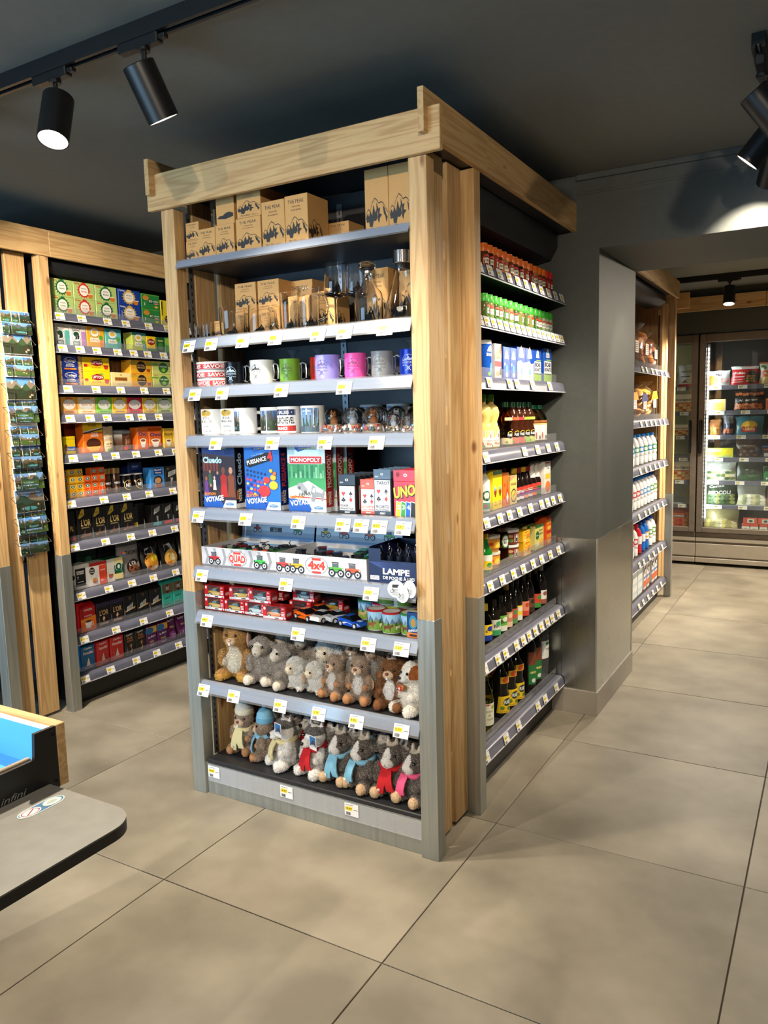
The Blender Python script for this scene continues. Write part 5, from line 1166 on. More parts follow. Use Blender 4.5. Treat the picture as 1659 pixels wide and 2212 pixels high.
def htag(x, y, z, rz, kind='photo'):
    def mk():
        if kind == 'photo':
            w, h = .040, .050; m = MB().box(-w/2, w/2, 0, .0012, 0, h, col(*W_)); p = Print((-w/2, 0, 0), (1, 0, 0), (0, 0, 1), mb=m); p.rect(w*.08, w*.92, h*.22, h*.94, (52, 120, 190)); p.poly([(w*.08, h*.22), (w*.92, h*.22), (w*.92, h*.45), (w*.6, h*.75), (w*.3, h*.5)], (70, 70, 84)); p.poly([(w*.08, h*.22), (w*.92, h*.22), (w*.7, h*.4), (w*.3, h*.34)], (200, 206, 216)); return m.mesh('hang_tag')
        return MB().lathe([(0, 0), (.020, 0), (.020, .0015), (0, .0015)], col(176, 136, 100, .7), 22, T=Matrix.Rotation(PI/2, 4, 'X') @ Matrix.Diagonal((.75, 1.15, 1, 1))).mesh('hang_tag')
    return ('hang_tag', cached(('htag', kind), mk), None, (x, y, z, rz))
def put_plush(label, parts, x, y, k, rz=0., s=1., tagp=None):
    t = SV.put('plush_toy', label, 'plush toy', x, y+.016, k, parts, 'plush animals', rz)
    t.scale = (s, s, s)
    if tagp:
        o = obj('hang_tag', tagp[1], t); o.location = tagp[3][:3]; o.rotation_euler = (0, 0, tagp[3][3])
    return t
SV.sh[8] = .4545
rab, lamb, sheep, mar, dog, husky, goat = P_rabbit(), P_lamb(), P_sheep(), P_marmot(), P_dog(), P_husky(), P_goat()
brown = P_marmot('brownmarmot', (122, 84, 52), (232, 232, 232), (130, 84, 50))
ov = htag(.05, -.02, .06, -.3, 'oval')
put_plush('golden plush rabbit with white belly, leftmost on upper plush shelf', rab, .100, .085, 8, .25, 1.02)
put_plush('golden plush rabbit behind the leftmost one, upper plush shelf', rab, .150, .215, 8, .1, 1.)
put_plush('grey curly plush lamb second from left, upper plush shelf', lamb, .222, .085, 8, .2, .98)
put_plush('grey curly plush lamb third from left, upper plush shelf', lamb, .322, .080, 8, -.35, .90)
put_plush('white fluffy plush sheep, left of the pair with oval tags', sheep, .398, .080, 8, -.25, .86, ov)
put_plush('white fluffy plush sheep, right of the pair with oval tags', sheep, .484, .080, 8, -.3, .82, ov)
put_plush('grey-brown plush marmot, left of the two front marmots', mar, .562, .080, 8, -.2, .86)
put_plush('grey-brown plush marmot, right of the two front marmots, with oval tag', mar, .664, .080, 8, .1, .90, htag(.052, -.02, .08, -.3, 'oval'))
put_plush('dark brown plush marmot with white belly, upper plush shelf', brown, .790, .080, 8, .1, .93)
put_plush('white plush dog with brown ears and red barrel tag', dog, .870, .074, 8, -.35, .95)
for i, (ps, x, y, lb, s) in enumerate(((lamb, .262, .200, 'grey plush lamb in shade behind the left lambs', 1.14), (lamb, .345, .195, 'grey plush lamb in shade behind the left white sheep', 1.14), (sheep, .480, .195, 'white plush sheep in shade behind the right white sheep', 1.25), (mar, .570, .195, 'grey plush marmot in shade behind the left front marmot', 1.14), (mar, .670, .190, 'grey plush marmot in shade behind the right front marmot', 1.14), (brown, .760, .195, 'brown plush marmot in shade behind the brown one', 1.1), (brown, .865, .185, 'brown plush marmot in shade behind the dog', 1.05), (lamb, .420, .255, 'grey plush lamb deepest in the middle of upper plush shelf', 1.1))):
    put_plush(lb, ps, x, y, 8, rnd.uniform(-.3, .3), s)
YS = (226, 212, 160); BS = (130, 190, 220); RS = (196, 24, 36); PS = (236, 92, 140)
SV.sh[9] = .1415
mh = [('fur_body', mar[0][1])]+mar[1:]
ht = htag(.040, -.052, .135, .2)
put_plush('plush marmot in a cream bobble hat and yellow scarf', mar+[hat((196, 196, 190), (222, 214, 190)), scarf(YS)], .090, .120, 9, .1, .96)
put_plush('plush marmot in a light blue bobble hat, seen from the side', mar+[hat(BS, (110, 176, 210)), scarf(BS)], .205, .105, 9, -.9, .90)
put_plush('grey and white plush husky with a pale yellow scarf', husky+[scarf(YS, side=-1)], .320, .090, 9, -.5, 1.02, ht)
put_plush('grey and white plush husky with a red scarf', husky+[scarf(RS)], .455, .090, 9, -.2, 1.02, htag(.045, -.06, .118, -.1))
put_plush('grey plush goat with light blue scarf, left of the blue pair', goat+[scarf(BS)], .562, .090, 9, -.1, 1.0)
put_plush('grey plush goat with light blue scarf, right of the blue pair', goat+[scarf(BS, side=-1)], .668, .080, 9, -.3, 1.02)
put_plush('grey plush goat with a red scarf', goat+[scarf(RS)], .780, .080, 9, .05, 1.02)
put_plush('grey plush goat with a pink scarf at the right post', goat+[scarf(PS, side=-1)], .874, .076, 9, -.3, .98)
for i, (ps, x, y, lb, s) in enumerate(((mar+[hat((176, 30, 36), (190, 40, 44)), scarf(RS)], .175, .225, 'plush marmot in a red bobble hat in the shaded back row', 1.02), (mar+[hat((170, 170, 164), (190, 190, 184)), scarf(YS)], .275, .220, 'plush marmot in a grey bobble hat in the shaded back row', 1.02), (husky+[scarf(RS)], .365, .210, 'plush husky in the back row behind the yellow-scarfed husky', 1.08), (husky+[scarf(YS)], .480, .205, 'plush husky in the back row behind the red-scarfed husky', 1.08), (husky+[scarf(BS)], .580, .205, 'plush husky in the back row behind the left blue goat', 1.08), (goat+[scarf(BS)], .690, .195, 'plush goat in the back row behind the right blue goat', 1.06), (goat+[scarf(RS)], .790, .195, 'plush goat in the back row behind the red-scarfed goat', 1.06), (goat+[scarf(PS)], .868, .190, 'plush goat in the back row behind the pink-scarfed goat', 1.06))):
    put_plush(lb, ps, x, y, 9, rnd.uniform(-.3, .2), s)
# ================================================================ tea and coffee shelves: packs
def dsl(items):
    def f(p, w, h):
        for q in items:
            k = q[0]
            if k == 'r': p.rect(w*q[1], w*q[2], h*q[3], h*q[4], q[5])
            elif k == 'o': p.oval(w*q[1], h*q[2], w*q[3], h*q[4], q[5])
            elif k == 'p': p.poly([(w*a, h*b) for a, b in q[1]], q[2])
            elif k == 'g': p.ring(w*q[1], h*q[2], w*q[3], w*q[4], q[5], 20, q[6] if len(q) > 6 else 1.)
            elif k == 't': p.text(q[1], w*q[2], h*q[3], h*q[4], q[5], w=w*q[6] if len(q) > 6 and q[6] else None, bold=.02, rot=q[7] if len(q) > 7 else 0., shear=q[8] if len(q) > 8 else 0.)
            elif k == 's':   # sunburst / wreath
                n = 16
                for i in range(n): a = 2*PI*i/n; p.poly([(w*q[1]+w*q[3]*.8*math.cos(a-.16), h*q[2]+h*q[4]*.8*math.sin(a-.16)), (w*q[1]+w*q[3]*1.12*math.cos(a), h*q[2]+h*q[4]*1.12*math.sin(a)), (w*q[1]+w*q[3]*.8*math.cos(a+.16), h*q[2]+h*q[4]*.8*math.sin(a+.16))], q[5])
        return p
    return f
def brick(key, w, d, h, c, front=None, rough=.3):
    """foil brick pack with a folded top"""
    def mk():
        m = MB(); M = col(*c, rough); m.box(-w/2, w/2, 0, d, 0, h*.86, M, .003)
        m.prism([(.002, h*.855), (d-.002, h*.855), (d*.62, h), (d*.50, h)], 'x', -w/2+.002, w/2-.002, M); return m.mesh('pack')
    ps = [('pack', cached(('bk', w, d, h, c), mk))]
    if front: ps.append(('front_print', cached(('bkf', key), lambda: front(Print((-w/2, 0, 0), (1, 0, 0), (0, 0, 1)), w, h*.86).mesh('front_print'))))
    return ps
def pouch(key, w, d, h, c, front=None, rough=.28, lean=.0, seed=1, amp=.004):
    """soft bag: full at the foot, pinched flat at the top seam, with creases"""
    rd = random.Random(seed); nu, nv = 10, 12
    ph = [rd.uniform(0, 6.28) for _ in range(6)]
    def F(u, v, s):
        b = (1-v**3)*(.25+.75*(1-abs(2*u-1)**2.6))*(.75+.25*min(1, v*5))
        cr = amp*(math.sin(9*u+ph[0]+5*v)+.7*math.sin(15*v+ph[1]-6*u)+.5*math.sin(23*u+ph[2]))*(1-abs(2*u-1)**4)
        y = d/2-s*(d/2*b+cr*.5); pin = 1-.07*math.sin(PI*min(1, v*1.0))
        return (((u-.5)*w)*pin+amp*.6*math.sin(7*v+ph[3]), y+lean*v*h, v*h*(1+.012*math.sin(12*u+ph[4])*(v > .95)))
    def mk():
        m = MB(); M = col(*c, rough); vs_ = []; f = []
        for s in (1, -1):
            o = len(vs_)
            for j in range(nv+1):
                for i in range(nu+1): vs_.append(F(i/nu, j/nv, s))
            for j in range(nv):
                for i in range(nu):
                    a = o+j*(nu+1)+i; q = (a, a+1, a+nu+2, a+nu+1); f.append(q if s > 0 else q[::-1])
        N = (nu+1)*(nv+1)
        for j in range(nv): a = j*(nu+1); f.append((a, a+nu+1, N+a+nu+1, N+a)); a += nu; f.append((a+nu+1, a, N+a, N+a+nu+1))
        for i in range(nu): f.append((i+1, i, N+i, N+i+1)); a = nv*(nu+1)+i; f.append((a, a+1, N+a+1, N+a))
        m.add(vs_, f, M); return m.mesh('bag')
    ps = [('bag', cached(('pc', key), mk))]
    if front:
        def pr():
            p = Print((0, 0, 0), (1, 0, 0), (0, 0, 1), eps=.00008)
            def PP(u, v, hh=0.):
                a = F(min(1, max(0, u/w)), min(1, max(0, v/h)), 1); return Vector((a[0], a[1]-.0012-p.L*p.eps, a[2]))
            p.P = PP
            # subdivide big shapes so that they follow the bag
            orect = p.rect
            def rect(u0, u1, v0, v1, c_):
                n, k = 8, 6; pts = [(u0+(u1-u0)*i/n, v0+(v1-v0)*j/k) for j in range(k+1) for i in range(n+1)]
                return p.raw(pts, [(j*(n+1)+i, j*(n+1)+i+1, (j+1)*(n+1)+i+1, (j+1)*(n+1)+i) for j in range(k) for i in range(n)], c_)
            def oval(u, v, ru, rv, c_, n=18):
                pts = [(u, v)]; K = 3
                for r_ in range(1, K+1): pts += [(u+ru*r_/K*math.cos(2*PI*i/n), v+rv*r_/K*math.sin(2*PI*i/n)) for i in range(n)]
                f = [(0, 1+i, 1+(i+1) % n) for i in range(n)]
                for r_ in range(K-1): f += [(1+r_*n+i, 1+(r_+1)*n+i, 1+(r_+1)*n+(i+1) % n, 1+r_*n+(i+1) % n) for i in range(n)]
                return p.raw(pts, f, c_)
            p.rect = rect; p.oval = oval; front(p, w, h); return p.mesh('front_print')
        ps.append(('front_print', cached(('pcf', key), pr)))
    return ps
Y0 = .036
def row(rack, k, name, cat, specs, group, y=Y0, where=''):
    """specs: (label, x, parts[, rz, dz, y])"""
    for s in specs:
        rack.put(name, s[0], cat, s[1], s[5] if len(s) > 5 else y, k, s[2], group, s[3] if len(s) > 3 else 0., s[4] if len(s) > 4 else 0.)
LG = (176, 200, 120); RDC = (206, 50, 44); DG = (34, 100, 60)
def infus(c, wc, name, brand=(206, 60, 50)):
    return dsl([('s', .48, .52, .30, .44, wc), ('o', .48, .52, .27, .40, wc), ('o', .48, .52, .21, .32, (238, 236, 226)), ('r', .40, .56, .88, 1., wc), ('t', 'INFUSION', .48, .60, .07, (90, 90, 86), .24), ('t', name, .48, .42, .10, wc, .26), ('t', 'Casino', .16, .86, .10, brand, .26), ('p', [(.64, .34), (.90, .34), (.86, .10), (.70, .10)], (206, 120, 44)), ('r', .62, .92, .33, .38, (236, 220, 190))])
TG = 'tea boxes'
bx = []
for i, (c, wc, nm, x, w, cn, br) in enumerate(((LG, DG, 'Verveine', .115, .125, 'pale green verbena', (206, 60, 50)), (LG, RDC, 'Fruits rouges', .246, .128, 'pale green red-wreathed', (206, 60, 50)), (LG, DG, 'Menthe', .384, .138, 'pale green mint', (206, 60, 50)), ((22, 60, 150), (214, 176, 90), 'Nuit', .540, .150, 'royal blue gold-wreathed', W_))):
    for j in (0, 1): bx.append(('%s infusion box, %s of its stack on top tea shelf' % (cn, ('lower', 'upper')[j]), x, carton(('inf', i), w, .07, .083, c, infus(c, wc, nm, br)), 0, j*.0835))
gb = dsl([('o', .24, .74, .17, .17, (200, 140, 50)), ('r', .40, .62, .38, .66, (30, 70, 36)), ('t', 'BIO', .51, .46, .16, W_, .18), ('t', 'INFUSION', .80, .50, .10, W_, .26), ('o', .80, .40, .12, .05, (226, 130, 150)), ('o', .80, .18, .10, .08, (226, 190, 60)), ('t', '3', .16, .22, .18, W_), ('r', 0, 1, .93, 1., (90, 160, 60))])
for j in (0, 1): bx.append(('bright green organic tea box, %s of its stack on top tea shelf' % ('lower', 'upper')[j], .690, carton('gbio', .132, .07, .080, (40, 130, 58), gb), 0, j*.0805))
bx.append(('tall yellow tea box at the right of the top tea shelf', .806, carton('yt', .085, .07, .140, (232, 206, 40), dsl([('r', .05, .18, .4, .95, (40, 60, 40)), ('o', .6, .25, .3, .16, (60, 46, 30)), ('t', 'TWININGS', .62, .26, .06, (232, 206, 120), .5), ('t', 'INFUSIONS', .11, .5, .05, (232, 206, 40), .4, PI/2)]))))
bx.append(('green tea box farthest right on the top tea shelf', .905, carton('gt9', .10, .07, .13, (70, 150, 70), gb)))
row(TE, 1, 'tea_box', 'tea box', bx, TG)
def elef(side, nm, tc):
    return dsl([('r', 0, 1, .80, 1., (206, 200, 190)), ('t', nm, .45, .85, .09, (110, 106, 100), .55), ('r', .70, 1, .0, .70, side), ('o', .40, .48, .32, .30, W_), ('g', .40, .48, .30, .28, K_), ('o', .38, .56, .18, .12, (30, 70, 50)), ('p', [(.30, .30), (.55, .34), (.58, .50), (.34, .52)], (40, 50, 46)), ('t', 'ÉLÉPHANT', .40, .72, .07, (50, 60, 56), .5), ('r', .16, .60, .04, .22, (90, 130, 126)), ('t', 'BIO', .38, .07, .10, W_, .3)])
def jardin(c2, nm):
    return dsl([('r', 0, 1, .84, 1., (232, 150, 40) if c2[0] > 200 else (60, 150, 150)), ('o', .45, .72, .28, .19, W_), ('g', .45, .72, .25, .23, (60, 110, 150)), ('o', .45, .72, .16, .09, (236, 190, 70)), ('r', .18, .80, .26, .46, (248, 240, 220)), ('t', nm, .49, .31, .09, (190, 90, 40) if c2[0] > 200 else (40, 110, 110), .5), ('o', .86, .22, .14, .20, (236, 130, 40) if c2[0] > 200 else (80, 170, 160)), ('o', .80, .48, .12, .12, (90, 160, 60))])
row(TE, 2, 'tea_box', 'tea box', [
    ('white and teal organic tea box at left of second tea shelf', .094, carton('el1', .086, .07, .104, (236, 232, 226), elef((90, 190, 180), 'DÉTOX', 0))),
    ('white and pink organic tea box, second on second tea shelf', .190, carton('el2', .096, .07, .104, (236, 226, 228), elef((180, 130, 190), 'RELAX', 0))),
    ('yellow-orange detox tea box on second tea shelf', .298, carton('ja1', .110, .07, .106, (240, 178, 40), jardin((240, 178, 40), 'DÉTOX'))),
    ('teal herbal tea box on second tea shelf', .412, carton('ja2', .104, .07, .104, (96, 190, 184), jardin((96, 190, 184), 'LÉGÈRETÉ'))),
    ('pale lime herbal tea box right of the gap, second tea shelf', .590, carton('ja3', .100, .07, .098, (196, 208, 90), jardin((196, 208, 90), 'INTENSE'))),
    ('yellow tea box with red badge on second tea shelf', .676, carton('li2', .066, .07, .085, (246, 206, 30), dsl([('p', [(.1, .72), (.5, .86), (.9, .72), (.9, .52), (.5, .40), (.1, .52)], (150, 40, 30)), ('t', 'LIPTON', .5, .58, .12, W_, .6), ('r', 0, 1, 0, .2, (60, 140, 60))]))),
    ('dark green tea box on second tea shelf', .745, carton('dg2', .064, .07, .085, (32, 84, 44), dsl([('o', .5, .4, .3, .25, (70, 130, 60)), ('r', .2, .8, .7, .8, (160, 190, 90))]))),
    ('bright green and sky blue tea box, right of second tea shelf', .826, carton('gr2', .090, .07, .088, (60, 160, 70), dsl([('o', .2, .72, .2, .25, (150, 200, 60)), ('r', .45, 1, .05, .42, (120, 200, 226)), ('r', .45, 1, .46, .74, (240, 170, 40)), ('t', 'THÉ', .72, .53, .13, W_, .34)]))),
    ('dark green tea box standing back in the gap of second tea shelf', .490, carton('dg2', .064, .07, .085, (32, 84, 44), None), 0, 0, .10)], TG)
tet = dsl([('r', 0, .16, 0, 1, (200, 160, 90)), ('r', .84, 1, 0, 1, (200, 160, 90))]+[('o', .02+.13*(i % 2)+.81*(i//14), .07*(i % 14)+.04, .03, .035, ((90, 60, 40), (120, 160, 60), (176, 90, 60))[i % 3]) for i in range(28)]+[('o', .5, .68, .24, .20, (240, 240, 244)), ('o', .5, .68, .225, .18, (24, 46, 130)), ('t', 'Tetley', .5, .60, .17, W_, .40), ('t', 'ENGLISH', .5, .36, .08, W_, .30), ('t', 'BREAKFAST', .5, .25, .08, W_, .36), ('r', .26, .74, .06, .16, (230, 130, 50))])
lip = dsl([('p', [(.30, .72), (.52, .86), (.74, .72), (.74, .48), (.52, .38), (.30, .48)], (150, 24, 30)), ('t', 'LIPTON', .52, .53, .18, W_, .38), ('t', 'YELLOW LABEL', .48, .24, .08, (150, 110, 20), .36), ('p', [(.76, .48), (.96, .48), (.92, .18), (.80, .18)], (190, 50, 30)), ('r', .04, .16, .30, .50, (206, 40, 40)), ('o', .66, .84, .08, .05, (90, 150, 60))])
twi = dsl([('r', .18, .80, .40, .66, (170, 110, 40)), ('t', 'TWININGS', .49, .46, .13, (40, 26, 16), .54), ('r', .3, .7, .12, .22, (210, 200, 170)), ('o', .49, .82, .05, .06, (190, 150, 60))])
roy = dsl([('o', .5, .5, .22, .42, (40, 26, 22)), ('t', 'ROYAL', .5, .54, .15, (226, 190, 120), .34), ('t', 'BREAKFAST', .5, .38, .09, (226, 190, 120), .36), ('p', [(.74, .36), (.94, .36), (.90, .12), (.78, .12)], (170, 70, 30)), ('o', .12, .80, .16, .08, (190, 170, 50)), ('o', .88, .75, .12, .10, (200, 180, 60)), ('t', 'Casino', .14, .88, .08, (206, 60, 50), .2)])
thv = dsl([('o', .5, .5, .22, .40, (40, 110, 50)), ('o', .5, .34, .09, .14, (150, 190, 60)), ('t', 'THÉ VERT', .5, .56, .12, W_, .36), ('o', .12, .75, .18, .07, (120, 170, 60)), ('o', .90, .78, .14, .07, (110, 160, 60)), ('o', .88, .25, .16, .06, (130, 180, 70)), ('t', 'Casino', .14, .88, .08, (206, 60, 50), .2)])
bx = []
for nm, key, f, c, x, w in (('navy speckle-edged tea box', 'tet', tet, (24, 46, 130), .128, .148), ('bright yellow tea box with red badge', 'lip', lip, (250, 206, 20), .290, .168), ('golden tea box with black oval', 'roy', roy, (232, 168, 40), .592, .150), ('pale lime tea box with green oval', 'thv', thv, (206, 214, 120), .756, .168)):
    for j in (0, 1): bx.append(('%s, %s of its stack on third tea shelf' % (nm, ('lower', 'upper')[j]), x, carton((key, 3), w, .075, .073, c, f), 0, j*.0735))
bx.append(('cream tea box with brown nameplate on third tea shelf', .448, carton('twi', .136, .075, .074, (236, 216, 150), twi)))
bx.append(('brown tea box set back above the cream one', .430, carton('roy9', .10, .06, .145, (96, 60, 34), dsl([('o', .5, .7, .26, .2, (30, 22, 20))])), 0, 0, .115))
bx.append(('second brown tea box set back above the cream one', .535, carton('roy9', .10, .06, .145, (96, 60, 34), None), 0, 0, .115))
bx.append(('yellow tea box farthest right on third tea shelf', .900, carton('yt3', .11, .075, .13, (226, 200, 60), None)))
row(TE, 3, 'tea_box', 'tea box', bx, TG)
def kus(t, band): return dsl([('r', .04, .96, .03, .97, band), ('o', .5, .56, .40, .30, W_), ('o', .5, .56, .34, .24, (246, 246, 240)), ('t', 'Kusmi Tea', .5, .50, .14, t, .58), ('r', .2, .8, .10, .17, t), ('r', .3, .7, .86, .93, t)])
bx = []
for i, (c, b, t, w, x, nm) in enumerate((((232, 160, 50), (238, 170, 70), (200, 110, 40), .092, .106, 'orange'), ((240, 170, 40), (236, 216, 170), (214, 130, 40), .112, .212, 'gold and cream'), ((130, 200, 50), (120, 196, 40), (80, 130, 60), .100, .322, 'lime green'), ((244, 200, 40), (244, 196, 30), (150, 120, 60), .098, .425, 'sunny yellow'), ((206, 34, 56), (214, 30, 54), (130, 40, 60), .106, .530, 'crimson'), ((236, 206, 50), (240, 200, 40), (160, 120, 50), .102, .637, 'lemon yellow'), ((196, 210, 150), (186, 206, 120), (30, 70, 40), .116, .752, 'pale green'), ((60, 56, 60), (70, 66, 70), (190, 190, 180), .10, .868, 'charcoal'))):
    bx.append(('%s tea box with white oval badge on fourth tea shelf' % nm, x, carton(('kus', i), w, .07, .086, c, kus(t, b))))
row(TE, 4, 'tea_box', 'tea box', bx, TG)
# cocoa shelf
CG = 'cocoa and chicory packs'
pou = dsl([('r', 0, 1, .68, 1., (250, 206, 20)), ('p', [(0, .66), (1, .80), (1, .84), (0, .70)], W_), ('p', [(0, .62), (1, .76), (1, .80), (0, .66)], (60, 30, 20)), ('t', 'Poulain', .48, .86, .08, (120, 50, 20), .42), ('t', 'GRAND', .56, .60, .06, W_, .36), ('t', 'ARÔME', .56, .52, .06, W_, .40), ('o', .5, .26, .42, .24, (206, 110, 40)), ('o', .5, .30, .38, .17, (70, 34, 20)), ('p', [(.12, .20), (.88, .20), (.70, .03), (.30, .03)], (246, 176, 60))])
ovo = dsl([('t', 'Ovo', .5, .62, .17, (30, 50, 130), .72), ('o', .5, .40, .30, .10, W_), ('p', [(.22, .40), (.78, .40), (.64, .08), (.36, .08)], (246, 240, 232)), ('o', .5, .40, .22, .06, (150, 80, 40))])
ric = dsl([('t', 'Ricoré', .5, .64, .13, (60, 30, 20), .86), ('o', .5, .36, .30, .09, W_), ('p', [(.22, .36), (.78, .36), (.64, .08), (.36, .08)], (246, 240, 226)), ('o', .5, .36, .22, .05, (120, 70, 40))])
bio = dsl([('p', [(0, .44), (1, .62), (1, .74), (0, .56)], K_), ('t', 'MONBANA', .5, .54, .07, W_, .7, .18), ('t', 'LE BIO', .5, .28, .07, (80, 60, 40), .5), ('t', 'CACAO PUR SUCRE', .5, .20, .035, (120, 96, 70), .6), ('r', .36, .66, .03, .12, (120, 170, 60))])
tub = [('tub', MB().lathe([(0, 0), (.058, 0), (.062, .004), (.068, .085), (.066, .092)], col(96, 62, 42, .2), 8, sq=0).mesh('tub')), ('lid', MB().lathe([(.069, .090), (.070, .094), (.069, .106), (.060, .112), (0, .113)], clear('tub_lid', (.9, .88, .84), .1, .3), 8).mesh('lid')), ('badge', (lambda p: (p.oval(0, .046, .040, .040, (150, 96, 70)), p.oval(0, .046, .036, .036, (110, 62, 40)), p.text('1848', 0, .036, .024, (230, 190, 150), w=.062, bold=0), p.oval(-.030, .012, .016, .010, (200, 40, 40)), p)[-1])(Print((0, 0, 0), (1, 0, 0), (0, 0, 1), cyl=.066)).mesh('badge'))]
row(TE, 5, 'cocoa_pack', 'cocoa pack', [
    ('bright yellow cocoa tin at the left of the cocoa shelf', .090, carton('nesq', .070, .07, .088, (246, 216, 20), dsl([('r', .3, 1, .18, .42, (60, 100, 190)), ('t', 'Nesquik', .62, .22, .13, W_, .6), ('o', .2, .36, .14, .2, (150, 96, 50)), ('r', 0, 1, .84, .88, (216, 184, 20))]))),
    ('orange and yellow cocoa box with a pouring bowl, cocoa shelf', .238, carton('pou', .122, .06, .156, (234, 116, 30), pou)),
    ('cream organic cocoa bag with black diagonal band', .342, pouch('bio', .090, .05, .132, (226, 200, 160), bio, .5, seed=3, amp=.0015)),
    ('brown cocoa tub with clear lid', .465, tub, PI/8, 0, .112), ('orange malt drink carton, left of the tin', .572, carton('ovo', .076, .06, .122, (236, 110, 30), ovo)), ('orange malt drink tin with wide lid', .664, [('tin', MB().box(-.056, .056, 0, .075, 0, .112, col(236, 106, 30, .25), .014).mesh('tin')), ('lid', MB().box(-.058, .058, -.002, .077, .112, .126, col(230, 100, 30, .25), .006).mesh('lid')), ('print', ovo(Print((-.056, 0, 0), (1, 0, 0), (0, 0, 1)), .112, .112).mesh('print'))]),
    ('yellow chicory drink box, left of the pair', .764, carton('ric', .070, .06, .112, (240, 190, 50), ric)), ('yellow chicory drink box, right of the pair', .838, carton('ric', .070, .06, .112, (240, 190, 50), ric)),
    ('brown-orange cocoa box standing back at left of cocoa shelf', .170, carton('bk5', .085, .06, .155, (150, 62, 22), dsl([('r', .1, .9, .3, .9, (120, 44, 18)), ('o', .5, .25, .3, .12, (216, 160, 50))])), 0, 0, .12), ('dark cocoa box standing back at far left of cocoa shelf', .075, carton('bk6', .085, .06, .15, (70, 24, 16), None), 0, 0, .13)], CG)
# coffee jars and capsules
SG = 'small capsule boxes'
def sbx(c, dk): return dsl([('o', .5, .55, .30, .26, W_), ('o', .5, .55, .26, .22, (20, 90, 66)), ('o', .5, .55, .10, .12, W_), ('r', .18, .82, .10, .18, dk), ('r', .1, .9, .90, .94, dk)])
q = 0
for col_ in range(3):
    for r_ in range(4):
        TE.put('capsule_box', 'tiny yellow coffee capsule box, column %s, %s level' % (('left', 'middle', 'right')[col_], ('lowest', 'second', 'third', 'top')[r_]), 'coffee box', .050+.044*col_, .036+.003*(r_ % 2), 6, carton('sby', .042, .042, .036, (244, 186, 30), sbx(0, (200, 140, 30))), SG, rnd.uniform(-.06, .06), .0365*r_+.0)
for col_ in range(3):
    for r_ in range(4):
        if r_ == 3 and col_ == 0: continue
        TE.put('capsule_box', 'tiny orange coffee capsule box, column %s, %s level' % (('left', 'middle', 'right')[col_], ('lowest', 'second', 'third', 'top')[r_]), 'coffee box', .182+.046*col_, .034+.003*(r_ % 2), 6, carton('sbo', .042, .042, .036, (232, 96, 24), sbx(0, (190, 60, 20))), SG, rnd.uniform(-.06, .06), .0365*r_)
def jar(body, lid, art, r=.030, h=.10, lh=.028, key=None, lidr=None):
    return [('jar', cached(('jb', key), lambda: MB().lathe([(0, 0), (r-.003, 0), (r, .004), (r, h*.80), (r*.84, h*.96), (r*.84, h)], col(*body, .1), 20).mesh('jar'))), ('lid', cached(('jl', key), lambda: MB().lathe([(0, h), ((lidr or r*.95), h), ((lidr or r*.95), h+lh-.002), ((lidr or r*.95)-.002, h+lh), (0, h+lh)], col(*lid, .25, .6 if lid[0] > 120 and lid[2] < 120 else 0.), 20).mesh('lid'))), ('label', cached(('jp', key), lambda: art(Print((0, 0, 0), (1, 0, 0), (0, 0, 1), cyl=r)).mesh('label')))]
def a_nesc(p): p.rect(-.034, .034, .036, .066, (40, 22, 16)); p.text('NESCAFÉ', 0, .050, .010, W_, w=.042, bold=.03); p.rect(-.02, .02, .018, .034, (120, 70, 40)); p.oval(0, .026, .008, .006, (30, 16, 12)); return p
def a_nes(p): p.ring(0, .036, .028, .025, (214, 170, 90), 24); p.text('NES', 0, .026, .018, W_, w=.034, bold=.03); p.rect(-.003, .003, .048, .062, (232, 190, 110)); p.rect(.006, .020, .044, .052, (190, 40, 36)); return p
row(TE, 6, 'coffee_jar', 'coffee jar', [('glass instant coffee jar with gold lid, left of the pair', .322, jar((60, 34, 22), (190, 150, 96), a_nesc, .029, .104, .030, 'nesc', .029), 0, 0, .068), ('glass instant coffee jar with gold lid, right of the pair', .384, jar((60, 34, 22), (190, 150, 96), a_nesc, .029, .104, .030, 'nesc', .029), 0, 0, .068),
    ('black round coffee tin with gold ring, left of the pair', .455, jar((20, 18, 18), (206, 206, 208), a_nes, .038, .088, .006, 'nes', .039), 0, 0, .076), ('black round coffee tin with gold ring, right of the pair', .536, jar((20, 18, 18), (206, 206, 208), a_nes, .038, .088, .006, 'nes', .039), 0, 0, .076)], 'coffee jars')
mxw = dsl([('r', .24, .86, .64, .94, (24, 60, 140)), ('t', 'Maxwell', .55, .83, .08, W_, .5), ('t', 'House', .55, .70, .08, W_, .42), ('o', .52, .36, .32, .22, (30, 24, 24)), ('o', .52, .36, .22, .14, (190, 140, 90)), ('o', .5, .10, .36, .08, (180, 110, 60))])
cno = dsl([('p', [(.2, .46), (.78, .58), (.82, .80), (.24, .70)], (206, 204, 200)), ('t', 'CARTE', .5, .65, .07, K_, .40, .18), ('t', 'NOIRE', .5, .55, .07, K_, .40, .18), ('o', .22, .86, .08, .05, (130, 90, 60)), ('p', [(.40, .42), (.60, .42), (.55, .24), (.45, .24)], (150, 150, 150)), ('r', 0, 1, .0, .03, (60, 60, 60))])
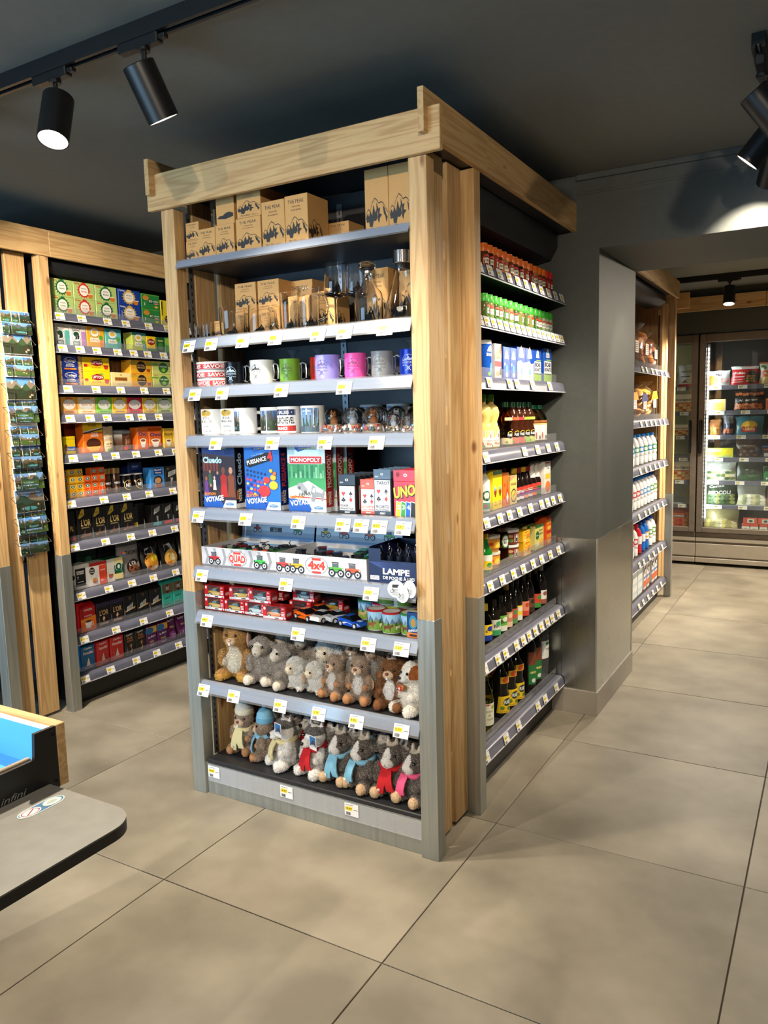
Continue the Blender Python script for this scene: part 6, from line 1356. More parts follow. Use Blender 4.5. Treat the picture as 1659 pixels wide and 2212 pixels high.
row(TE, 6, 'coffee_box', 'coffee box', [('bright blue coffee stick box with cup picture', .662, carton('mxw', .104, .06, .118, (60, 140, 214), mxw)), ('black coffee box with tilted white nameplate, sixth shelf', .772, carton('cno6', .100, .06, .120, (26, 24, 24), cno)), ('second black coffee box, sixth shelf right end', .876, carton('cno6', .100, .06, .120, (26, 24, 24), cno)), ('deep blue coffee box in shade behind the tins', .590, carton('mb', .10, .06, .152, (22, 44, 110), dsl([('r', .24, .76, .72, .92, (40, 80, 160)), ('t', 'Maxwell', .5, .80, .06, (190, 200, 220), .4)])), 0, 0, .135)], 'coffee boxes')
lor = dsl([('p', [(.04, .70), (.32, 1), (.50, 1), (.50, .80), (.20, .70)], (206, 176, 60)), ('t', 'x30', .30, .80, .06, K_, .22), ('t', "L'OR", .56, .44, .20, (222, 190, 110), .66, 0, .1), ('t', 'ESPRESSO', .52, .36, .04, (190, 170, 120), .54), ('p', [(.2, .08), (.42, .22), (.5, .34), (.52, .16), (.9, .20), (.9, .10)], (110, 66, 50)), ('o', .24, .10, .10, .03, (150, 100, 70))])
bx = [('black capsule box with red foot at the left end, seventh shelf', .066, carton('lor0', .048, .06, .155, (24, 22, 22), dsl([('r', .1, .95, .02, .14, (200, 30, 40)), ('t', 'R', .5, .34, .16, (214, 180, 100))])))]
for i, x in enumerate((.147, .241, .334, .427)): bx.append(('black capsule box with gold corner, %s of four on seventh shelf' % ORD[i+1], x, carton('lor', .089, .06, .158, (28, 25, 25), lor)))
for i, (x, c, n) in enumerate(((.640, (40, 160, 170), 'teal'), (.724, (200, 40, 50), 'red'), (.812, (176, 50, 130), 'magenta'), (.900, (60, 90, 160), 'blue'))): bx.append(('black capsule box with %s strip, seventh shelf' % n, x, carton(('cn7', n), .080, .06, .126, (28, 25, 25), dsl([('p', [(.2, .56), (.74, .70), (.80, .92), (.26, .80)], (206, 204, 200)), ('t', 'CARTE', .5, .77, .06, K_, .38, .24), ('t', 'NOIRE', .5, .67, .06, K_, .38, .24), ('p', [(.42, .48), (.62, .48), (.57, .28), (.47, .28)], (150, 150, 150)), ('r', .12, .9, .06, .20, c)]))))
bx.append(('small black and yellow coffee box in the seventh shelf gap', .500, carton('sy7', .045, .06, .13, (28, 25, 25), dsl([('r', .1, .9, .1, .3, (226, 190, 50))])), 0, 0, .06)); bx.append(('black coffee box set back in the seventh shelf gap', .560, carton('sk7', .07, .06, .14, (26, 24, 24), dsl([('r', .2, .8, .05, .10, (190, 150, 60))])), 0, 0, .09))
row(TE, 7, 'coffee_box', 'coffee box', bx, 'coffee boxes')
dol = dsl([('r', .20, .78, .12, .84, K_), ('t', 'ESPRESSO', .49, .68, .06, W_, .42), ('t', 'INTENSO', .49, .60, .06, W_, .40), ('t', '7', .34, .42, .10, W_), ('r', .3, .66, .28, .31, (180, 180, 180)), ('o', .06, .52, .12, .10, (40, 36, 34))])
dol2 = dsl([('r', .56, 1, 0, .84, (226, 70, 40)), ('r', 0, 1, .86, 1, (206, 40, 30)), ('o', .14, .66, .16, .16, K_), ('t', 'Dolce', .14, .68, .06, W_, .22), ('t', 'Gusto', .14, .58, .06, W_, .22), ('t', 'LUNGO', .78, .60, .06, W_, .28), ('o', .30, .22, .16, .13, (200, 130, 60)), ('r', .18, .42, .14, .20, (110, 40, 20)), ('t', '16', .72, .14, .09, W_)])
sbk = dsl([('r', 0, .46, 0, 1, (232, 226, 216)), ('r', .46, 1, .68, 1, (236, 220, 150)), ('r', .46, 1, .06, .30, (240, 214, 130)), ('o', .73, .60, .22, .19, W_), ('o', .73, .60, .19, .165, (14, 96, 64)), ('o', .73, .60, .08, .09, W_), ('o', .22, .28, .15, .14, (170, 90, 50)), ('r', .12, .34, .34, .52, (236, 230, 224)), ('r', .5, .96, .40, .45, (30, 110, 70))])
tas = dsl([('t', 'TASSIMO', .60, .66, .11, (50, 44, 48), .66), ('o', .16, .74, .05, .035, (220, 60, 130)), ('o', .22, .72, .05, .035, (250, 170, 40)), ('o', .18, .67, .05, .035, (60, 130, 200)), ('o', .55, .28, .34, .24, (40, 24, 18)), ('o', .55, .22, .28, .16, (150, 90, 50)), ('t', "L'OR", .50, .34, .12, W_, .34), ('o', .82, .32, .10, .09, (240, 236, 230))])
cbag = dsl([('o', .46, .34, .36, .30, (236, 160, 50)), ('o', .58, .46, .16, .13, (250, 220, 30)), ('t', '50', .58, .42, .08, (150, 110, 20), .12), ('p', [(.16, .60), (.60, .62), (.56, .84), (.20, .80)], (206, 204, 200)), ('t', 'CARTE', .38, .73, .07, K_, .32, .08), ('t', 'NOIRE', .38, .65, .07, K_, .32, .08), ('o', .60, .14, .10, .07, (240, 236, 226)), ('o', .28, .16, .10, .07, (170, 90, 40))])
row(TE, 8, 'coffee_pack', 'coffee pack', [('white capsule box with black panel at left of eighth shelf', .098, carton('dol', .108, .07, .128, (236, 234, 230), dol)), ('white and red-orange capsule box on eighth shelf', .208, carton('dol2', .108, .07, .122, (236, 234, 230), dol2)), ('white and green capsule box with round siren badge', .319, carton('sbk', .108, .07, .124, (14, 96, 64), sbk)),
    ('silver grey coffee pad bag on eighth shelf', .452, pouch('tas', .150, .08, .185, (150, 146, 146), tas, .22, .10, 4)), ('black coffee pad bag with yellow sticker, left of the pair', .600, pouch('cb1', .136, .08, .165, (26, 24, 25), cbag, .25, .10, 6)), ('black coffee pad bag with orange roundel, right of the pair', .748, pouch('cb2', .136, .08, .165, (26, 24, 25), dsl([('o', .46, .34, .36, .30, (226, 170, 70)), ('p', [(.16, .60), (.60, .62), (.56, .84), (.20, .80)], (206, 204, 200)), ('t', 'CARTE', .38, .73, .07, K_, .32, .08), ('t', 'NOIRE', .38, .65, .07, K_, .32, .08), ('o', .5, .36, .16, .12, (240, 220, 170)), ('o', .30, .16, .10, .07, (200, 110, 40))]), .25, .10, 9)), ('black coffee bag farthest right on eighth shelf', .885, pouch('cb3', .12, .08, .165, (30, 26, 26), None, .25, .1, 11)),
    ('dark green coffee box standing back on eighth shelf', .230, carton('dgb', .13, .07, .20, (20, 52, 40), dsl([('o', .6, .6, .16, .10, (60, 110, 80))])), 0, 0, .15), ('black coffee box standing back on eighth shelf', .370, carton('dkb', .11, .07, .19, (30, 28, 28), None), 0, 0, .15)], 'coffee packs on the eighth shelf')
lav = dsl([('r', 0, 1, 0, .52, (236, 110, 30)), ('p', [(0, .52), (1, .60), (1, .48), (0, .40)], (240, 140, 40)), ('t', 'LAVAZZA', .5, .84, .07, W_, .56), ('t', 'IL MATTINO', .5, .60, .05, W_, .5), ('p', [(.26, .40), (.70, .40), (.62, .12), (.34, .12)], W_), ('g', .74, .28, .08, .05, W_, 1.2), ('o', .48, .40, .22, .05, (90, 50, 30))])
lori = dsl([('r', 0, 1, .84, 1, (50, 36, 66)), ('t', "L'OR", .54, .48, .20, (222, 180, 110), .66, 0, .1), ('r', .1, .98, .06, .20, (120, 70, 40)), ('t', 'INTENSE', .54, .09, .07, W_, .6), ('p', [(.50, .22), (.62, .34), (.52, .44), (.42, .32)], (236, 180, 120))])
cnn = dsl([('o', .5, .86, .10, .07, (90, 70, 50)), ('p', [(.10, .30), (.90, .40), (.90, .46), (.10, .36)], (206, 160, 90)), ('p', [(.22, .30), (.70, .44), (.74, .66), (.26, .52)], (206, 204, 200)), ('t', 'CARTE', .49, .52, .08, K_, .36, .28), ('t', 'NOIRE', .49, .41, .08, K_, .36, .28), ('r', .2, .8, .10, .13, (120, 120, 120))])
gmv = dsl([('r', 0, 1, .60, 1, (110, 90, 60)), ('p', [(.5, 1.), (.84, .80), (.5, .58), (.16, .80)], (60, 40, 30)), ('g', .5, .80, .30, .28, (206, 170, 120), .6), ('t', 'GRAND', .5, .82, .05, W_, .34), ('t', 'MÈRE', .5, .74, .06, W_, .34), ('t', 'FAMILIAL', .48, .36, .09, (20, 90, 84), .6, .1), ('r', .1, .8, .12, .15, (20, 110, 100))])
bx = [('red and orange coffee brick at the left of ninth shelf', .126, brick('lav', .094, .06, .150, (196, 32, 36), lav))]
for i, x in enumerate((.222, .312)): bx.append(('dark coffee brick with gold script, %s on ninth shelf' % ('left one', 'right one')[i], x, brick('lori', .086, .06, .150, (34, 26, 32), lori)))
for i, x in enumerate((.404, .498, .592)): bx.append(('black coffee brick with slanted nameplate, %s of three on ninth shelf' % ORD[i+1], x, brick('cnn', .088, .06, .154, (26, 24, 24), cnn)))
for i, x in enumerate((.684, .770)): bx.append(('turquoise coffee brick with brown diamond, %s on ninth shelf' % ('left one', 'right one')[i], x, brick('gmv', .082, .06, .160, (60, 190, 170), gmv)))
bx.append(('maroon coffee brick farthest right on ninth shelf', .870, brick('mrn', .085, .06, .155, (110, 40, 60), None)))
row(TE, 9, 'coffee_brick', 'coffee pack', bx, 'coffee bricks')
cas = dsl([('t', 'Casino', .5, .86, .08, W_, .6, 0, .1), ('t', 'Familial', .5, .66, .11, (250, 226, 220), .76, 0, .2), ('p', [(.32, .18), (.62, .18), (.50, .50)], (240, 220, 200)), ('r', .2, .8, .10, .12, (240, 200, 190))])
pur = dsl([('t', 'Casino', .45, .88, .07, W_, .6, .1, .1), ('t', 'PUR', .5, .70, .11, (206, 130, 70), .5), ('t', 'ARABICA', .5, .60, .07, (206, 130, 70), .62), ('p', [(.44, .10), (.60, .28), (.44, .40), (.58, .52), (.66, .40), (.56, .34), (.68, .24), (.56, .10)], (206, 140, 80))])
smn = dsl([('r', 0, 1, .70, 1, (226, 170, 60)), ('o', .3, .82, .4, .16, (40, 110, 170)), ('t', 'San Marco', .5, .48, .09, W_, .7, .1, .1), ('t', 'MOKA', .5, .26, .07, (250, 206, 60), .44), ('r', .3, .7, .10, .13, (230, 200, 220))])
bx = [('blue coffee brick at the left of the lowest shelf', .108, brick('casb', .086, .06, .150, (24, 100, 156), cas))]
for i, x in enumerate((.204, .298)): bx.append(('red coffee brick with pale script, %s on lowest shelf' % ('left one', 'right one')[i], x, brick('casr', .088, .06, .152, (206, 40, 40), cas), (.15, 0)[i]))
for i, x in enumerate((.388, .464)): bx.append(('black coffee brick with copper lettering, %s on lowest shelf' % ('left one', 'right one')[i], x, brick('pur', .074, .06, .148, (28, 24, 22), pur)))
for i, x in enumerate((.544, .628)): bx.append(('purple coffee brick with gold top, %s on lowest shelf' % ('left one', 'right one')[i], x, brick('smn', .076, .06, .142, (96, 30, 92), smn)))
row(TE, 10, 'coffee_brick', 'coffee pack', bx, 'coffee bricks')
pb = dsl([('t', 'San Marco', .48, .76, .08, W_, .6, .1, .1), ('t', 'DÉCA', .48, .50, .07, (230, 190, 120), .4), ('o', .5, .22, .34, .16, (150, 60, 140)), ('t', 'DOSETTES', .5, .20, .06, W_, .44)])
row(TE, 10, 'coffee_bag', 'coffee pack', [('purple coffee pad bag, left of the pair on lowest shelf', .716, pouch('pb1', .086, .06, .145, (96, 28, 84), pb, .3, .1, 21)), ('purple coffee pad bag, right of the pair on lowest shelf', .806, pouch('pb2', .086, .06, .140, (96, 28, 84), pb, .3, .1, 22)), ('dark red coffee bag farthest right on lowest shelf', .900, pouch('pb3', .09, .06, .14, (130, 30, 40), None, .3, .1, 23))], 'coffee bricks')
# clear divider tongues at the shelf fronts
dvm = MB().prism([(.0268, .001), (.0268, .030), (.030, .052), (.0345, .056), (.0345, .001)], 'x', -.0006, .0006, GUARD).mesh('divider')
for k in (1, 2, 4, 6, 7, 8, 9, 10):
    for x in (.18, .34, .48, .62, .86) if k < 6 else (.19, .27, .36, .54, .64, .76):
        dv = obj('divider', dvm, TE.t); dv.location = (x+.0005, 0, TE.sh[k])
# ================================================================ grocery shelves: jars, cartons, bottles
def bottle(key, prof, c, cap, cc, art=None, r=None, seg=18, mat=None, sq=0., rough=.08):
    """lathed bottle body, cap and wrap label (art draws on a cylinder of radius r)"""
    ps = [('bottle', cached(('bt', key), lambda: MB().lathe(prof, mat or col(*c, rough), seg, sq=sq).mesh('bottle')))]
    if cap: ps.append(('cap', cached(('bc', key), lambda: MB().lathe(cap, col(*cc, .35), 14).mesh('cap'))))
    if art:
        def mk():
            p = art(Print((0, 0, 0), (1, 0, 0), (0, 0, 1), cyl=(r or max(q[0] for q in prof))+.0003)); q = getattr(p, 'neck', None)
            return (p.mesh('label'), q.mesh('neck_label') if q else None)
        a, b = cached(('bl', key), mk); ps.append(('label', a))
        if b: ps.append(('neck_label', b))
    return ps
def spice(key, body, cap, art, clear_=False):
    return bottle(key, [(0, 0), (.019, 0), (.0205, .003), (.0205, .060), (.018, .070), (.0165, .073)], body, [(.0195, .068), (.020, .071), (.020, .091), (.019, .093), (.0165, .0935), (.0165, .098), (0, .098)], cap, art, .0205)
def a_sp(ring, panel, txt):
    def f(p): p.ring(0, .034, .017, .0145, ring, 18, 1.35); p.rect(-.010, .012, .024, .044, panel); p.text(txt, .001, .031, .007, (60, 30, 20), w=.018, bold=.02); p.rect(-.012, .010, .048, .055, (206, 50, 40)); return f and p
    return f
rd = random.Random(11)
JG = 'spice jars'
bodies = [(90, 52, 30), (60, 36, 26), (150, 66, 34), (122, 40, 28), (176, 130, 70), (110, 62, 36)]
fx = [.258, .305, .352, .400, .452, .512, .572, .628, .690, .752, .812, .866, .916, .966, 1.012]
for i, x in enumerate(fx):
    red = i >= 13; k = i % 6
    GR.put('spice_jar', '%s-capped spice jar, %s from left in the front row, top shelf' % ('red' if red else 'orange', ORD[i+1]), 'jar', x, .056, 1, spice(('so', k, red), bodies[k] if not red else (120, 30, 24), (236, 112, 22) if not red else (206, 40, 30), a_sp((206, 60, 40), (236, 226, 200), ('CUMIN', 'PAPRIKA', 'CURRY', 'PIMENT', 'GINGEMBRE', 'POIVRE')[k])), JG, rd.uniform(-.9, .2))
for i in range(14):
    red = i >= 12; k = (i*5+2) % 6
    GR.put('spice_jar', '%s-capped spice jar, %s from left in the second row, top shelf' % ('red' if red else 'orange', ORD[i+1]), 'jar', fx[i]+.022, .102, 1, spice(('so', k, red), bodies[k] if not red else (120, 30, 24), (236, 112, 22) if not red else (206, 40, 30), a_sp((206, 60, 40), (236, 226, 200), ('CUMIN', 'PAPRIKA', 'CURRY', 'PIMENT', 'GINGEMBRE', 'POIVRE')[k])), JG, rd.uniform(-.9, .2))
hb = [(86, 96, 52), (150, 130, 80), (70, 84, 44), (120, 124, 70)]
for i, x in enumerate(fx):
    lastc = i >= 12; k = i % 4
    GR.put('herb_jar', '%s herb jar, %s from left in the front row, second shelf' % ('pale green-capped' if lastc else 'green-capped', ORD[i+1]), 'jar', x, .056, 2, spice(('sh', k, lastc), hb[k] if not lastc else (176, 184, 150), (60, 180, 50), a_sp((50, 150, 60), (240, 240, 232), ('BASILIC', 'THYM', 'PERSIL', 'ORIGAN')[k])), 'herb jars', rd.uniform(-.9, .2))
for i in range(13):
    k = (i*3+1) % 4
    GR.put('herb_jar', 'green-capped herb jar, %s from left in the second row, second shelf' % ORD[i+1], 'jar', fx[i]+.022, .102, 2, spice(('sh', k, False), hb[k], (60, 180, 50), a_sp((50, 150, 60), (240, 240, 232), ('BASILIC', 'THYM', 'PERSIL', 'ORIGAN')[k])), 'herb jars', rd.uniform(-.9, .2))
# salt and bicarbonate
SB = (24, 74, 170)
def whale(p, w, h, v, s, txt='BALEINE'): p.poly([(w*.5-s, v), (w*.5+s*.9, v), (w*.5+s*.5, v+s*.9), (w*.5-s*.1, v+s*1.3), (w*.5-s*.7, v+s*.8)], W_); p.oval(w*.5, v+s*.35, s*.5, s*.22, (120, 190, 230)); p.text(txt, w*.5, v-s*.62, s*.55, W_, w=s*2.2, bold=.03); return p
def f_salt(p, w, h): whale(p, w, h, h*.72, w*.26); p.oval(w*.5, h*.28, w*.18, h*.18, (70, 150, 220)); p.oval(w*.5, h*.14, w*.20, h*.08, (200, 226, 240)); p.oval(w*.2, h*.46, w*.10, h*.05, (200, 220, 240)); return p
def f_saltw(p, w, h): p.poly([(0, 0), (w, 0), (w, h*.56), (w*.7, h*.52), (w*.4, h*.60), (0, h*.54)], (236, 230, 218)); whale(p, w, h, h*.80, w*.26); p.oval(w*.5, h*.28, w*.17, h*.18, (150, 190, 210)); p.rect(w*.40, w*.60, h*.20, h*.36, (90, 140, 180)); p.oval(w*.5, h*.12, w*.10, h*.03, (220, 190, 80)); return p
def f_bic(p, w, h): p.rect(0, w, 0, h*.30, (150, 196, 40)); p.rect(w*.06, w*.94, h*.26, h*.62, (236, 236, 230)); whale(p, w, h, h*.82, w*.20); p.text('BICAR', w*.5, h*.46, h*.12, (28, 40, 70), w=w*.78, bold=.05); p.text('BONATE', w*.5, h*.32, h*.10, (28, 40, 70), w=w*.80, bold=.05); p.rect(w*.06, w*.94, h*.22, h*.255, (40, 50, 90)); p.rect(w*.3, w*.9, h*.64, h*.67, (150, 196, 40)); return p
GR.put('salt_drum', 'blue salt drum with white cap at the left of salt shelf', 'salt drum', .275, .070, 3, bottle('drum', [(0, 0), (.033, 0), (.034, .003), (.034, .130), (0, .130)], (26, 80, 176), [(.035, .126), (.035, .138), (.033, .141), (0, .141)], (240, 240, 240), lambda p: (p.poly([(-.022, .098), (.020, .098), (.012, .116), (-.004, .122), (-.016, .112)], W_), p.text('BALEINE', 0, .082, .011, W_, w=.048, bold=.03), p.oval(.004, .035, .012, .022, (80, 160, 226)), p.oval(-.01, .016, .010, .008, (120, 190, 60)), p)[-1], .034), 'salt packs', 0.)
row(GR, 3, 'salt_box', 'box', [
    ('white and red sugar box beside the salt drum', .350, carton('sug', .066, .06, .132, (236, 226, 206), dsl([('r', 0, 1, .34, .50, (196, 40, 50)), ('p', [(0, .7), (.6, .9), (1, .8), (1, .6), (0, .56)], (240, 170, 120)), ('r', .72, .96, .72, .98, (226, 90, 40)), ('t', 'Carré', .45, .56, .08, (150, 60, 50), .6), ('o', .4, .14, .3, .08, (200, 150, 90)), ('r', .7, .95, .1, .3, (60, 60, 90))]))),
    ('blue salt box, left of the two all-blue ones', .440, carton('sal1', .072, .05, .126, SB, f_salt)), ('blue salt box, right of the two all-blue ones', .515, carton('sal1', .072, .05, .126, SB, f_salt)),
    ('blue-topped white salt box, left of the pair', .606, carton('sal2', .098, .06, .136, SB, f_saltw)), ('blue-topped white salt box, right of the pair', .707, carton('sal2', .098, .06, .136, SB, f_saltw)),
    ('bicarbonate box with lime foot, left of the pair', .808, carton('bic', .094, .06, .138, SB, f_bic)), ('bicarbonate box with lime foot, right end beside the pier', .945, carton('bic2', .110, .06, .150, SB, f_bic)),
    ('tall blue salt box standing back behind the white ones', .62, carton('sal3', .12, .06, .160, (20, 50, 120), None), 0, 0, .11)], 'salt packs')
# shelf 4: lemon juice, vinegar
LB = [(0, 0), (.033, 0), (.036, .004), (.036, .072), (.028, .094), (.027, .102), (.034, .122), (.036, .138), (.030, .158), (.014, .172), (.012, .184)]
def a_lem(p): p.rect(-.045, .045, .006, .070, (244, 240, 226)); p.poly([(-.045, .070), (.020, .070), (-.012, .040), (-.045, .055)], (250, 200, 40)); p.poly([(.012, .058), (.022, .048), (.012, .038), (.002, .048)], (190, 40, 40)); p.text('Lesieur', .004, .028, .007, (60, 70, 120), w=.03, bold=0); p.text('Mayo', .004, .014, .010, (226, 120, 30), w=.030, bold=.03); p.oval(-.030, .018, .007, .008, (200, 40, 36)); p.oval(-.022, .010, .005, .004, (70, 150, 60)); return p
lemp = bottle('lem', LB, (236, 206, 122), [(.0135, .180), (.0145, .182), (.0145, .206), (.0135, .208), (0, .208)], (84, 150, 40), a_lem, .036)
for i, (x, y, w) in enumerate(((.288, .078, 'left'), (.366, .078, 'middle'), (.405, .158, 'right'))): GR.put('dressing_bottle', 'cream-yellow dressing bottle with green cap, %s of three' % w, 'bottle', x, y, 4, lemp, 'dressing bottles', -.4)
VP = [(0, 0), (.026, 0), (.029, .004), (.029, .060), (.022, .082), (.0285, .104), (.0285, .116), (.020, .138), (.0115, .150), (.011, .166)]
def a_vin(c):
    def f(p): p.rect(-.036, .036, .008, .034, c); p.oval(.004, .046, .018, .016, K_); p.text('PUGET', .004, .040, .010, W_, w=.028, bold=.03); p.ring(.004, .052, .014, .011, (250, 206, 40), 14, .6, 0, PI); p.oval(-.014, .016, .006, .005, (90, 150, 40)); q = Print((0, 0, 0), (1, 0, 0), (0, 0, 1), cyl=.0288); q.rect(-.022, .022, .104, .116, c); p.neck = q; return p
    return f
for i, (x, y, c, n) in enumerate(((.500, .068, (226, 206, 150), 'cream'), (.578, .068, (232, 96, 60), 'salmon'), (.645, .068, (220, 60, 70), 'red'), (.710, .068, (150, 190, 60), 'lime'), (.776, .068, (190, 206, 90), 'pale lime'), (.615, .128, (232, 96, 60), 'salmon-neck'), (.745, .128, (150, 190, 60), 'lime-neck'))):
    GR.put('vinegar_bottle', 'dark waisted vinegar bottle with %s label %s' % (n, 'in the front row' if i < 5 else 'in the back row'), 'bottle', x, y, 4, bottle(('vin', c), VP, (62, 30, 16), [(.0125, .158), (.0125, .178), (0, .179)], (24, 84, 50), a_vin(c), .029, mat=glass('amber_vinegar', (.62, .30, .10), .02, 1.2) if i in (0, 5) else None), 'vinegar bottles', -.5)
def a_vin2(p): p.rect(-.036, .036, .010, .085, (240, 226, 206)); p.rect(-.034, .034, .088, .098, (150, 90, 40)); p.oval(-.010, .030, .004, .016, (170, 80, 60)); p.rect(0, .024, .036, .074, (214, 206, 196)); p.rect(.004, .022, .014, .030, (110, 110, 114)); p.rect(-.036, .036, .078, .085, (232, 170, 110)); return p
vb = bottle('vb', [(0, 0), (.034, 0), (.036, .004), (.036, .108), (.030, .122), (.012, .142), (.012, .160)], (170, 106, 40), [(.015, .148), (.015, .166), (0, .167)], (20, 120, 84), a_vin2, .036, mat=glass('cider_vinegar', (.80, .52, .22), .03, 1.2))
for x, y, n in ((.868, .080, 'left'), (.945, .078, 'right')): GR.put('cider_vinegar_bottle', 'amber vinegar bottle with green cap and cream label, %s one' % n, 'bottle', x, y, 4, vb, 'vinegar bottles', -.5)
# shelf 5
def a_wb(p): p.rect(-.034, .034, .010, .100, (240, 240, 234)); p.oval(0, .060, .022, .020, (30, 90, 66)); p.oval(0, .062, .014, .012, (220, 226, 220)); p.rect(-.034, .034, .010, .034, (60, 150, 130)); p.text('BIO', -.004, .016, .011, (206, 40, 40), w=.02, bold=.04); return p
GR.put('sauce_bottle', 'white sauce bottle with blue cap at the left of sauce shelf', 'bottle', .253, .067, 5, bottle('wb', [(0, 0), (.028, 0), (.029, .003), (.029, .120), (.014, .142), (.013, .150)], (232, 232, 226), [(.016, .148), (.016, .178), (0, .179)], (40, 100, 200), a_wb, .029), None, -.5)
yb = dsl([('r', 0, 1, .90, 1, (30, 110, 60)), ('o', .5, .46, .30, .10, (190, 50, 40)), ('o', .5, .54, .22, .05, (120, 190, 226)), ('o', .5, .40, .16, .08, (110, 60, 40)), ('r', .44, .56, .56, .62, W_), ('r', .2, .8, .10, .13, (180, 150, 20)), ('r', .3, .7, .18, .20, (180, 150, 20))])
row(GR, 5, 'sauce_box', 'box', [('narrow yellow box with green top, left of the pair', .310, carton('yb', .046, .05, .150, (250, 216, 20), yb)), ('narrow yellow box with green top, right of the pair', .358, carton('yb', .046, .05, .150, (250, 216, 20), yb)),
    ('orange pepper sauce box with bottle picture', .424, carton('tab', .066, .05, .134, (232, 120, 30), dsl([('p', [(.52, .05), (.86, .05), (.86, .42), (.74, .56), (.74, .72), (.64, .72), (.64, .56), (.52, .42)], (206, 40, 30)), ('r', .62, .76, .72, .80, (40, 140, 60)), ('p', [(.69, .08), (.84, .26), (.69, .44), (.54, .26)], W_), ('r', .1, .4, .2, .3, (200, 80, 20)), ('r', .1, .4, .6, .7, (200, 80, 20))]))),
    ('cream noodle meal pouch box leaning beside the orange box', .508, carton('crm', .078, .04, .118, (232, 206, 110), dsl([('p', [(0, .82), (1, 1), (0, 1)], (206, 150, 130)), ('t', 'BOULGOUR', .5, .66, .08, (90, 60, 40), .7), ('o', .5, .30, .40, .24, (60, 40, 30)), ('o', .5, .30, .34, .19, (226, 190, 90)), ('o', .4, .3, .08, .05, (90, 150, 60)), ('o', .62, .34, .07, .05, (220, 90, 40))])))], 'boxes on the sauce shelf')
row(GR, 5, 'sauce_box', 'box', [('white spice mix box at the right end, sauce shelf', .945, carton('tou', .082, .07, .148, (236, 230, 222), dsl([('o', .5, .80, .34, .13, W_), ('t', 'Touk', .5, .76, .09, (70, 50, 60), .5), ('r', .1, .9, .46, .62, (246, 200, 60)), ('o', .5, .22, .42, .18, (236, 130, 60)), ('r', .1, .9, .94, .98, (200, 70, 60))])))], 'boxes on the sauce shelf')
SO = [(0, 0), (.022, 0), (.024, .003), (.024, .070), (.014, .094), (.0105, .108), (.0105, .124)]
def a_soy(c):
    def f(p): p.rect(-.030, .030, .008, .060, c); p.rect(-.030, .030, .046, .060, (206, 60, 50)); p.rect(-.016, .016, .020, .036, (120, 60, 110)); p.rect(-.010, .018, .040, .043, (60, 40, 40)); return p
    return f
for i, (x, y, cap, lab, n) in enumerate(((.588, .066, (226, 190, 30), (240, 236, 226), 'yellow-capped soy sauce bottle, first in front row'), (.642, .066, (140, 24, 34), (236, 226, 230), 'dark red-capped soy sauce bottle, second in front row'), (.696, .066, (226, 190, 30), (226, 150, 120), 'yellow-capped soy sauce bottle, third in front row'), (.750, .066, (150, 26, 34), (232, 200, 190), 'dark red-capped soy sauce bottle, fourth in front row'), (.806, .066, (232, 226, 214), (236, 110, 50), 'white-necked sauce bottle, left of the pair'), (.866, .066, (232, 226, 214), (60, 130, 70), 'white-necked sauce bottle, right of the pair'), (.530, .125, (40, 30, 30), (200, 190, 180), 'black-capped sauce bottle in back row, left'), (.480, .125, (40, 34, 34), (200, 190, 180), 'black-capped sauce bottle in back row, far left'), (.620, .125, (140, 24, 34), (200, 190, 180), 'dark red-capped sauce bottle in back row'))):
    wh = 'white-necked' in n; cap_ = [(.0125, .118), (.0135, .121), (.0135, .140), (0, .141)] if not wh else [(.019, .085), (.016, .105), (.0125, .118), (.0125, .146), (0, .147)]
    GR.put('sauce_bottle', n, 'bottle', x, y, 5, bottle(('soy', cap, lab), SO, (30, 18, 16), cap_, cap, a_soy(lab), .024), 'sauce bottles', -.5)
# shelf 6
def a_gr(p): p.rect(-.030, .030, .012, .070, (246, 206, 40)); p.poly([(-.03, .05), (.03, .04), (.03, .070), (-.03, .070)], (240, 240, 226)); p.oval(0, .030, .012, .010, (60, 150, 60)); return p
GR.put('lemon_juice_bottle', 'green glass bottle with yellow cap and label', 'bottle', .268, .065, 6, bottle('grn', [(0, 0), (.027, 0), (.029, .004), (.029, .075), (.014, .108), (.0115, .120), (.0115, .136)], (24, 120, 40), [(.0135, .130), (.0135, .150), (0, .151)], (240, 200, 40), a_gr, .029), None, -.5)
def tubm(key, body, lid, art, r=.044, h=.058): return [('tub', cached(('tb', key), lambda: MB().lathe([(0, 0), (r-.006, 0), (r-.004, .003), (r, h)], col(*body, .3), 22).mesh('tub'))), ('lid', cached(('tl', key), lambda: MB().lathe([(r, h-.003), (r+.002, h-.002), (r+.002, h+.007), (r-.002, h+.008), (r-.004, h+.006), (0, h+.006)], col(*lid, .3), 22).mesh('lid'))), ('label', cached(('ta', key), lambda: art(Print((0, 0, 0), (1, 0, 0), (0, 0, 1), cyl=r+.0005)).mesh('label')))]
def a_cous(p): p.rect(-.06, .06, .016, .050, (236, 150, 40)); p.oval(.010, .030, .016, .012, (250, 210, 70)); p.oval(-.022, .034, .012, .007, (206, 60, 40)); p.oval(.030, .036, .009, .006, (120, 160, 50)); return p
def a_tom(p): p.rect(-.06, .06, .006, .050, (120, 40, 30)); p.rect(.0, .026, .012, .046, W_); p.oval(-.016, .020, .010, .008, (90, 140, 50)); p.rect(.004, .022, .016, .030, (60, 60, 64)); p.oval(-.020, .038, .014, .006, (206, 160, 110)); return p
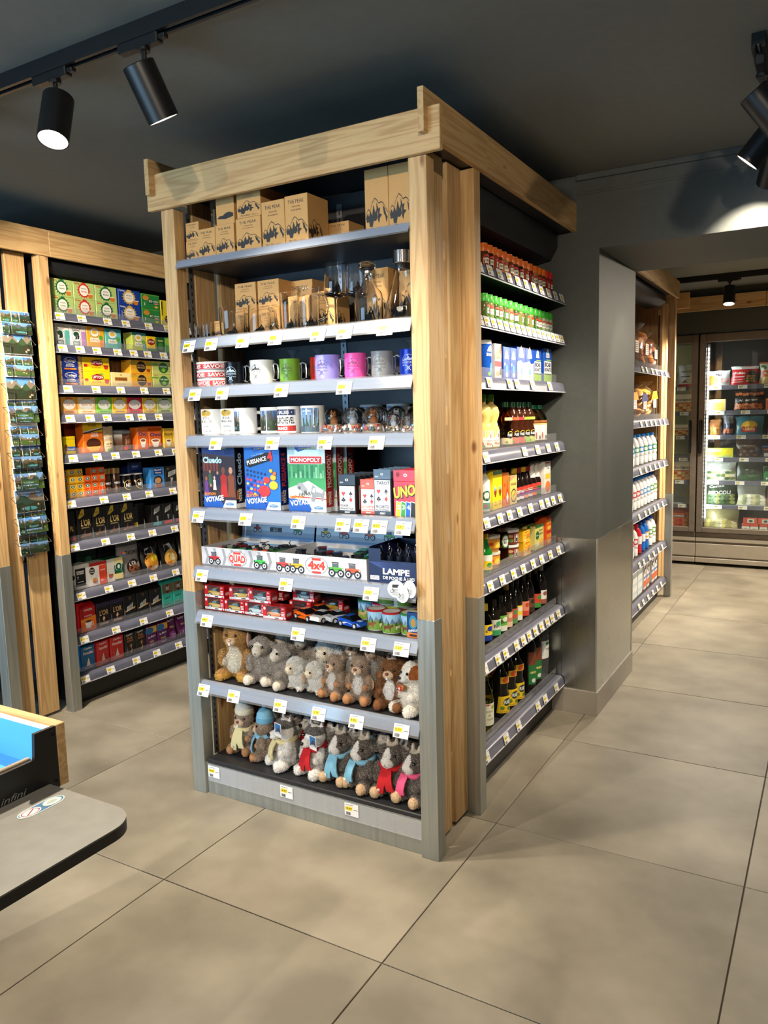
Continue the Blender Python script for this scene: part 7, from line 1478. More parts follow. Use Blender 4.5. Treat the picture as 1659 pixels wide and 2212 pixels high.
for j, n in enumerate(('lower', 'upper')):
    GR.put('meal_tub', 'orange-labelled meal tub with clear lid, %s of its stack' % n, 'tub', .356, .085, 6, tubm('cous', (214, 150, 80), (226, 216, 200), a_cous), 'stacked tubs', -.5, j*.066)
    GR.put('meal_tub', 'dark red tub with white lid, %s of its stack' % n, 'tub', .560, .085, 6, tubm('tom', (110, 50, 40), (232, 230, 226), a_tom, .046, .056), 'stacked tubs', -.5, j*.064)
def a_pick(p): p.oval(0, .095, .020, .028, (60, 110, 60)); p.oval(0, .095, .016, .023, (226, 230, 224)); p.text('AMORA', 0, .100, .006, K_, w=.024); p.text('BIO', 0, .086, .008, K_, w=.016, bold=.03); return p
GR.put('pickle_jar', 'tall gherkin jar with oval white label', 'jar', .455, .075, 6, bottle('pick', [(0, 0), (.032, 0), (.034, .004), (.034, .120), (.028, .136)], (130, 130, 72), [(.030, .134), (.031, .137), (.031, .150), (0, .152)], (90, 70, 60), a_pick, .034, mat=glass('pickle_brine', (.66, .66, .34), .05, 1.15)), None, -.5)
mag = dsl([('o', .28, .72, .20, .13, (206, 40, 34)), ('o', .28, .72, .16, .09, (250, 220, 40)), ('p', [(.5, .2), (.95, .3), (.9, .7), (.55, .62)], (236, 120, 40)), ('t', 'MAGGI', .55, .84, .09, (206, 40, 34), .5), ('r', .08, .5, .12, .20, W_), ('o', .7, .4, .12, .1, (120, 160, 50))])
row(GR, 6, 'bouillon_box', 'box', [('yellow bouillon box, lower of the leaning stack', .668, carton('mag', .088, .055, .062, (248, 186, 30), mag)), ('yellow bouillon box, upper of the leaning stack', .660, carton('mag2', .084, .055, .046, (250, 190, 30), mag), 0, .0625)], 'bouillon boxes')
for i in range(5):
    GR.put('soup_pack', 'cream and green soup pack in a tight row, %s from the front' % ORD[i+1], 'soup pack', .842-.012*i, .040+.034*i, 6, carton('knr', .112, .026, .108, (226, 212, 120), dsl([('r', 0, 1, .90, 1, (50, 120, 60)), ('o', .24, .60, .20, .18, (40, 110, 60)), ('t', 'Knorr', .24, .57, .06, W_, .28), ('t', 'Saveur', .66, .74, .09, (110, 130, 60), .44), ('t', 'Légumes', .66, .60, .09, (110, 130, 60), .46), ('o', .7, .26, .22, .16, (236, 190, 70)), ('p', [(.1, .1), (.45, .16), (.4, .3), (.12, .26)], (240, 240, 230))])), 'soup packs')
for j, n in enumerate(('lower', 'upper')):
    GR.put('bouillon_box', 'red and orange stock cube box, %s of the stack at right end' % n, 'box', .975, .040, 6, carton('kub', .070, .06, .064, (226, 90, 30), dsl([('r', 0, 1, .86, 1, (190, 30, 36)), ('t', 'KUB', .3, .52, .24, (250, 206, 50), .44), ('t', 'OR', .74, .52, .24, (250, 206, 50), .36), ('o', .5, .22, .36, .16, (246, 196, 60))])), 'bouillon boxes', 0, j*.0645)
for j in range(3): GR.put('bouillon_box', 'red stock box row behind the soup packs, %s from left' % ORD[j+1], 'box', .72+.10*j, .235, 6, carton('kub2', .092, .05, .126, (170, 30, 34), None), 'bouillon boxes')
# shelf 7: oils
OL = [(0, 0), (.026, 0), (.028, .004), (.028, .120), (.022, .145), (.0125, .165), (.0115, .196)]
SHT = [(0, 0), (.027, 0), (.029, .004), (.029, .098), (.022, .122), (.012, .140), (.0115, .158)]
def a_oil(c1, c2, t=None, z=0.):
    def f(p):
        p.rect(-.030, .030, .030+z, .094+z, c1); p.rect(-.030, .030, .030+z, .052+z, c2)
        if t: p.text(t, 0, .062+z, .013, (40, 50, 44), w=.036, bold=.02)
        p.oval(.004, .078+z, .014, .010, c2); return p
    return f
ol = [('sunf', .268, .068, SHT, (210, 200, 130), (226, 196, 50), a_oil((250, 210, 40), (30, 60, 150), 'O'), 'clear sunflower oil bottle with blue and yellow label', 0), ('lemo', .300, .126, SHT, (40, 34, 24), (30, 30, 26), a_oil((246, 220, 60), (60, 110, 50), 'PUGET'), 'dark oil bottle with yellow lemon label', 0), ('bio1', .352, .066, SHT, (28, 24, 18), (22, 20, 20), a_oil((226, 226, 206), (60, 160, 100), 'BIO'), 'dark oil bottle with white BIO label, left of the pair', 0), ('bio2', .424, .066, SHT, (28, 24, 18), (22, 20, 20), a_oil((110, 180, 60), (226, 230, 216), 'BIO'), 'dark oil bottle with green BIO label, right of the pair', 0),
      ('gold', .487, .066, OL, (26, 22, 18), (176, 140, 60), a_oil((206, 130, 100), (226, 196, 160)), 'tall dark bottle with gold cap and rose label', 0), ('tall1', .548, .066, OL, (24, 20, 18), (24, 20, 18), a_oil((196, 80, 60), (90, 140, 80)), 'tall dark bottle with red and green label', 0), ('yel', .606, .066, OL, (24, 22, 18), (24, 20, 18), a_oil((236, 210, 60), (226, 226, 216)), 'tall dark bottle with yellow and white label', 0), ('pnk', .690, .066, OL, (26, 20, 16), (24, 20, 18), a_oil((232, 140, 110), (200, 70, 50)), 'tall dark bottle with salmon label', 0), ('drk', .762, .066, OL, (24, 18, 18), (24, 20, 18), a_oil((110, 70, 50), (60, 40, 36)), 'tall dark bottle with brown label', 0), ('red', .850, .066, OL, (150, 60, 20), (60, 30, 20), a_oil((206, 70, 40), (60, 140, 60)), 'tall amber bottle with red and green label', 1), ('sil', .930, .066, OL, (26, 20, 18), (180, 180, 176), a_oil((226, 226, 222), (150, 90, 70)), 'tall dark bottle with silver cap and white label', 0)]
for k, x, y, pr, c, cc_, a, lb, g in ol:
    cap = [(.0125, pr[-1][1]-.012), (.0125, pr[-1][1]+.014), (0, pr[-1][1]+.015)]
    GR.put('oil_bottle', lb, 'bottle', x, y, 7, bottle(('oil', k), pr, c, cap, cc_, a, pr[2][0], mat=glass('amber_oil', (.70, .28, .06), .02, 1.2) if g else glass('pale_oil', (.92, .86, .5), .02, 1.2) if k == 'sunf' else None), 'oil bottles on the seventh shelf', -.5)
for i, x in enumerate((.385, .46, .57, .65, .73, .81, .90)): GR.put('oil_bottle', 'dark unlabelled oil bottle in the back row, %s from left' % ORD[i+1], 'bottle', x, .135, 7, bottle(('oil', 'bk'), OL, (20, 18, 16), [(.0125, .184), (.0125, .210), (0, .211)], (30, 26, 22)), 'oil bottles on the seventh shelf')
# shelf 8
BIG = [(0, 0), (.034, 0), (.037, .005), (.037, .090), (.030, .115), (.034, .150), (.033, .170), (.018, .200), (.0135, .215), (.013, .235)]
def a_seed(p): p.rect(-.034, .034, .030, .120, (232, 230, 206)); p.text('pépin', -.002, .084, .010, (120, 130, 60), w=.034, shear=.2, bold=0); p.text('de', -.004, .068, .010, (120, 130, 60), shear=.2, bold=0); p.text('raisin', 0, .052, .010, (120, 130, 60), w=.034, shear=.2, bold=0); p.oval(.014, .104, .010, .008, (150, 180, 60)); p.rect(-.02, .0, .112, .118, (190, 50, 40)); return p
for i, (x, y, n) in enumerate(((.272, .074, 'front'), (.312, .145, 'rear'))): GR.put('seed_oil_bottle', 'yellow-green seed oil bottle on the lowest shelf, %s one' % n, 'bottle', x, y, 8, bottle('seed', [(0, 0), (.034, 0), (.036, .005), (.036, .130), (.030, .165), (.016, .200), (.013, .230)], (160, 160, 40), [(.0145, .222), (.0145, .246), (0, .247)], (150, 160, 60), a_seed, .036, mat=glass('seed_oil', (.72, .72, .16), .02, 1.2)), 'oil bottles on the lowest shelf', -.5)
def a_puget(p):
    p.poly([(-.046, .020), (.046, .020), (.036, .092), (-.036, .092)], (240, 200, 40)); p.oval(.006, .066, .024, .017, (24, 60, 40)); p.text('PUGET', .006, .059, .014, W_, w=.036, bold=.04); p.oval(-.020, .042, .010, .008, (110, 140, 40)); p.oval(.012, .038, .010, .008, (90, 120, 40)); p.rect(-.030, .030, .024, .028, (200, 150, 30))
    q = Print((0, 0, 0), (1, 0, 0), (0, 0, 1), cyl=.0345); q.rect(-.026, .026, .146, .174, (236, 190, 40)); q.oval(0, .160, .018, .013, (206, 90, 40)); p.neck = q; return p
for i, (x, y, n) in enumerate(((.448, .076, 'first'), (.540, .076, 'second'), (.628, .076, 'third'), (.40, .160, 'back left'), (.50, .155, 'back middle'))): GR.put('olive_oil_bottle', 'dark olive oil bottle with yellow olive labels, %s one' % n, 'bottle', x, y, 8, bottle('pug', BIG, (26, 24, 16), [(.0145, .226), (.0145, .250), (0, .251)], (30, 40, 30), a_puget, .037), 'oil bottles on the lowest shelf', -.45)
def a_kf(p): p.rect(-.026, .026, .040, .190, (40, 120, 60)); p.rect(-.026, .026, .130, .190, (126, 66, 44)); p.rect(-.018, .018, .090, .100, (226, 206, 120)); p.oval(0, .058, .012, .010, (226, 226, 216)); return p
for i, (x, n) in enumerate(((.772, 'left'), (.850, 'right'))): GR.put('tall_oil_bottle', 'very tall dark bottle with brown and green label, %s one' % n, 'bottle', x, .070, 8, bottle('kf', [(0, 0), (.033, 0), (.035, .004), (.035, .210), (.026, .236), (.0135, .250), (.013, .262)], (24, 22, 18), [(.0145, .256), (.0145, .272), (0, .273)], (30, 28, 24), a_kf, .035), 'oil bottles on the lowest shelf', -.45)
def a_wv(p): p.rect(-.070, .070, .105, .190, (236, 236, 232)); p.oval(.012, .176, .010, .009, (24, 120, 100)); p.oval(.034, .176, .010, .009, (24, 120, 100)); p.text('Vinaigre', .020, .146, .010, (60, 70, 90), w=.036); p.rect(-.040, -.012, .120, .180, (190, 196, 206)); return p
GR.put('white_vinegar_bottle', 'large clear plastic vinegar bottle at the right end, lowest shelf', 'bottle', .965, .090, 8, bottle('wv', [(0, 0), (.046, 0), (.050, .006), (.048, .030), (.050, .045), (.048, .060), (.050, .075), (.050, .200), (.046, .215), (.050, .235), (.044, .262), (.020, .292), (.016, .300)], (220, 226, 226), [(.019, .296), (.019, .310), (0, .311)], (236, 236, 236), a_wv, .050, mat=clear('clear_pet', (.93, .95, .95), .04, .06)), None, -.5)
GR.put('olive_oil_bottle', 'black oil bottle lying low between the dark and tall bottles', 'bottle', .702, .125, 8, bottle('pug2', BIG, (22, 22, 18), [(.0145, .226), (.0145, .250), (0, .251)], (24, 24, 22), None, .037), 'oil bottles on the lowest shelf')
# ================================================================ bread and milk shelves
CEL = clear('cellophane', (.96, .93, .88), .08, .06)
def loaf_bag(key, fill, seed, w, h, tagc=(236, 232, 226), band=None):
    rd = random.Random(seed); m = MB()
    for i in range(9):
        m.ell((rd.uniform(-.22, .22)*w, .06+rd.uniform(-.02, .02), h*(.19+.064*i)), (w*.30, .055, h*.10), col(*rd.choice(fill), .5), 10, 6, R=Matrix.Rotation(rd.uniform(-.6, .6), 4, 'Y'))
    b = MB(); prof = [(w*.44, 0), (w*.52, h*.08), (w*.50, h*.45), (w*.40, h*.68), (w*.12, h*.82), (w*.06, h*.86), (w*.16, h*.95), (w*.20, h)]
    v = []; f = []; n = 14
    for r_, z in prof:
        for j in range(n): a = 2*PI*j/n; q = 1+rd.uniform(-.07, .07); v.append((math.cos(a)*r_*q, .06+math.sin(a)*min(r_, .075)*q, z))
    for i in range(len(prof)-1):
        for j in range(n): f.append((i*n+j, i*n+(j+1) % n, (i+1)*n+(j+1) % n, (i+1)*n+j))
    b.add(v, f, CEL)
    p = Print((-w*.2, -.016, h*.30), (1, 0, 0), (0, 0, 1)); p.rect(0, w*.34, 0, h*.24, tagc)
    for k in range(5): p.rect(w*.03, w*.30, h*(.03+.04*k), h*(.045+.04*k), (120, 96, 80))
    ps = [('bread', m.mesh('bread')), ('bag', b.mesh('bag')), ('label', p.mesh('label'))]
    if band: q = Print((-w*.46, -.017, h*.50), (1, 0, 0), (0, 0, 1)); q.poly([(0, 0), (w*.8, h*.04), (w*.6, h*.24), (w*.2, h*.22)], band); ps.append(('band', q.mesh('band')))
    return ps
bs = [(1, .98, 'brown bread bag in clear film at the left of top bread shelf', ((170, 90, 34), (200, 120, 50)), .31, .28, None), (1, 1.29, 'crusty bread bag in clear film, middle of top bread shelf', ((196, 116, 44), (214, 140, 60)), .31, .28, None), (1, 1.59, 'bread bag with white labels, right of top bread shelf', ((200, 124, 52), (176, 100, 40)), .27, .26, None),
      (2, .95, 'pastry bag at the left of second bread shelf', ((220, 160, 80), (206, 140, 60)), .25, .26, (230, 150, 60)), (2, 1.25, 'pastry bag with navy print, middle of second bread shelf', ((226, 166, 90), (216, 150, 70)), .24, .28, (40, 50, 100)), (2, 1.58, 'bright yellow and red pastry bag, right of second bread shelf', ((240, 180, 60), (246, 196, 70)), .27, .30, (240, 180, 20))]
for i, (k, x, lb, fill, h, w, band) in enumerate(bs): MK.put('bread_bag', lb, 'bread bag', x, .058, k, loaf_bag(i, fill, 40+i, w, h, band=band), 'bread bags')
ML = [(0, 0), (.038, 0), (.044, .006), (.044, .050), (.041, .056), (.044, .062), (.044, .130), (.034, .165), (.018, .185), (.018, .195)]
def a_milk(c, t=True):
    def f(p): p.rect(-.07, .07, .070, .124, c); p.rect(-.07, .07, .070, .084, (236, 240, 246)); p.oval(.0, .104, .018, .012, (236, 240, 246)); p.oval(-.030, .095, .012, .010, (60, 60, 70)); return p
    return f
def milk(key, body, cap, lab): return bottle(('mlk', key), ML, body, [(.021, .188), (.021, .206), (0, .207)], cap, a_milk(lab), .044)
WHT = (236, 236, 236); BC = (40, 130, 210)
n = 0
for i, x in enumerate((.93, 1.07, 1.21, 1.35, 1.50, 1.66)): MK.put('milk_bottle', 'white milk bottle with sky blue cap, %s from left on third far shelf' % ORD[i+1], 'milk bottle', x, .085, 3, milk(('a', i % 2), WHT, BC, ((60, 140, 210), (90, 160, 90))[i % 2]), 'milk bottles', -.6)
for i, x in enumerate((.90, 1.01, 1.12, 1.23, 1.34, 1.46, 1.58, 1.70)): MK.put('milk_bottle', 'white milk bottle, %s from left on fourth far shelf' % ORD[i+1], 'milk bottle', x, .085, 4, milk(('b', i//3), WHT, ((40, 100, 190), (40, 130, 210), (30, 80, 160))[i//3], ((206, 60, 60), (90, 150, 210), (100, 160, 70))[i//3]), 'milk bottles', -.6)
for i, (x, c, cap, lab, nm) in enumerate(((.95, WHT, (206, 40, 50), (206, 40, 50), 'white and red milk bottle, left'), (1.07, WHT, (206, 40, 50), (206, 40, 50), 'white and red milk bottle, second'), (1.19, (200, 40, 50), (206, 40, 50), (236, 236, 236), 'red milk bottle'), (1.31, (40, 110, 200), (30, 80, 170), (236, 240, 246), 'blue milk bottle, left'), (1.43, (40, 110, 200), (30, 80, 170), (240, 190, 60), 'blue milk bottle, right'), (1.56, WHT, (30, 80, 170), (90, 150, 70), 'white and green milk bottle, left'), (1.68, WHT, (30, 80, 170), (90, 150, 70), 'white and green milk bottle, right'))):
    MK.put('milk_bottle', nm+' on fifth far shelf', 'milk bottle', x, .085, 5, milk(('c', i), c, cap, lab), 'milk bottles', -.6)
ct = dsl([('o', .3, .75, .22, .10, (30, 30, 34)), ('o', .7, .82, .16, .08, (30, 30, 34)), ('o', .5, .62, .12, .06, (30, 30, 34)), ('r', 0, 1, .40, .50, (60, 100, 180)), ('r', 0, 1, .10, .34, (226, 110, 60)), ('t', 'LAIT', .5, .42, .06, W_, .5)])
ctb = dsl([('o', .2+.3*(i % 3), .2+.3*(i//3), .10, .06, (170, 206, 226)) for i in range(9)])
for i, (x, w, lb, c, f) in enumerate(((1.00, .14, 'pale blue spotted milk pack, left on lowest far shelf', (230, 232, 230), ctb), (1.16, .14, 'pale blue spotted milk pack, right on lowest far shelf', (230, 232, 230), ctb), (1.32, .08, 'white milk carton with rosy print, left', (232, 226, 222), ct), (1.43, .08, 'white milk carton with rosy print, right', (232, 226, 222), ct), (1.60, .09, 'cow-spotted milk carton, left', (236, 236, 236), ct), (1.71, .09, 'cow-spotted milk carton, right', (236, 236, 236), ct))):
    MK.put('milk_carton', lb, 'milk carton', x, .040, 6, carton(('mc', i), w, .09, .19, c, f), 'milk cartons')

# ================================================================ glass-door coolers
TAU = noisy('taupe_cooler_metal', (.17, .145, .12), (.20, .17, .14), 20, .42, .35); BEI = noisy('beige_cooler_panel', (.36, .32, .26), (.40, .36, .29), 12, .4, .1)
CY = 5.40; CLED = emit('cooler_led', (.92, .96, 1.), 16)
def cooler(label, x0, x1):
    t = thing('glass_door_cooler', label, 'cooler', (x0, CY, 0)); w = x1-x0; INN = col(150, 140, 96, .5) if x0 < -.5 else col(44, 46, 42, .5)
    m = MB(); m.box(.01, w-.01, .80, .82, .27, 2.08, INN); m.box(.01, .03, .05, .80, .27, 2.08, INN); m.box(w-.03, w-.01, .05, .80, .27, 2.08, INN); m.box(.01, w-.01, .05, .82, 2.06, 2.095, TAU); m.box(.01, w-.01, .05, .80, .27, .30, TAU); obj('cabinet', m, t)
    m = MB(); m.box(0, w, 0, .05, .268, .308, TAU, .003); m.box(0, w, .004, .06, .225, .266, BEI, .004); m.box(0, w, .008, .06, .085, .205, BEI, .003); m.box(0, w, .02, .06, .205, .226, TAU); m.box(0, w, .02, .06, .07, .086, TAU); m.box(0, w, .004, .06, .028, .072, BEI, .004); m.box(.05, w-.05, .12, .7, .0, .03, BLACK); obj('base_panel', m, t)
    d = MB(); f = .055; d.box(.004, f, -.02, .03, .312, 2.085, TAU, .003); d.box(w-f, w-.004, -.02, .03, .312, 2.085, TAU, .003); d.box(f, w-f, -.02, .03, .312, .312+f*.8, TAU, .003); d.box(f, w-f, -.02, .03, 2.085-f*1.3, 2.085, TAU, .003)
    do = obj('door', d, t); obj('pane', MB().box(f, w-f, .0, .006, .312+f*.8, 2.085-f*1.3, PANE), do)
    hx = w-.075 if x0 < -.1 else .0
    obj('handle', MB().box(w-.075 if x0 < -.1 else .012, w-.045 if x0 < -.1 else .042, -.045, -.02, 1.03, 1.33, BLACK, .008), do)
    m = MB()
    for k in range(44): m.box(.066, .074, .034, .040, .44+.035*k, .458+.035*k, CLED)
    obj('led_strip', m, t); obj('led_channel', MB().box(.062, .080, .041, .052, .40, 2.0, col(180, 180, 176, .3)), t)
    for i, z in enumerate((1.63, 1.405, 1.187, .985, .775, .553)):
        s_ = obj('shelf', MB().box(.035, w-.035, .10, .70, z-.012, z, col(190, 190, 186, .4)), t)
        obj('price_rail', MB().box(.035, w-.035, .085, .10, z-.035, z+.004, RAILB, .002), s_)
        for k in range(4):
            g = obj('price_tag', tag_mesh('%d' % (k+1), .075, .032, True), s_); g.location = (.14+k*.21+.03*(i % 2), .083, z-.016)
    L = bpy.data.lights.new('cooler_light', 'AREA'); L.shape = 'RECTANGLE'; L.size = .03; L.size_y = 1.5; L.energy = 6; L.color = (.93, 1., .98)
    lo = bpy.data.objects.new('cooler_light', L); COL.objects.link(lo); lo.parent = t; lo.location = (.085, .06, 1.18); lo.rotation_euler = (PI/2, 0, -.9)
    return t
c1 = cooler('taupe glass-door cooler at left, partly behind the pine post', -.955, -.026); c2 = cooler('taupe glass-door cooler with frozen vegetable bags', -.022, .905); c3 = cooler('taupe glass-door cooler beyond the right frame edge', .909, 1.836)
FZ = {1: 1.6315, 2: 1.406, 3: 1.188, 4: .986, 5: .776, 6: .554, 7: .3025}
def fz(name, lb, x, k, parts, g, y=.115, rz=0., dz=0.): return thing(name, lb, 'frozen food', (x, CY+y, FZ[k]+dz), rz, g, parts)
FG = 'frozen food bags'
def fb_(key, w, h, c, f, seed): return pouch(('fz', key), w, .09, h, c, f, .25, .12, seed, .007)
veg = lambda cs: [('o', .1+.16*(i % 6), .12+.16*(i//6), .09, .08, cs[i % len(cs)]) for i in range(18)]
fz('frozen_bag', 'white frozen bag with fried food picture, top cooler shelf left', .118, 1, fb_('mar', .20, .135, (226, 230, 234), dsl([('o', .2, .35, .3, .34, (206, 130, 60)), ('t', 'Mar', .55, .66, .16, (40, 50, 70), .3, 0, .2), ('r', .6, .95, .2, .5, (226, 190, 190))]), 51), FG)
fz('frozen_bag', 'red frozen vegetable pan bag, top cooler shelf middle', .335, 1, fb_('poe', .225, .165, (206, 40, 44), dsl([('r', 0, 1, .84, 1, W_), ('t', 'Poêlée', .3, .58, .12, W_, .40), ('r', .05, .5, .42, .46, W_), ('r', .05, .45, .26, .30, (236, 190, 190)), ('r', .05, .48, .14, .18, (236, 190, 190)), ('o', .76, .40, .24, .36, (60, 50, 40))]+[('o', .64+.08*(i % 4), .2+.13*(i//4), .04, .05, ((226, 160, 50), (110, 140, 50), (206, 90, 40))[i % 3]) for i in range(12)]), 52), FG)
fz('frozen_bag', 'orange and white frozen vegetable bag, top cooler shelf right', .560, 1, fb_('bon', .215, .19, (226, 120, 70), dsl([('r', 0, 1, .62, .94, (236, 240, 226)), ('t', 'Bonduelle', .56, .70, .14, (20, 90, 60), .8, 0, .15), ('t', 'Poêlée', .4, .44, .10, W_, .5), ('r', 0, .8, 0, .34, (226, 190, 120)), ('o', .12, .82, .07, .06, (90, 160, 60)), ('o', .9, .3, .12, .2, (220, 100, 40))]), 53), FG)
fz('frozen_box', 'cream box of golden potato bites, second cooler shelf left', .105, 2, carton('pot', .17, .06, .105, (214, 190, 140), dsl([('o', .35+.12*(i % 5), .2+.2*(i//5), .07, .10, (232, 170, 50)) for i in range(15)]+[('r', 0, .3, .1, .7, (226, 226, 220))])), FG)
fz('frozen_bag', 'dark bag of brown potato nuggets, second cooler shelf', .375, 2, fb_('noi', .245, .175, (36, 30, 28), dsl([('o', .08+.12*(i % 8), (.12, .26, .80)[i//8]+.02*(i % 3), .07, .08, ((190, 104, 56), (206, 120, 66))[i % 2]) for i in range(24)]+[('r', .06, .94, .40, .66, (30, 24, 24)), ('t', 'Noisettes', .48, .47, .11, W_, .66, .05, .2)]), 54), FG)
fz('frozen_box', 'bright orange frozen box, second cooler shelf right', .590, 2, carton('orb', .15, .06, .10, (232, 110, 30), dsl([('r', .4, 1, .05, .5, K_), ('t', 'FRITES', .7, .2, .16, W_, .5), ('r', .05, .6, .84, .92, W_)])), FG)
fz('frozen_bag', 'small dark snack bag hanging at left, third cooler shelf', .215, 3, fb_('snk', .10, .19, (50, 50, 70), dsl([('r', .1, .9, .55, .9, (110, 110, 116)), ('r', .1, .9, .1, .3, (170, 90, 50))]), 55), FG)
fz('frozen_bag', 'brown crisp-coloured bag at left, third cooler shelf', .105, 3, fb_('cri', .10, .14, (140, 90, 50), dsl(veg(((206, 140, 50), (170, 100, 40)))), 59), FG)
fz('frozen_bag', 'teal frozen bag with red and yellow badge, third cooler shelf', .385, 3, fb_('tea', .235, .165, (60, 116, 130), dsl([('o', .5, .5, .30, .26, (226, 180, 50)), ('r', .24, .80, .16, .46, (190, 40, 44)), ('t', 'GUSTO', .52, .24, .12, W_, .44)]), 56), FG)
fz('frozen_bag', 'dark blue frozen bag, third cooler shelf right', .610, 3, fb_('dbl', .16, .14, (34, 50, 70), None, 57), FG)
fz('frozen_box', 'lime yellow frozen box, fourth cooler shelf left', .145, 4, carton('lim', .235, .08, .085, (206, 210, 40), dsl([('r', .02, .6, .60, .96, (226, 216, 120)), ('t', 'Casino', .2, .72, .14, (206, 60, 50), .3), ('r', .04, .94, .04, .22, (170, 190, 120)), ('r', .75, .96, .3, .9, (226, 200, 30))])), FG)
fz('frozen_bag', 'dark brown frozen bag of mushrooms, fourth cooler shelf', .380, 4, fb_('brw', .20, .165, (70, 50, 40), dsl([('o', .2+.15*(i % 5), .15+.2*(i//5), .1, .06, ((120, 84, 60), (46, 34, 30))[i % 2]) for i in range(15)]+[('t', 'CHAMPIGNONS', .5, .60, .08, (206, 196, 180), .7)]), 58), FG)
fz('frozen_box', 'blue and black burger box, fourth cooler shelf right', .590, 4, carton('brg', .18, .08, .105, (40, 110, 200), dsl([('r', 0, .52, 0, .92, (28, 30, 44)), ('t', 'BURGER', .26, .62, .14, (226, 110, 50), .40), ('r', .08, .44, .10, .4, (200, 200, 204)), ('o', .78, .42, .24, .26, (232, 170, 80)), ('r', .56, 1, .30, .40, (110, 70, 40))])), FG)
G_ = (70, 100, 60)
fz('frozen_bag', 'clear bag of mixed green vegetables, fifth cooler shelf left', .160, 5, fb_('v1', .26, .165, (190, 196, 186), dsl(veg((G_, (110, 130, 70), (190, 180, 120), (216, 220, 210)))+[('t', 'MACÉDOINE', .55, .80, .08, W_, .5, .15)]), 60), FG)
fz('frozen_bag', 'dark green frozen spinach bag, fifth cooler shelf middle', .400, 5, fb_('v2', .22, .19, (54, 66, 52), dsl([('r', .1, .9, .06, .3, (44, 84, 44))]), 61), FG)
fz('frozen_bag', 'bright green and white frozen bean bag, fifth cooler shelf right', .600, 5, fb_('v3', .19, .135, (34, 120, 60), dsl([('p', [(0, .6), (.6, .95), (0, .95)], W_), ('o', .75, .6, .22, .26, (60, 150, 60)), ('t', 'Extra', .3, .12, .12, W_, .3)]), 62), FG)
fz('frozen_bag', 'green broccoli bag with white lettering, sixth cooler shelf', .165, 6, fb_('v4', .265, .20, (54, 70, 50), dsl(veg((G_, (60, 84, 50), (130, 140, 80)))+[('t', 'Casino', .35, .78, .10, W_, .5, .1, .2), ('t', 'BROCOLI', .45, .48, .15, W_, .76, .05)]), 63), FG)
fz('frozen_bag', 'clear bag of pale vegetables, sixth cooler shelf middle', .420, 6, fb_('v5', .24, .19, (186, 190, 180), dsl(veg(((200, 196, 160), (150, 160, 120), (216, 216, 206)))), 64), FG)
fz('frozen_bag', 'brown and cream frozen bag, sixth cooler shelf right', .620, 6, fb_('v6', .16, .15, (120, 96, 70), dsl([('o', .5, .3, .4, .26, (226, 190, 110))]), 65), FG)
fz('frozen_bag', 'big golden see-through bag on the cooler floor', .175, 7, fb_('v7', .30, .215, (176, 166, 116), dsl(veg(((206, 190, 110), (150, 140, 90), (190, 180, 140)))+[('t', 'PIMENT', .55, .2, .08, W_, .5, PI/2)]), 66), FG)
for i, x in enumerate((.385, .455, .53, .60)): fz('frozen_box', 'small white box with %s top on the cooler floor, %s from left' % ('red' if i < 3 else 'green', ORD[i+1]), x, 7, carton(('sf', i == 3), .064, .07, .085, (220, 222, 214), dsl([('r', 0, 1, .74, 1, (206, 70, 50) if i < 3 else (40, 150, 80)), ('o', .5, .34, .36, .20, (130, 150, 90))])), 'frozen boxes on the cooler floor')
for i, x in enumerate((.42, .54)): fz('frozen_box', 'flat red frozen box lying on the small boxes, %s one' % ('left', 'right')[i], x, 7, carton('fl', .115, .07, .055, (196, 70, 50), dsl([('r', .3, .8, .2, .85, (190, 200, 180)), ('o', .55, .5, .14, .2, (60, 60, 60))])), 'frozen boxes on the cooler floor', dz=.0855)
piz = lambda t: dsl([('r', 0, 1, .55, 1, (226, 216, 190)), ('t', t, .5, .62, .16, (60, 40, 30), .86, 0, .2), ('r', 0, 1, .50, .53, (190, 50, 40)), ('r', 0, 1, 0, .5, (206, 140, 70))]+[('o', .08+.14*(i % 7), .10+.14*(i//7), .08, .07, ((226, 180, 90), (196, 80, 50), (236, 206, 130))[i % 3]) for i in range(21)])
for k, x, h, lb in ((2, -.19, .16, 'cream pizza box on the second shelf of left cooler'), (3, -.19, .10, 'cream pizza box lying on the third shelf of left cooler'), (5, -.19, .17, 'cream pizza box with script on the fifth shelf of left cooler')):
    fz('pizza_box', lb, x, k, carton(('piz', k), .24, .05, h, (226, 216, 190), piz('Ristorante')), 'pizza boxes')
fz('pizza_box', 'red-topped chorizo pizza box on the floor of left cooler', -.19, 7, carton('chz', .25, .05, .22, (150, 50, 30), dsl([('o', .5, .42, .52, .44, (200, 90, 40))]+[('o', .1+.16*(i % 6), .08+.17*(i//6), .08, .07, ((170, 40, 30), (226, 160, 70), (190, 70, 40))[i % 3]) for i in range(24)]+[('r', .24, .78, .56, .66, (40, 34, 30)), ('t', 'CHORIZO', .51, .58, .06, W_, .44)])), 'pizza boxes')
fz('frozen_bag', 'white frozen bag with red foot, top shelf of left cooler', -.16, 1, fb_('wr', .14, .20, (226, 228, 226), dsl([('r', 0, 1, 0, .14, (190, 60, 50)), ('t', 'CREVETTES', .5, .66, .08, (60, 70, 80), .7), ('r', .2, .8, .46, .50, (90, 96, 100)), ('p', [(.3, .2), (.7, .2), (.55, .34)], (150, 100, 70))]), 67), FG)
fz('frozen_bag', 'second pale frozen bag, top shelf of left cooler', -.30, 1, fb_('wr2', .14, .16, (216, 216, 214), dsl([('r', .1, .9, .2, .4, (200, 90, 60))]), 68), FG)
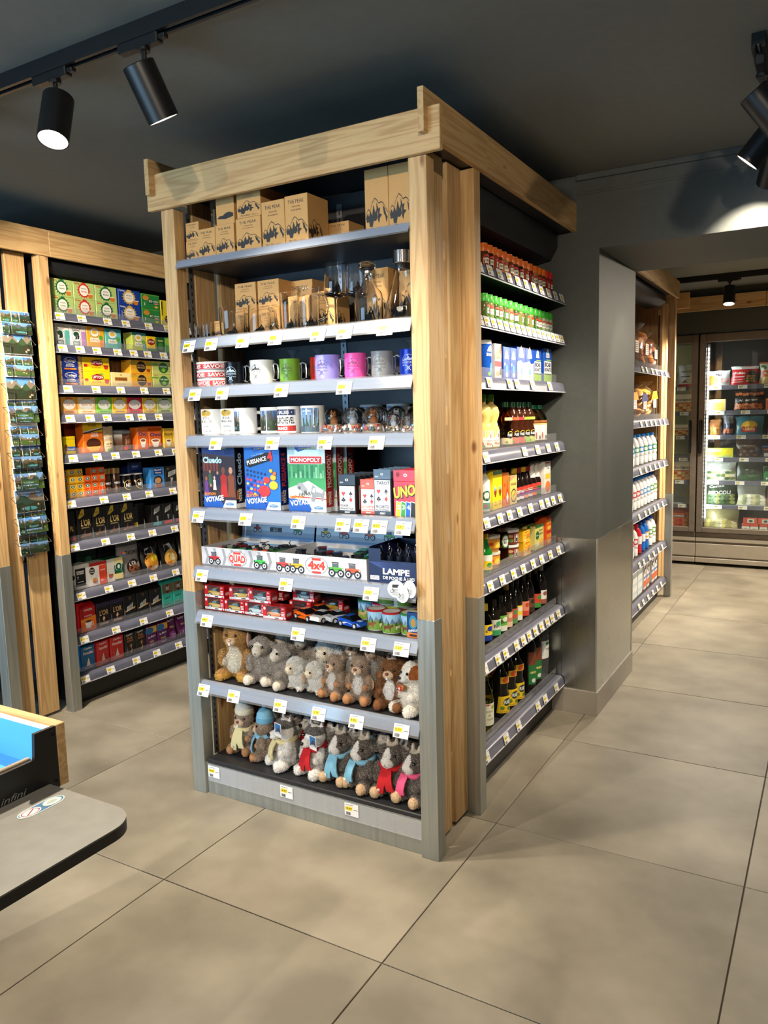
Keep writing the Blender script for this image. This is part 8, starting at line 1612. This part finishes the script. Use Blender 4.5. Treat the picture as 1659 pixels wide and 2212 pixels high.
# ================================================================ postcard rack
def card(seed, border, title=None):
    w, h = .150, .105; m = MB().box(-w/2, w/2, 0, .0012, 0, h, col(240, 238, 230, .25)); p = Print((-w/2, 0, 0), (1, 0, 0), (0, 0, 1), mb=m, eps=.00012); r = random.Random(seed); b = .006 if border else .0015
    if seed % 3 == 0:
        landscape(p, b, w-b, b, h-b, seed)
        if title: p.text(title, w*.5, h*.84, .009, W_, w=w*.75, shear=.2)
    elif seed % 3 == 1:
        landscape(p, b, w*.36, h*.52, h-b-(.008 if border else 0), seed); landscape(p, w*.37, w*.62, h*.52, h-b-(.008 if border else 0), seed+10, (70, 130, 210)); landscape(p, w*.63, w-b, h*.52, h-b-(.008 if border else 0), seed+20)
        landscape(p, b, w*.30, b, h*.50, seed+30); landscape(p, w*.31, w-b, b, h*.50, seed+40, (120, 170, 220))
        if border: p.text('Vallée de Courchevel', w*.5, h*.925, .005, (70, 60, 60), w=w*.5, shear=.2, bold=0)
    else:
        for i in range(4): landscape(p, b+(w-2*b)*i/4+.0005, b+(w-2*b)*(i+1)/4-.0005, h*.74, h-b, seed+i)
        landscape(p, b, w*.20, b, h*.72, seed+5); landscape(p, w*.21, w*.76, h*.24, h*.72, seed+6, (90, 150, 220)); landscape(p, w*.77, w-b, b, h*.72, seed+7); landscape(p, w*.21, w*.76, b, h*.22, seed+8)
        p.text('Courchevel', w*.60, h*.64, .007, W_, w=w*.26, shear=.2)
    return m.mesh('card')
cm_ = {}
pk_x = -2.205
rk = thing('postcard_rack', 'wire postcard rack hung on the left pine slats', 'postcard rack', (pk_x, .195, 0), RZ)
zs = [1.865, 1.775, 1.672, 1.568, 1.462, 1.355, 1.252, 1.150, 1.045, .942, .845]
titles = ['multi-view town', 'mountain lake', 'white-bordered valley', 'mountain lake', 'many-picture village', 'white-bordered valley', 'pink-banded town', 'many-picture village', 'snowy peak with pale title', 'summer village', 'turquoise lake']
sd = [1, 3, 4, 3, 5, 4, 7, 5, 9, 8, 10]
obj('back_rail', MB().tube([(-.03, .055, .80), (-.03, .055, 1.96)], .003, WIRE, 6).tube([(.03, .055, .80), (.03, .055, 1.96)], .003, WIRE, 6).box(-.035, .035, .050, .062, .815, .835, col(140, 142, 146, .3, .6), .002), rk)
for i, z in enumerate(zs):
    pts = [(-.045, -.004, z-.012), (-.045, -.006, z+.030), (-.085, -.004, z+.034), (-.088, .028, z+.060), (-.03, .055, z+.060), (.03, .055, z+.060), (.088, .028, z+.060), (.085, -.004, z+.034), (.045, -.006, z+.030), (.045, -.004, z-.012)]
    obj('wire_pocket', MB().tube(pts, .0016, WIRE, 5).tube([(-.045, -.004, z-.012), (-.045, .030, z-.016), (.045, .030, z-.016), (.045, -.004, z-.012)], .0016, WIRE, 5).tube([(-.03, .055, z-.010), (0, .030, z-.016), (.03, .055, z-.010)], .0016, WIRE, 5), rk)
    key = (sd[i], i in (2, 5))
    for j in range(3):
        if key not in cm_: cm_[key] = card(sd[i], i in (2, 5), 'Courchevel-Le Praz' if sd[i] == 9 else None)
        loc = Matrix.Translation((pk_x, .195, 0)) @ Matrix.Rotation(RZ, 4, 'Z') @ Vector((.002*j-.001*(i % 3), .004+.0045*j, z-.012+.001*j))
        o = obj('postcard', cm_[key]); o.location = loc; o.rotation_euler = (-.10, 0, RZ)
        tag(o, '%s postcard, %s in wire pocket number %s from the top' % (titles[i], ('front', 'second', 'third')[j], ORD[i+1]), 'postcard', 'alpine postcards')

# ================================================================ checkout counter at lower left
PZ = .70; BLUE = noisy('blue_lined_tray', (.07, .34, .70), (.09, .38, .76), 6, .35); GREYT = noisy('grey_counter_laminate', (.165, .16, .145), (.19, .185, .165), 30, .45, bump=.02)
ck = thing('checkout_counter', 'checkout counter with grey rounded ledge, black fascia and blue-lined well', 'counter')
r = .062; x1, y1 = -.055, -1.144; poly = [(-.335, y1)]+[(x1-r+r*math.sin(a), y1-r+r*math.cos(a)) for a in [PI/2*i/8 for i in range(9)]]+[(x1, -2.02), (-.335, -2.02)]
obj('ledge', MB().prism(poly, 'z', PZ-.003, PZ, GREYT).prism([(x, y) for x, y in poly], 'z', PZ-.024, PZ-.003, col(26, 20, 22, .5)), ck)
fas = [(-1.121, .684), (-1.121, .817), (-1.170, .817), (-1.174, .764), (-2.02, .764), (-2.02, .684)]
fa = obj('fascia', MB().prism(fas, 'x', -.328, -.320, BLACK), ck)
p = Print((-.320, -1.2535, .700), (0, 1, 0), (0, 0, 1)); p.text('infini', .0, .002, .0125, (160, 160, 162), 'l', .057, bold=0, shear=.35); obj('lettering', p.mesh('lettering'), fa)
sc = MB()
for yy, zz in ((-1.127, .80), (-1.127, .70)): sc.lathe([(0, 0), (.003, 0), (.0032, .001), (0, .0012)], col(40, 40, 42, .3, .8), 10, T=Matrix.Translation((-.320, yy, zz)) @ Matrix.Rotation(PI/2, 4, 'Y'))
sc_o = obj('screw', sc, fa); sc_o['kind'] = 'stuff'
bo = board('end_board', -1.05, -.320, -1.120, -1.098, .684, .818, 'x', ck, .0015)
obj('well', MB().box(-1.0, -.330, -2.02, -1.123, .715, .722, BLUE).box(-1.0, -.99, -2.02, -1.123, .722, .80, BLUE).box(-.99, -.330, -1.128, -1.1235, .722, .806, BLUE).box(-.99, -.330, -1.1284, -1.1238, .806, .8145, col(246, 236, 206, .3)), ck)
obj('edge_strip', MB().box(-.340, -.329, -2.02, -1.1745, .758, .768, col(196, 176, 150, .3, .6), .002), ck)
obj('pedestal', MB().box(-.98, -.64, -2.0, -1.20, 0, .68, DARK, .004), ck)
st = MB(); st2 = Print((-.250, -1.215, PZ), (0, 1, 0), (-1, 0, 0), mb=st, base=.0006)
st2.poly([(u, v) for u, v in [(.028*math.cos(a)+(.022 if math.cos(a) > 0 else -.022), .017*math.sin(a)) for a in [2*PI*i/28 for i in range(28)]]], (196, 210, 200)); st2.poly([(u, v) for u, v in [(.026*math.cos(a)+(.022 if math.cos(a) > 0 else -.022), .015*math.sin(a)) for a in [2*PI*i/28 for i in range(28)]]], (50, 96, 140))
st2.oval(-.024, 0, .022, .0135, (206, 206, 200)); st2.ring(-.024, 0, .019, .0165, (130, 40, 50), 20, .62); st2.poly([(-.036, -.006), (-.034, -.008), (-.012, .006), (-.014, .008)], (130, 40, 50)); st2.oval(.024, 0, .021, .0135, (206, 212, 200)); st2.oval(.024, 0, .012, .006, (150, 160, 150)); st2.ring(.024, 0, .021, .0195, (60, 120, 80), 20, .62)
so = obj('ledge_sticker', st.mesh('ledge_sticker', 0), ck, 'oval two-circle sticker on the grey ledge')

# ================================================================ label check
for lb, os_ in LABELS.items():
    n = len(lb.split())
    if len(os_) > 1 or n < 4 or n > 16: print('LABEL?', n, len(os_), lb)
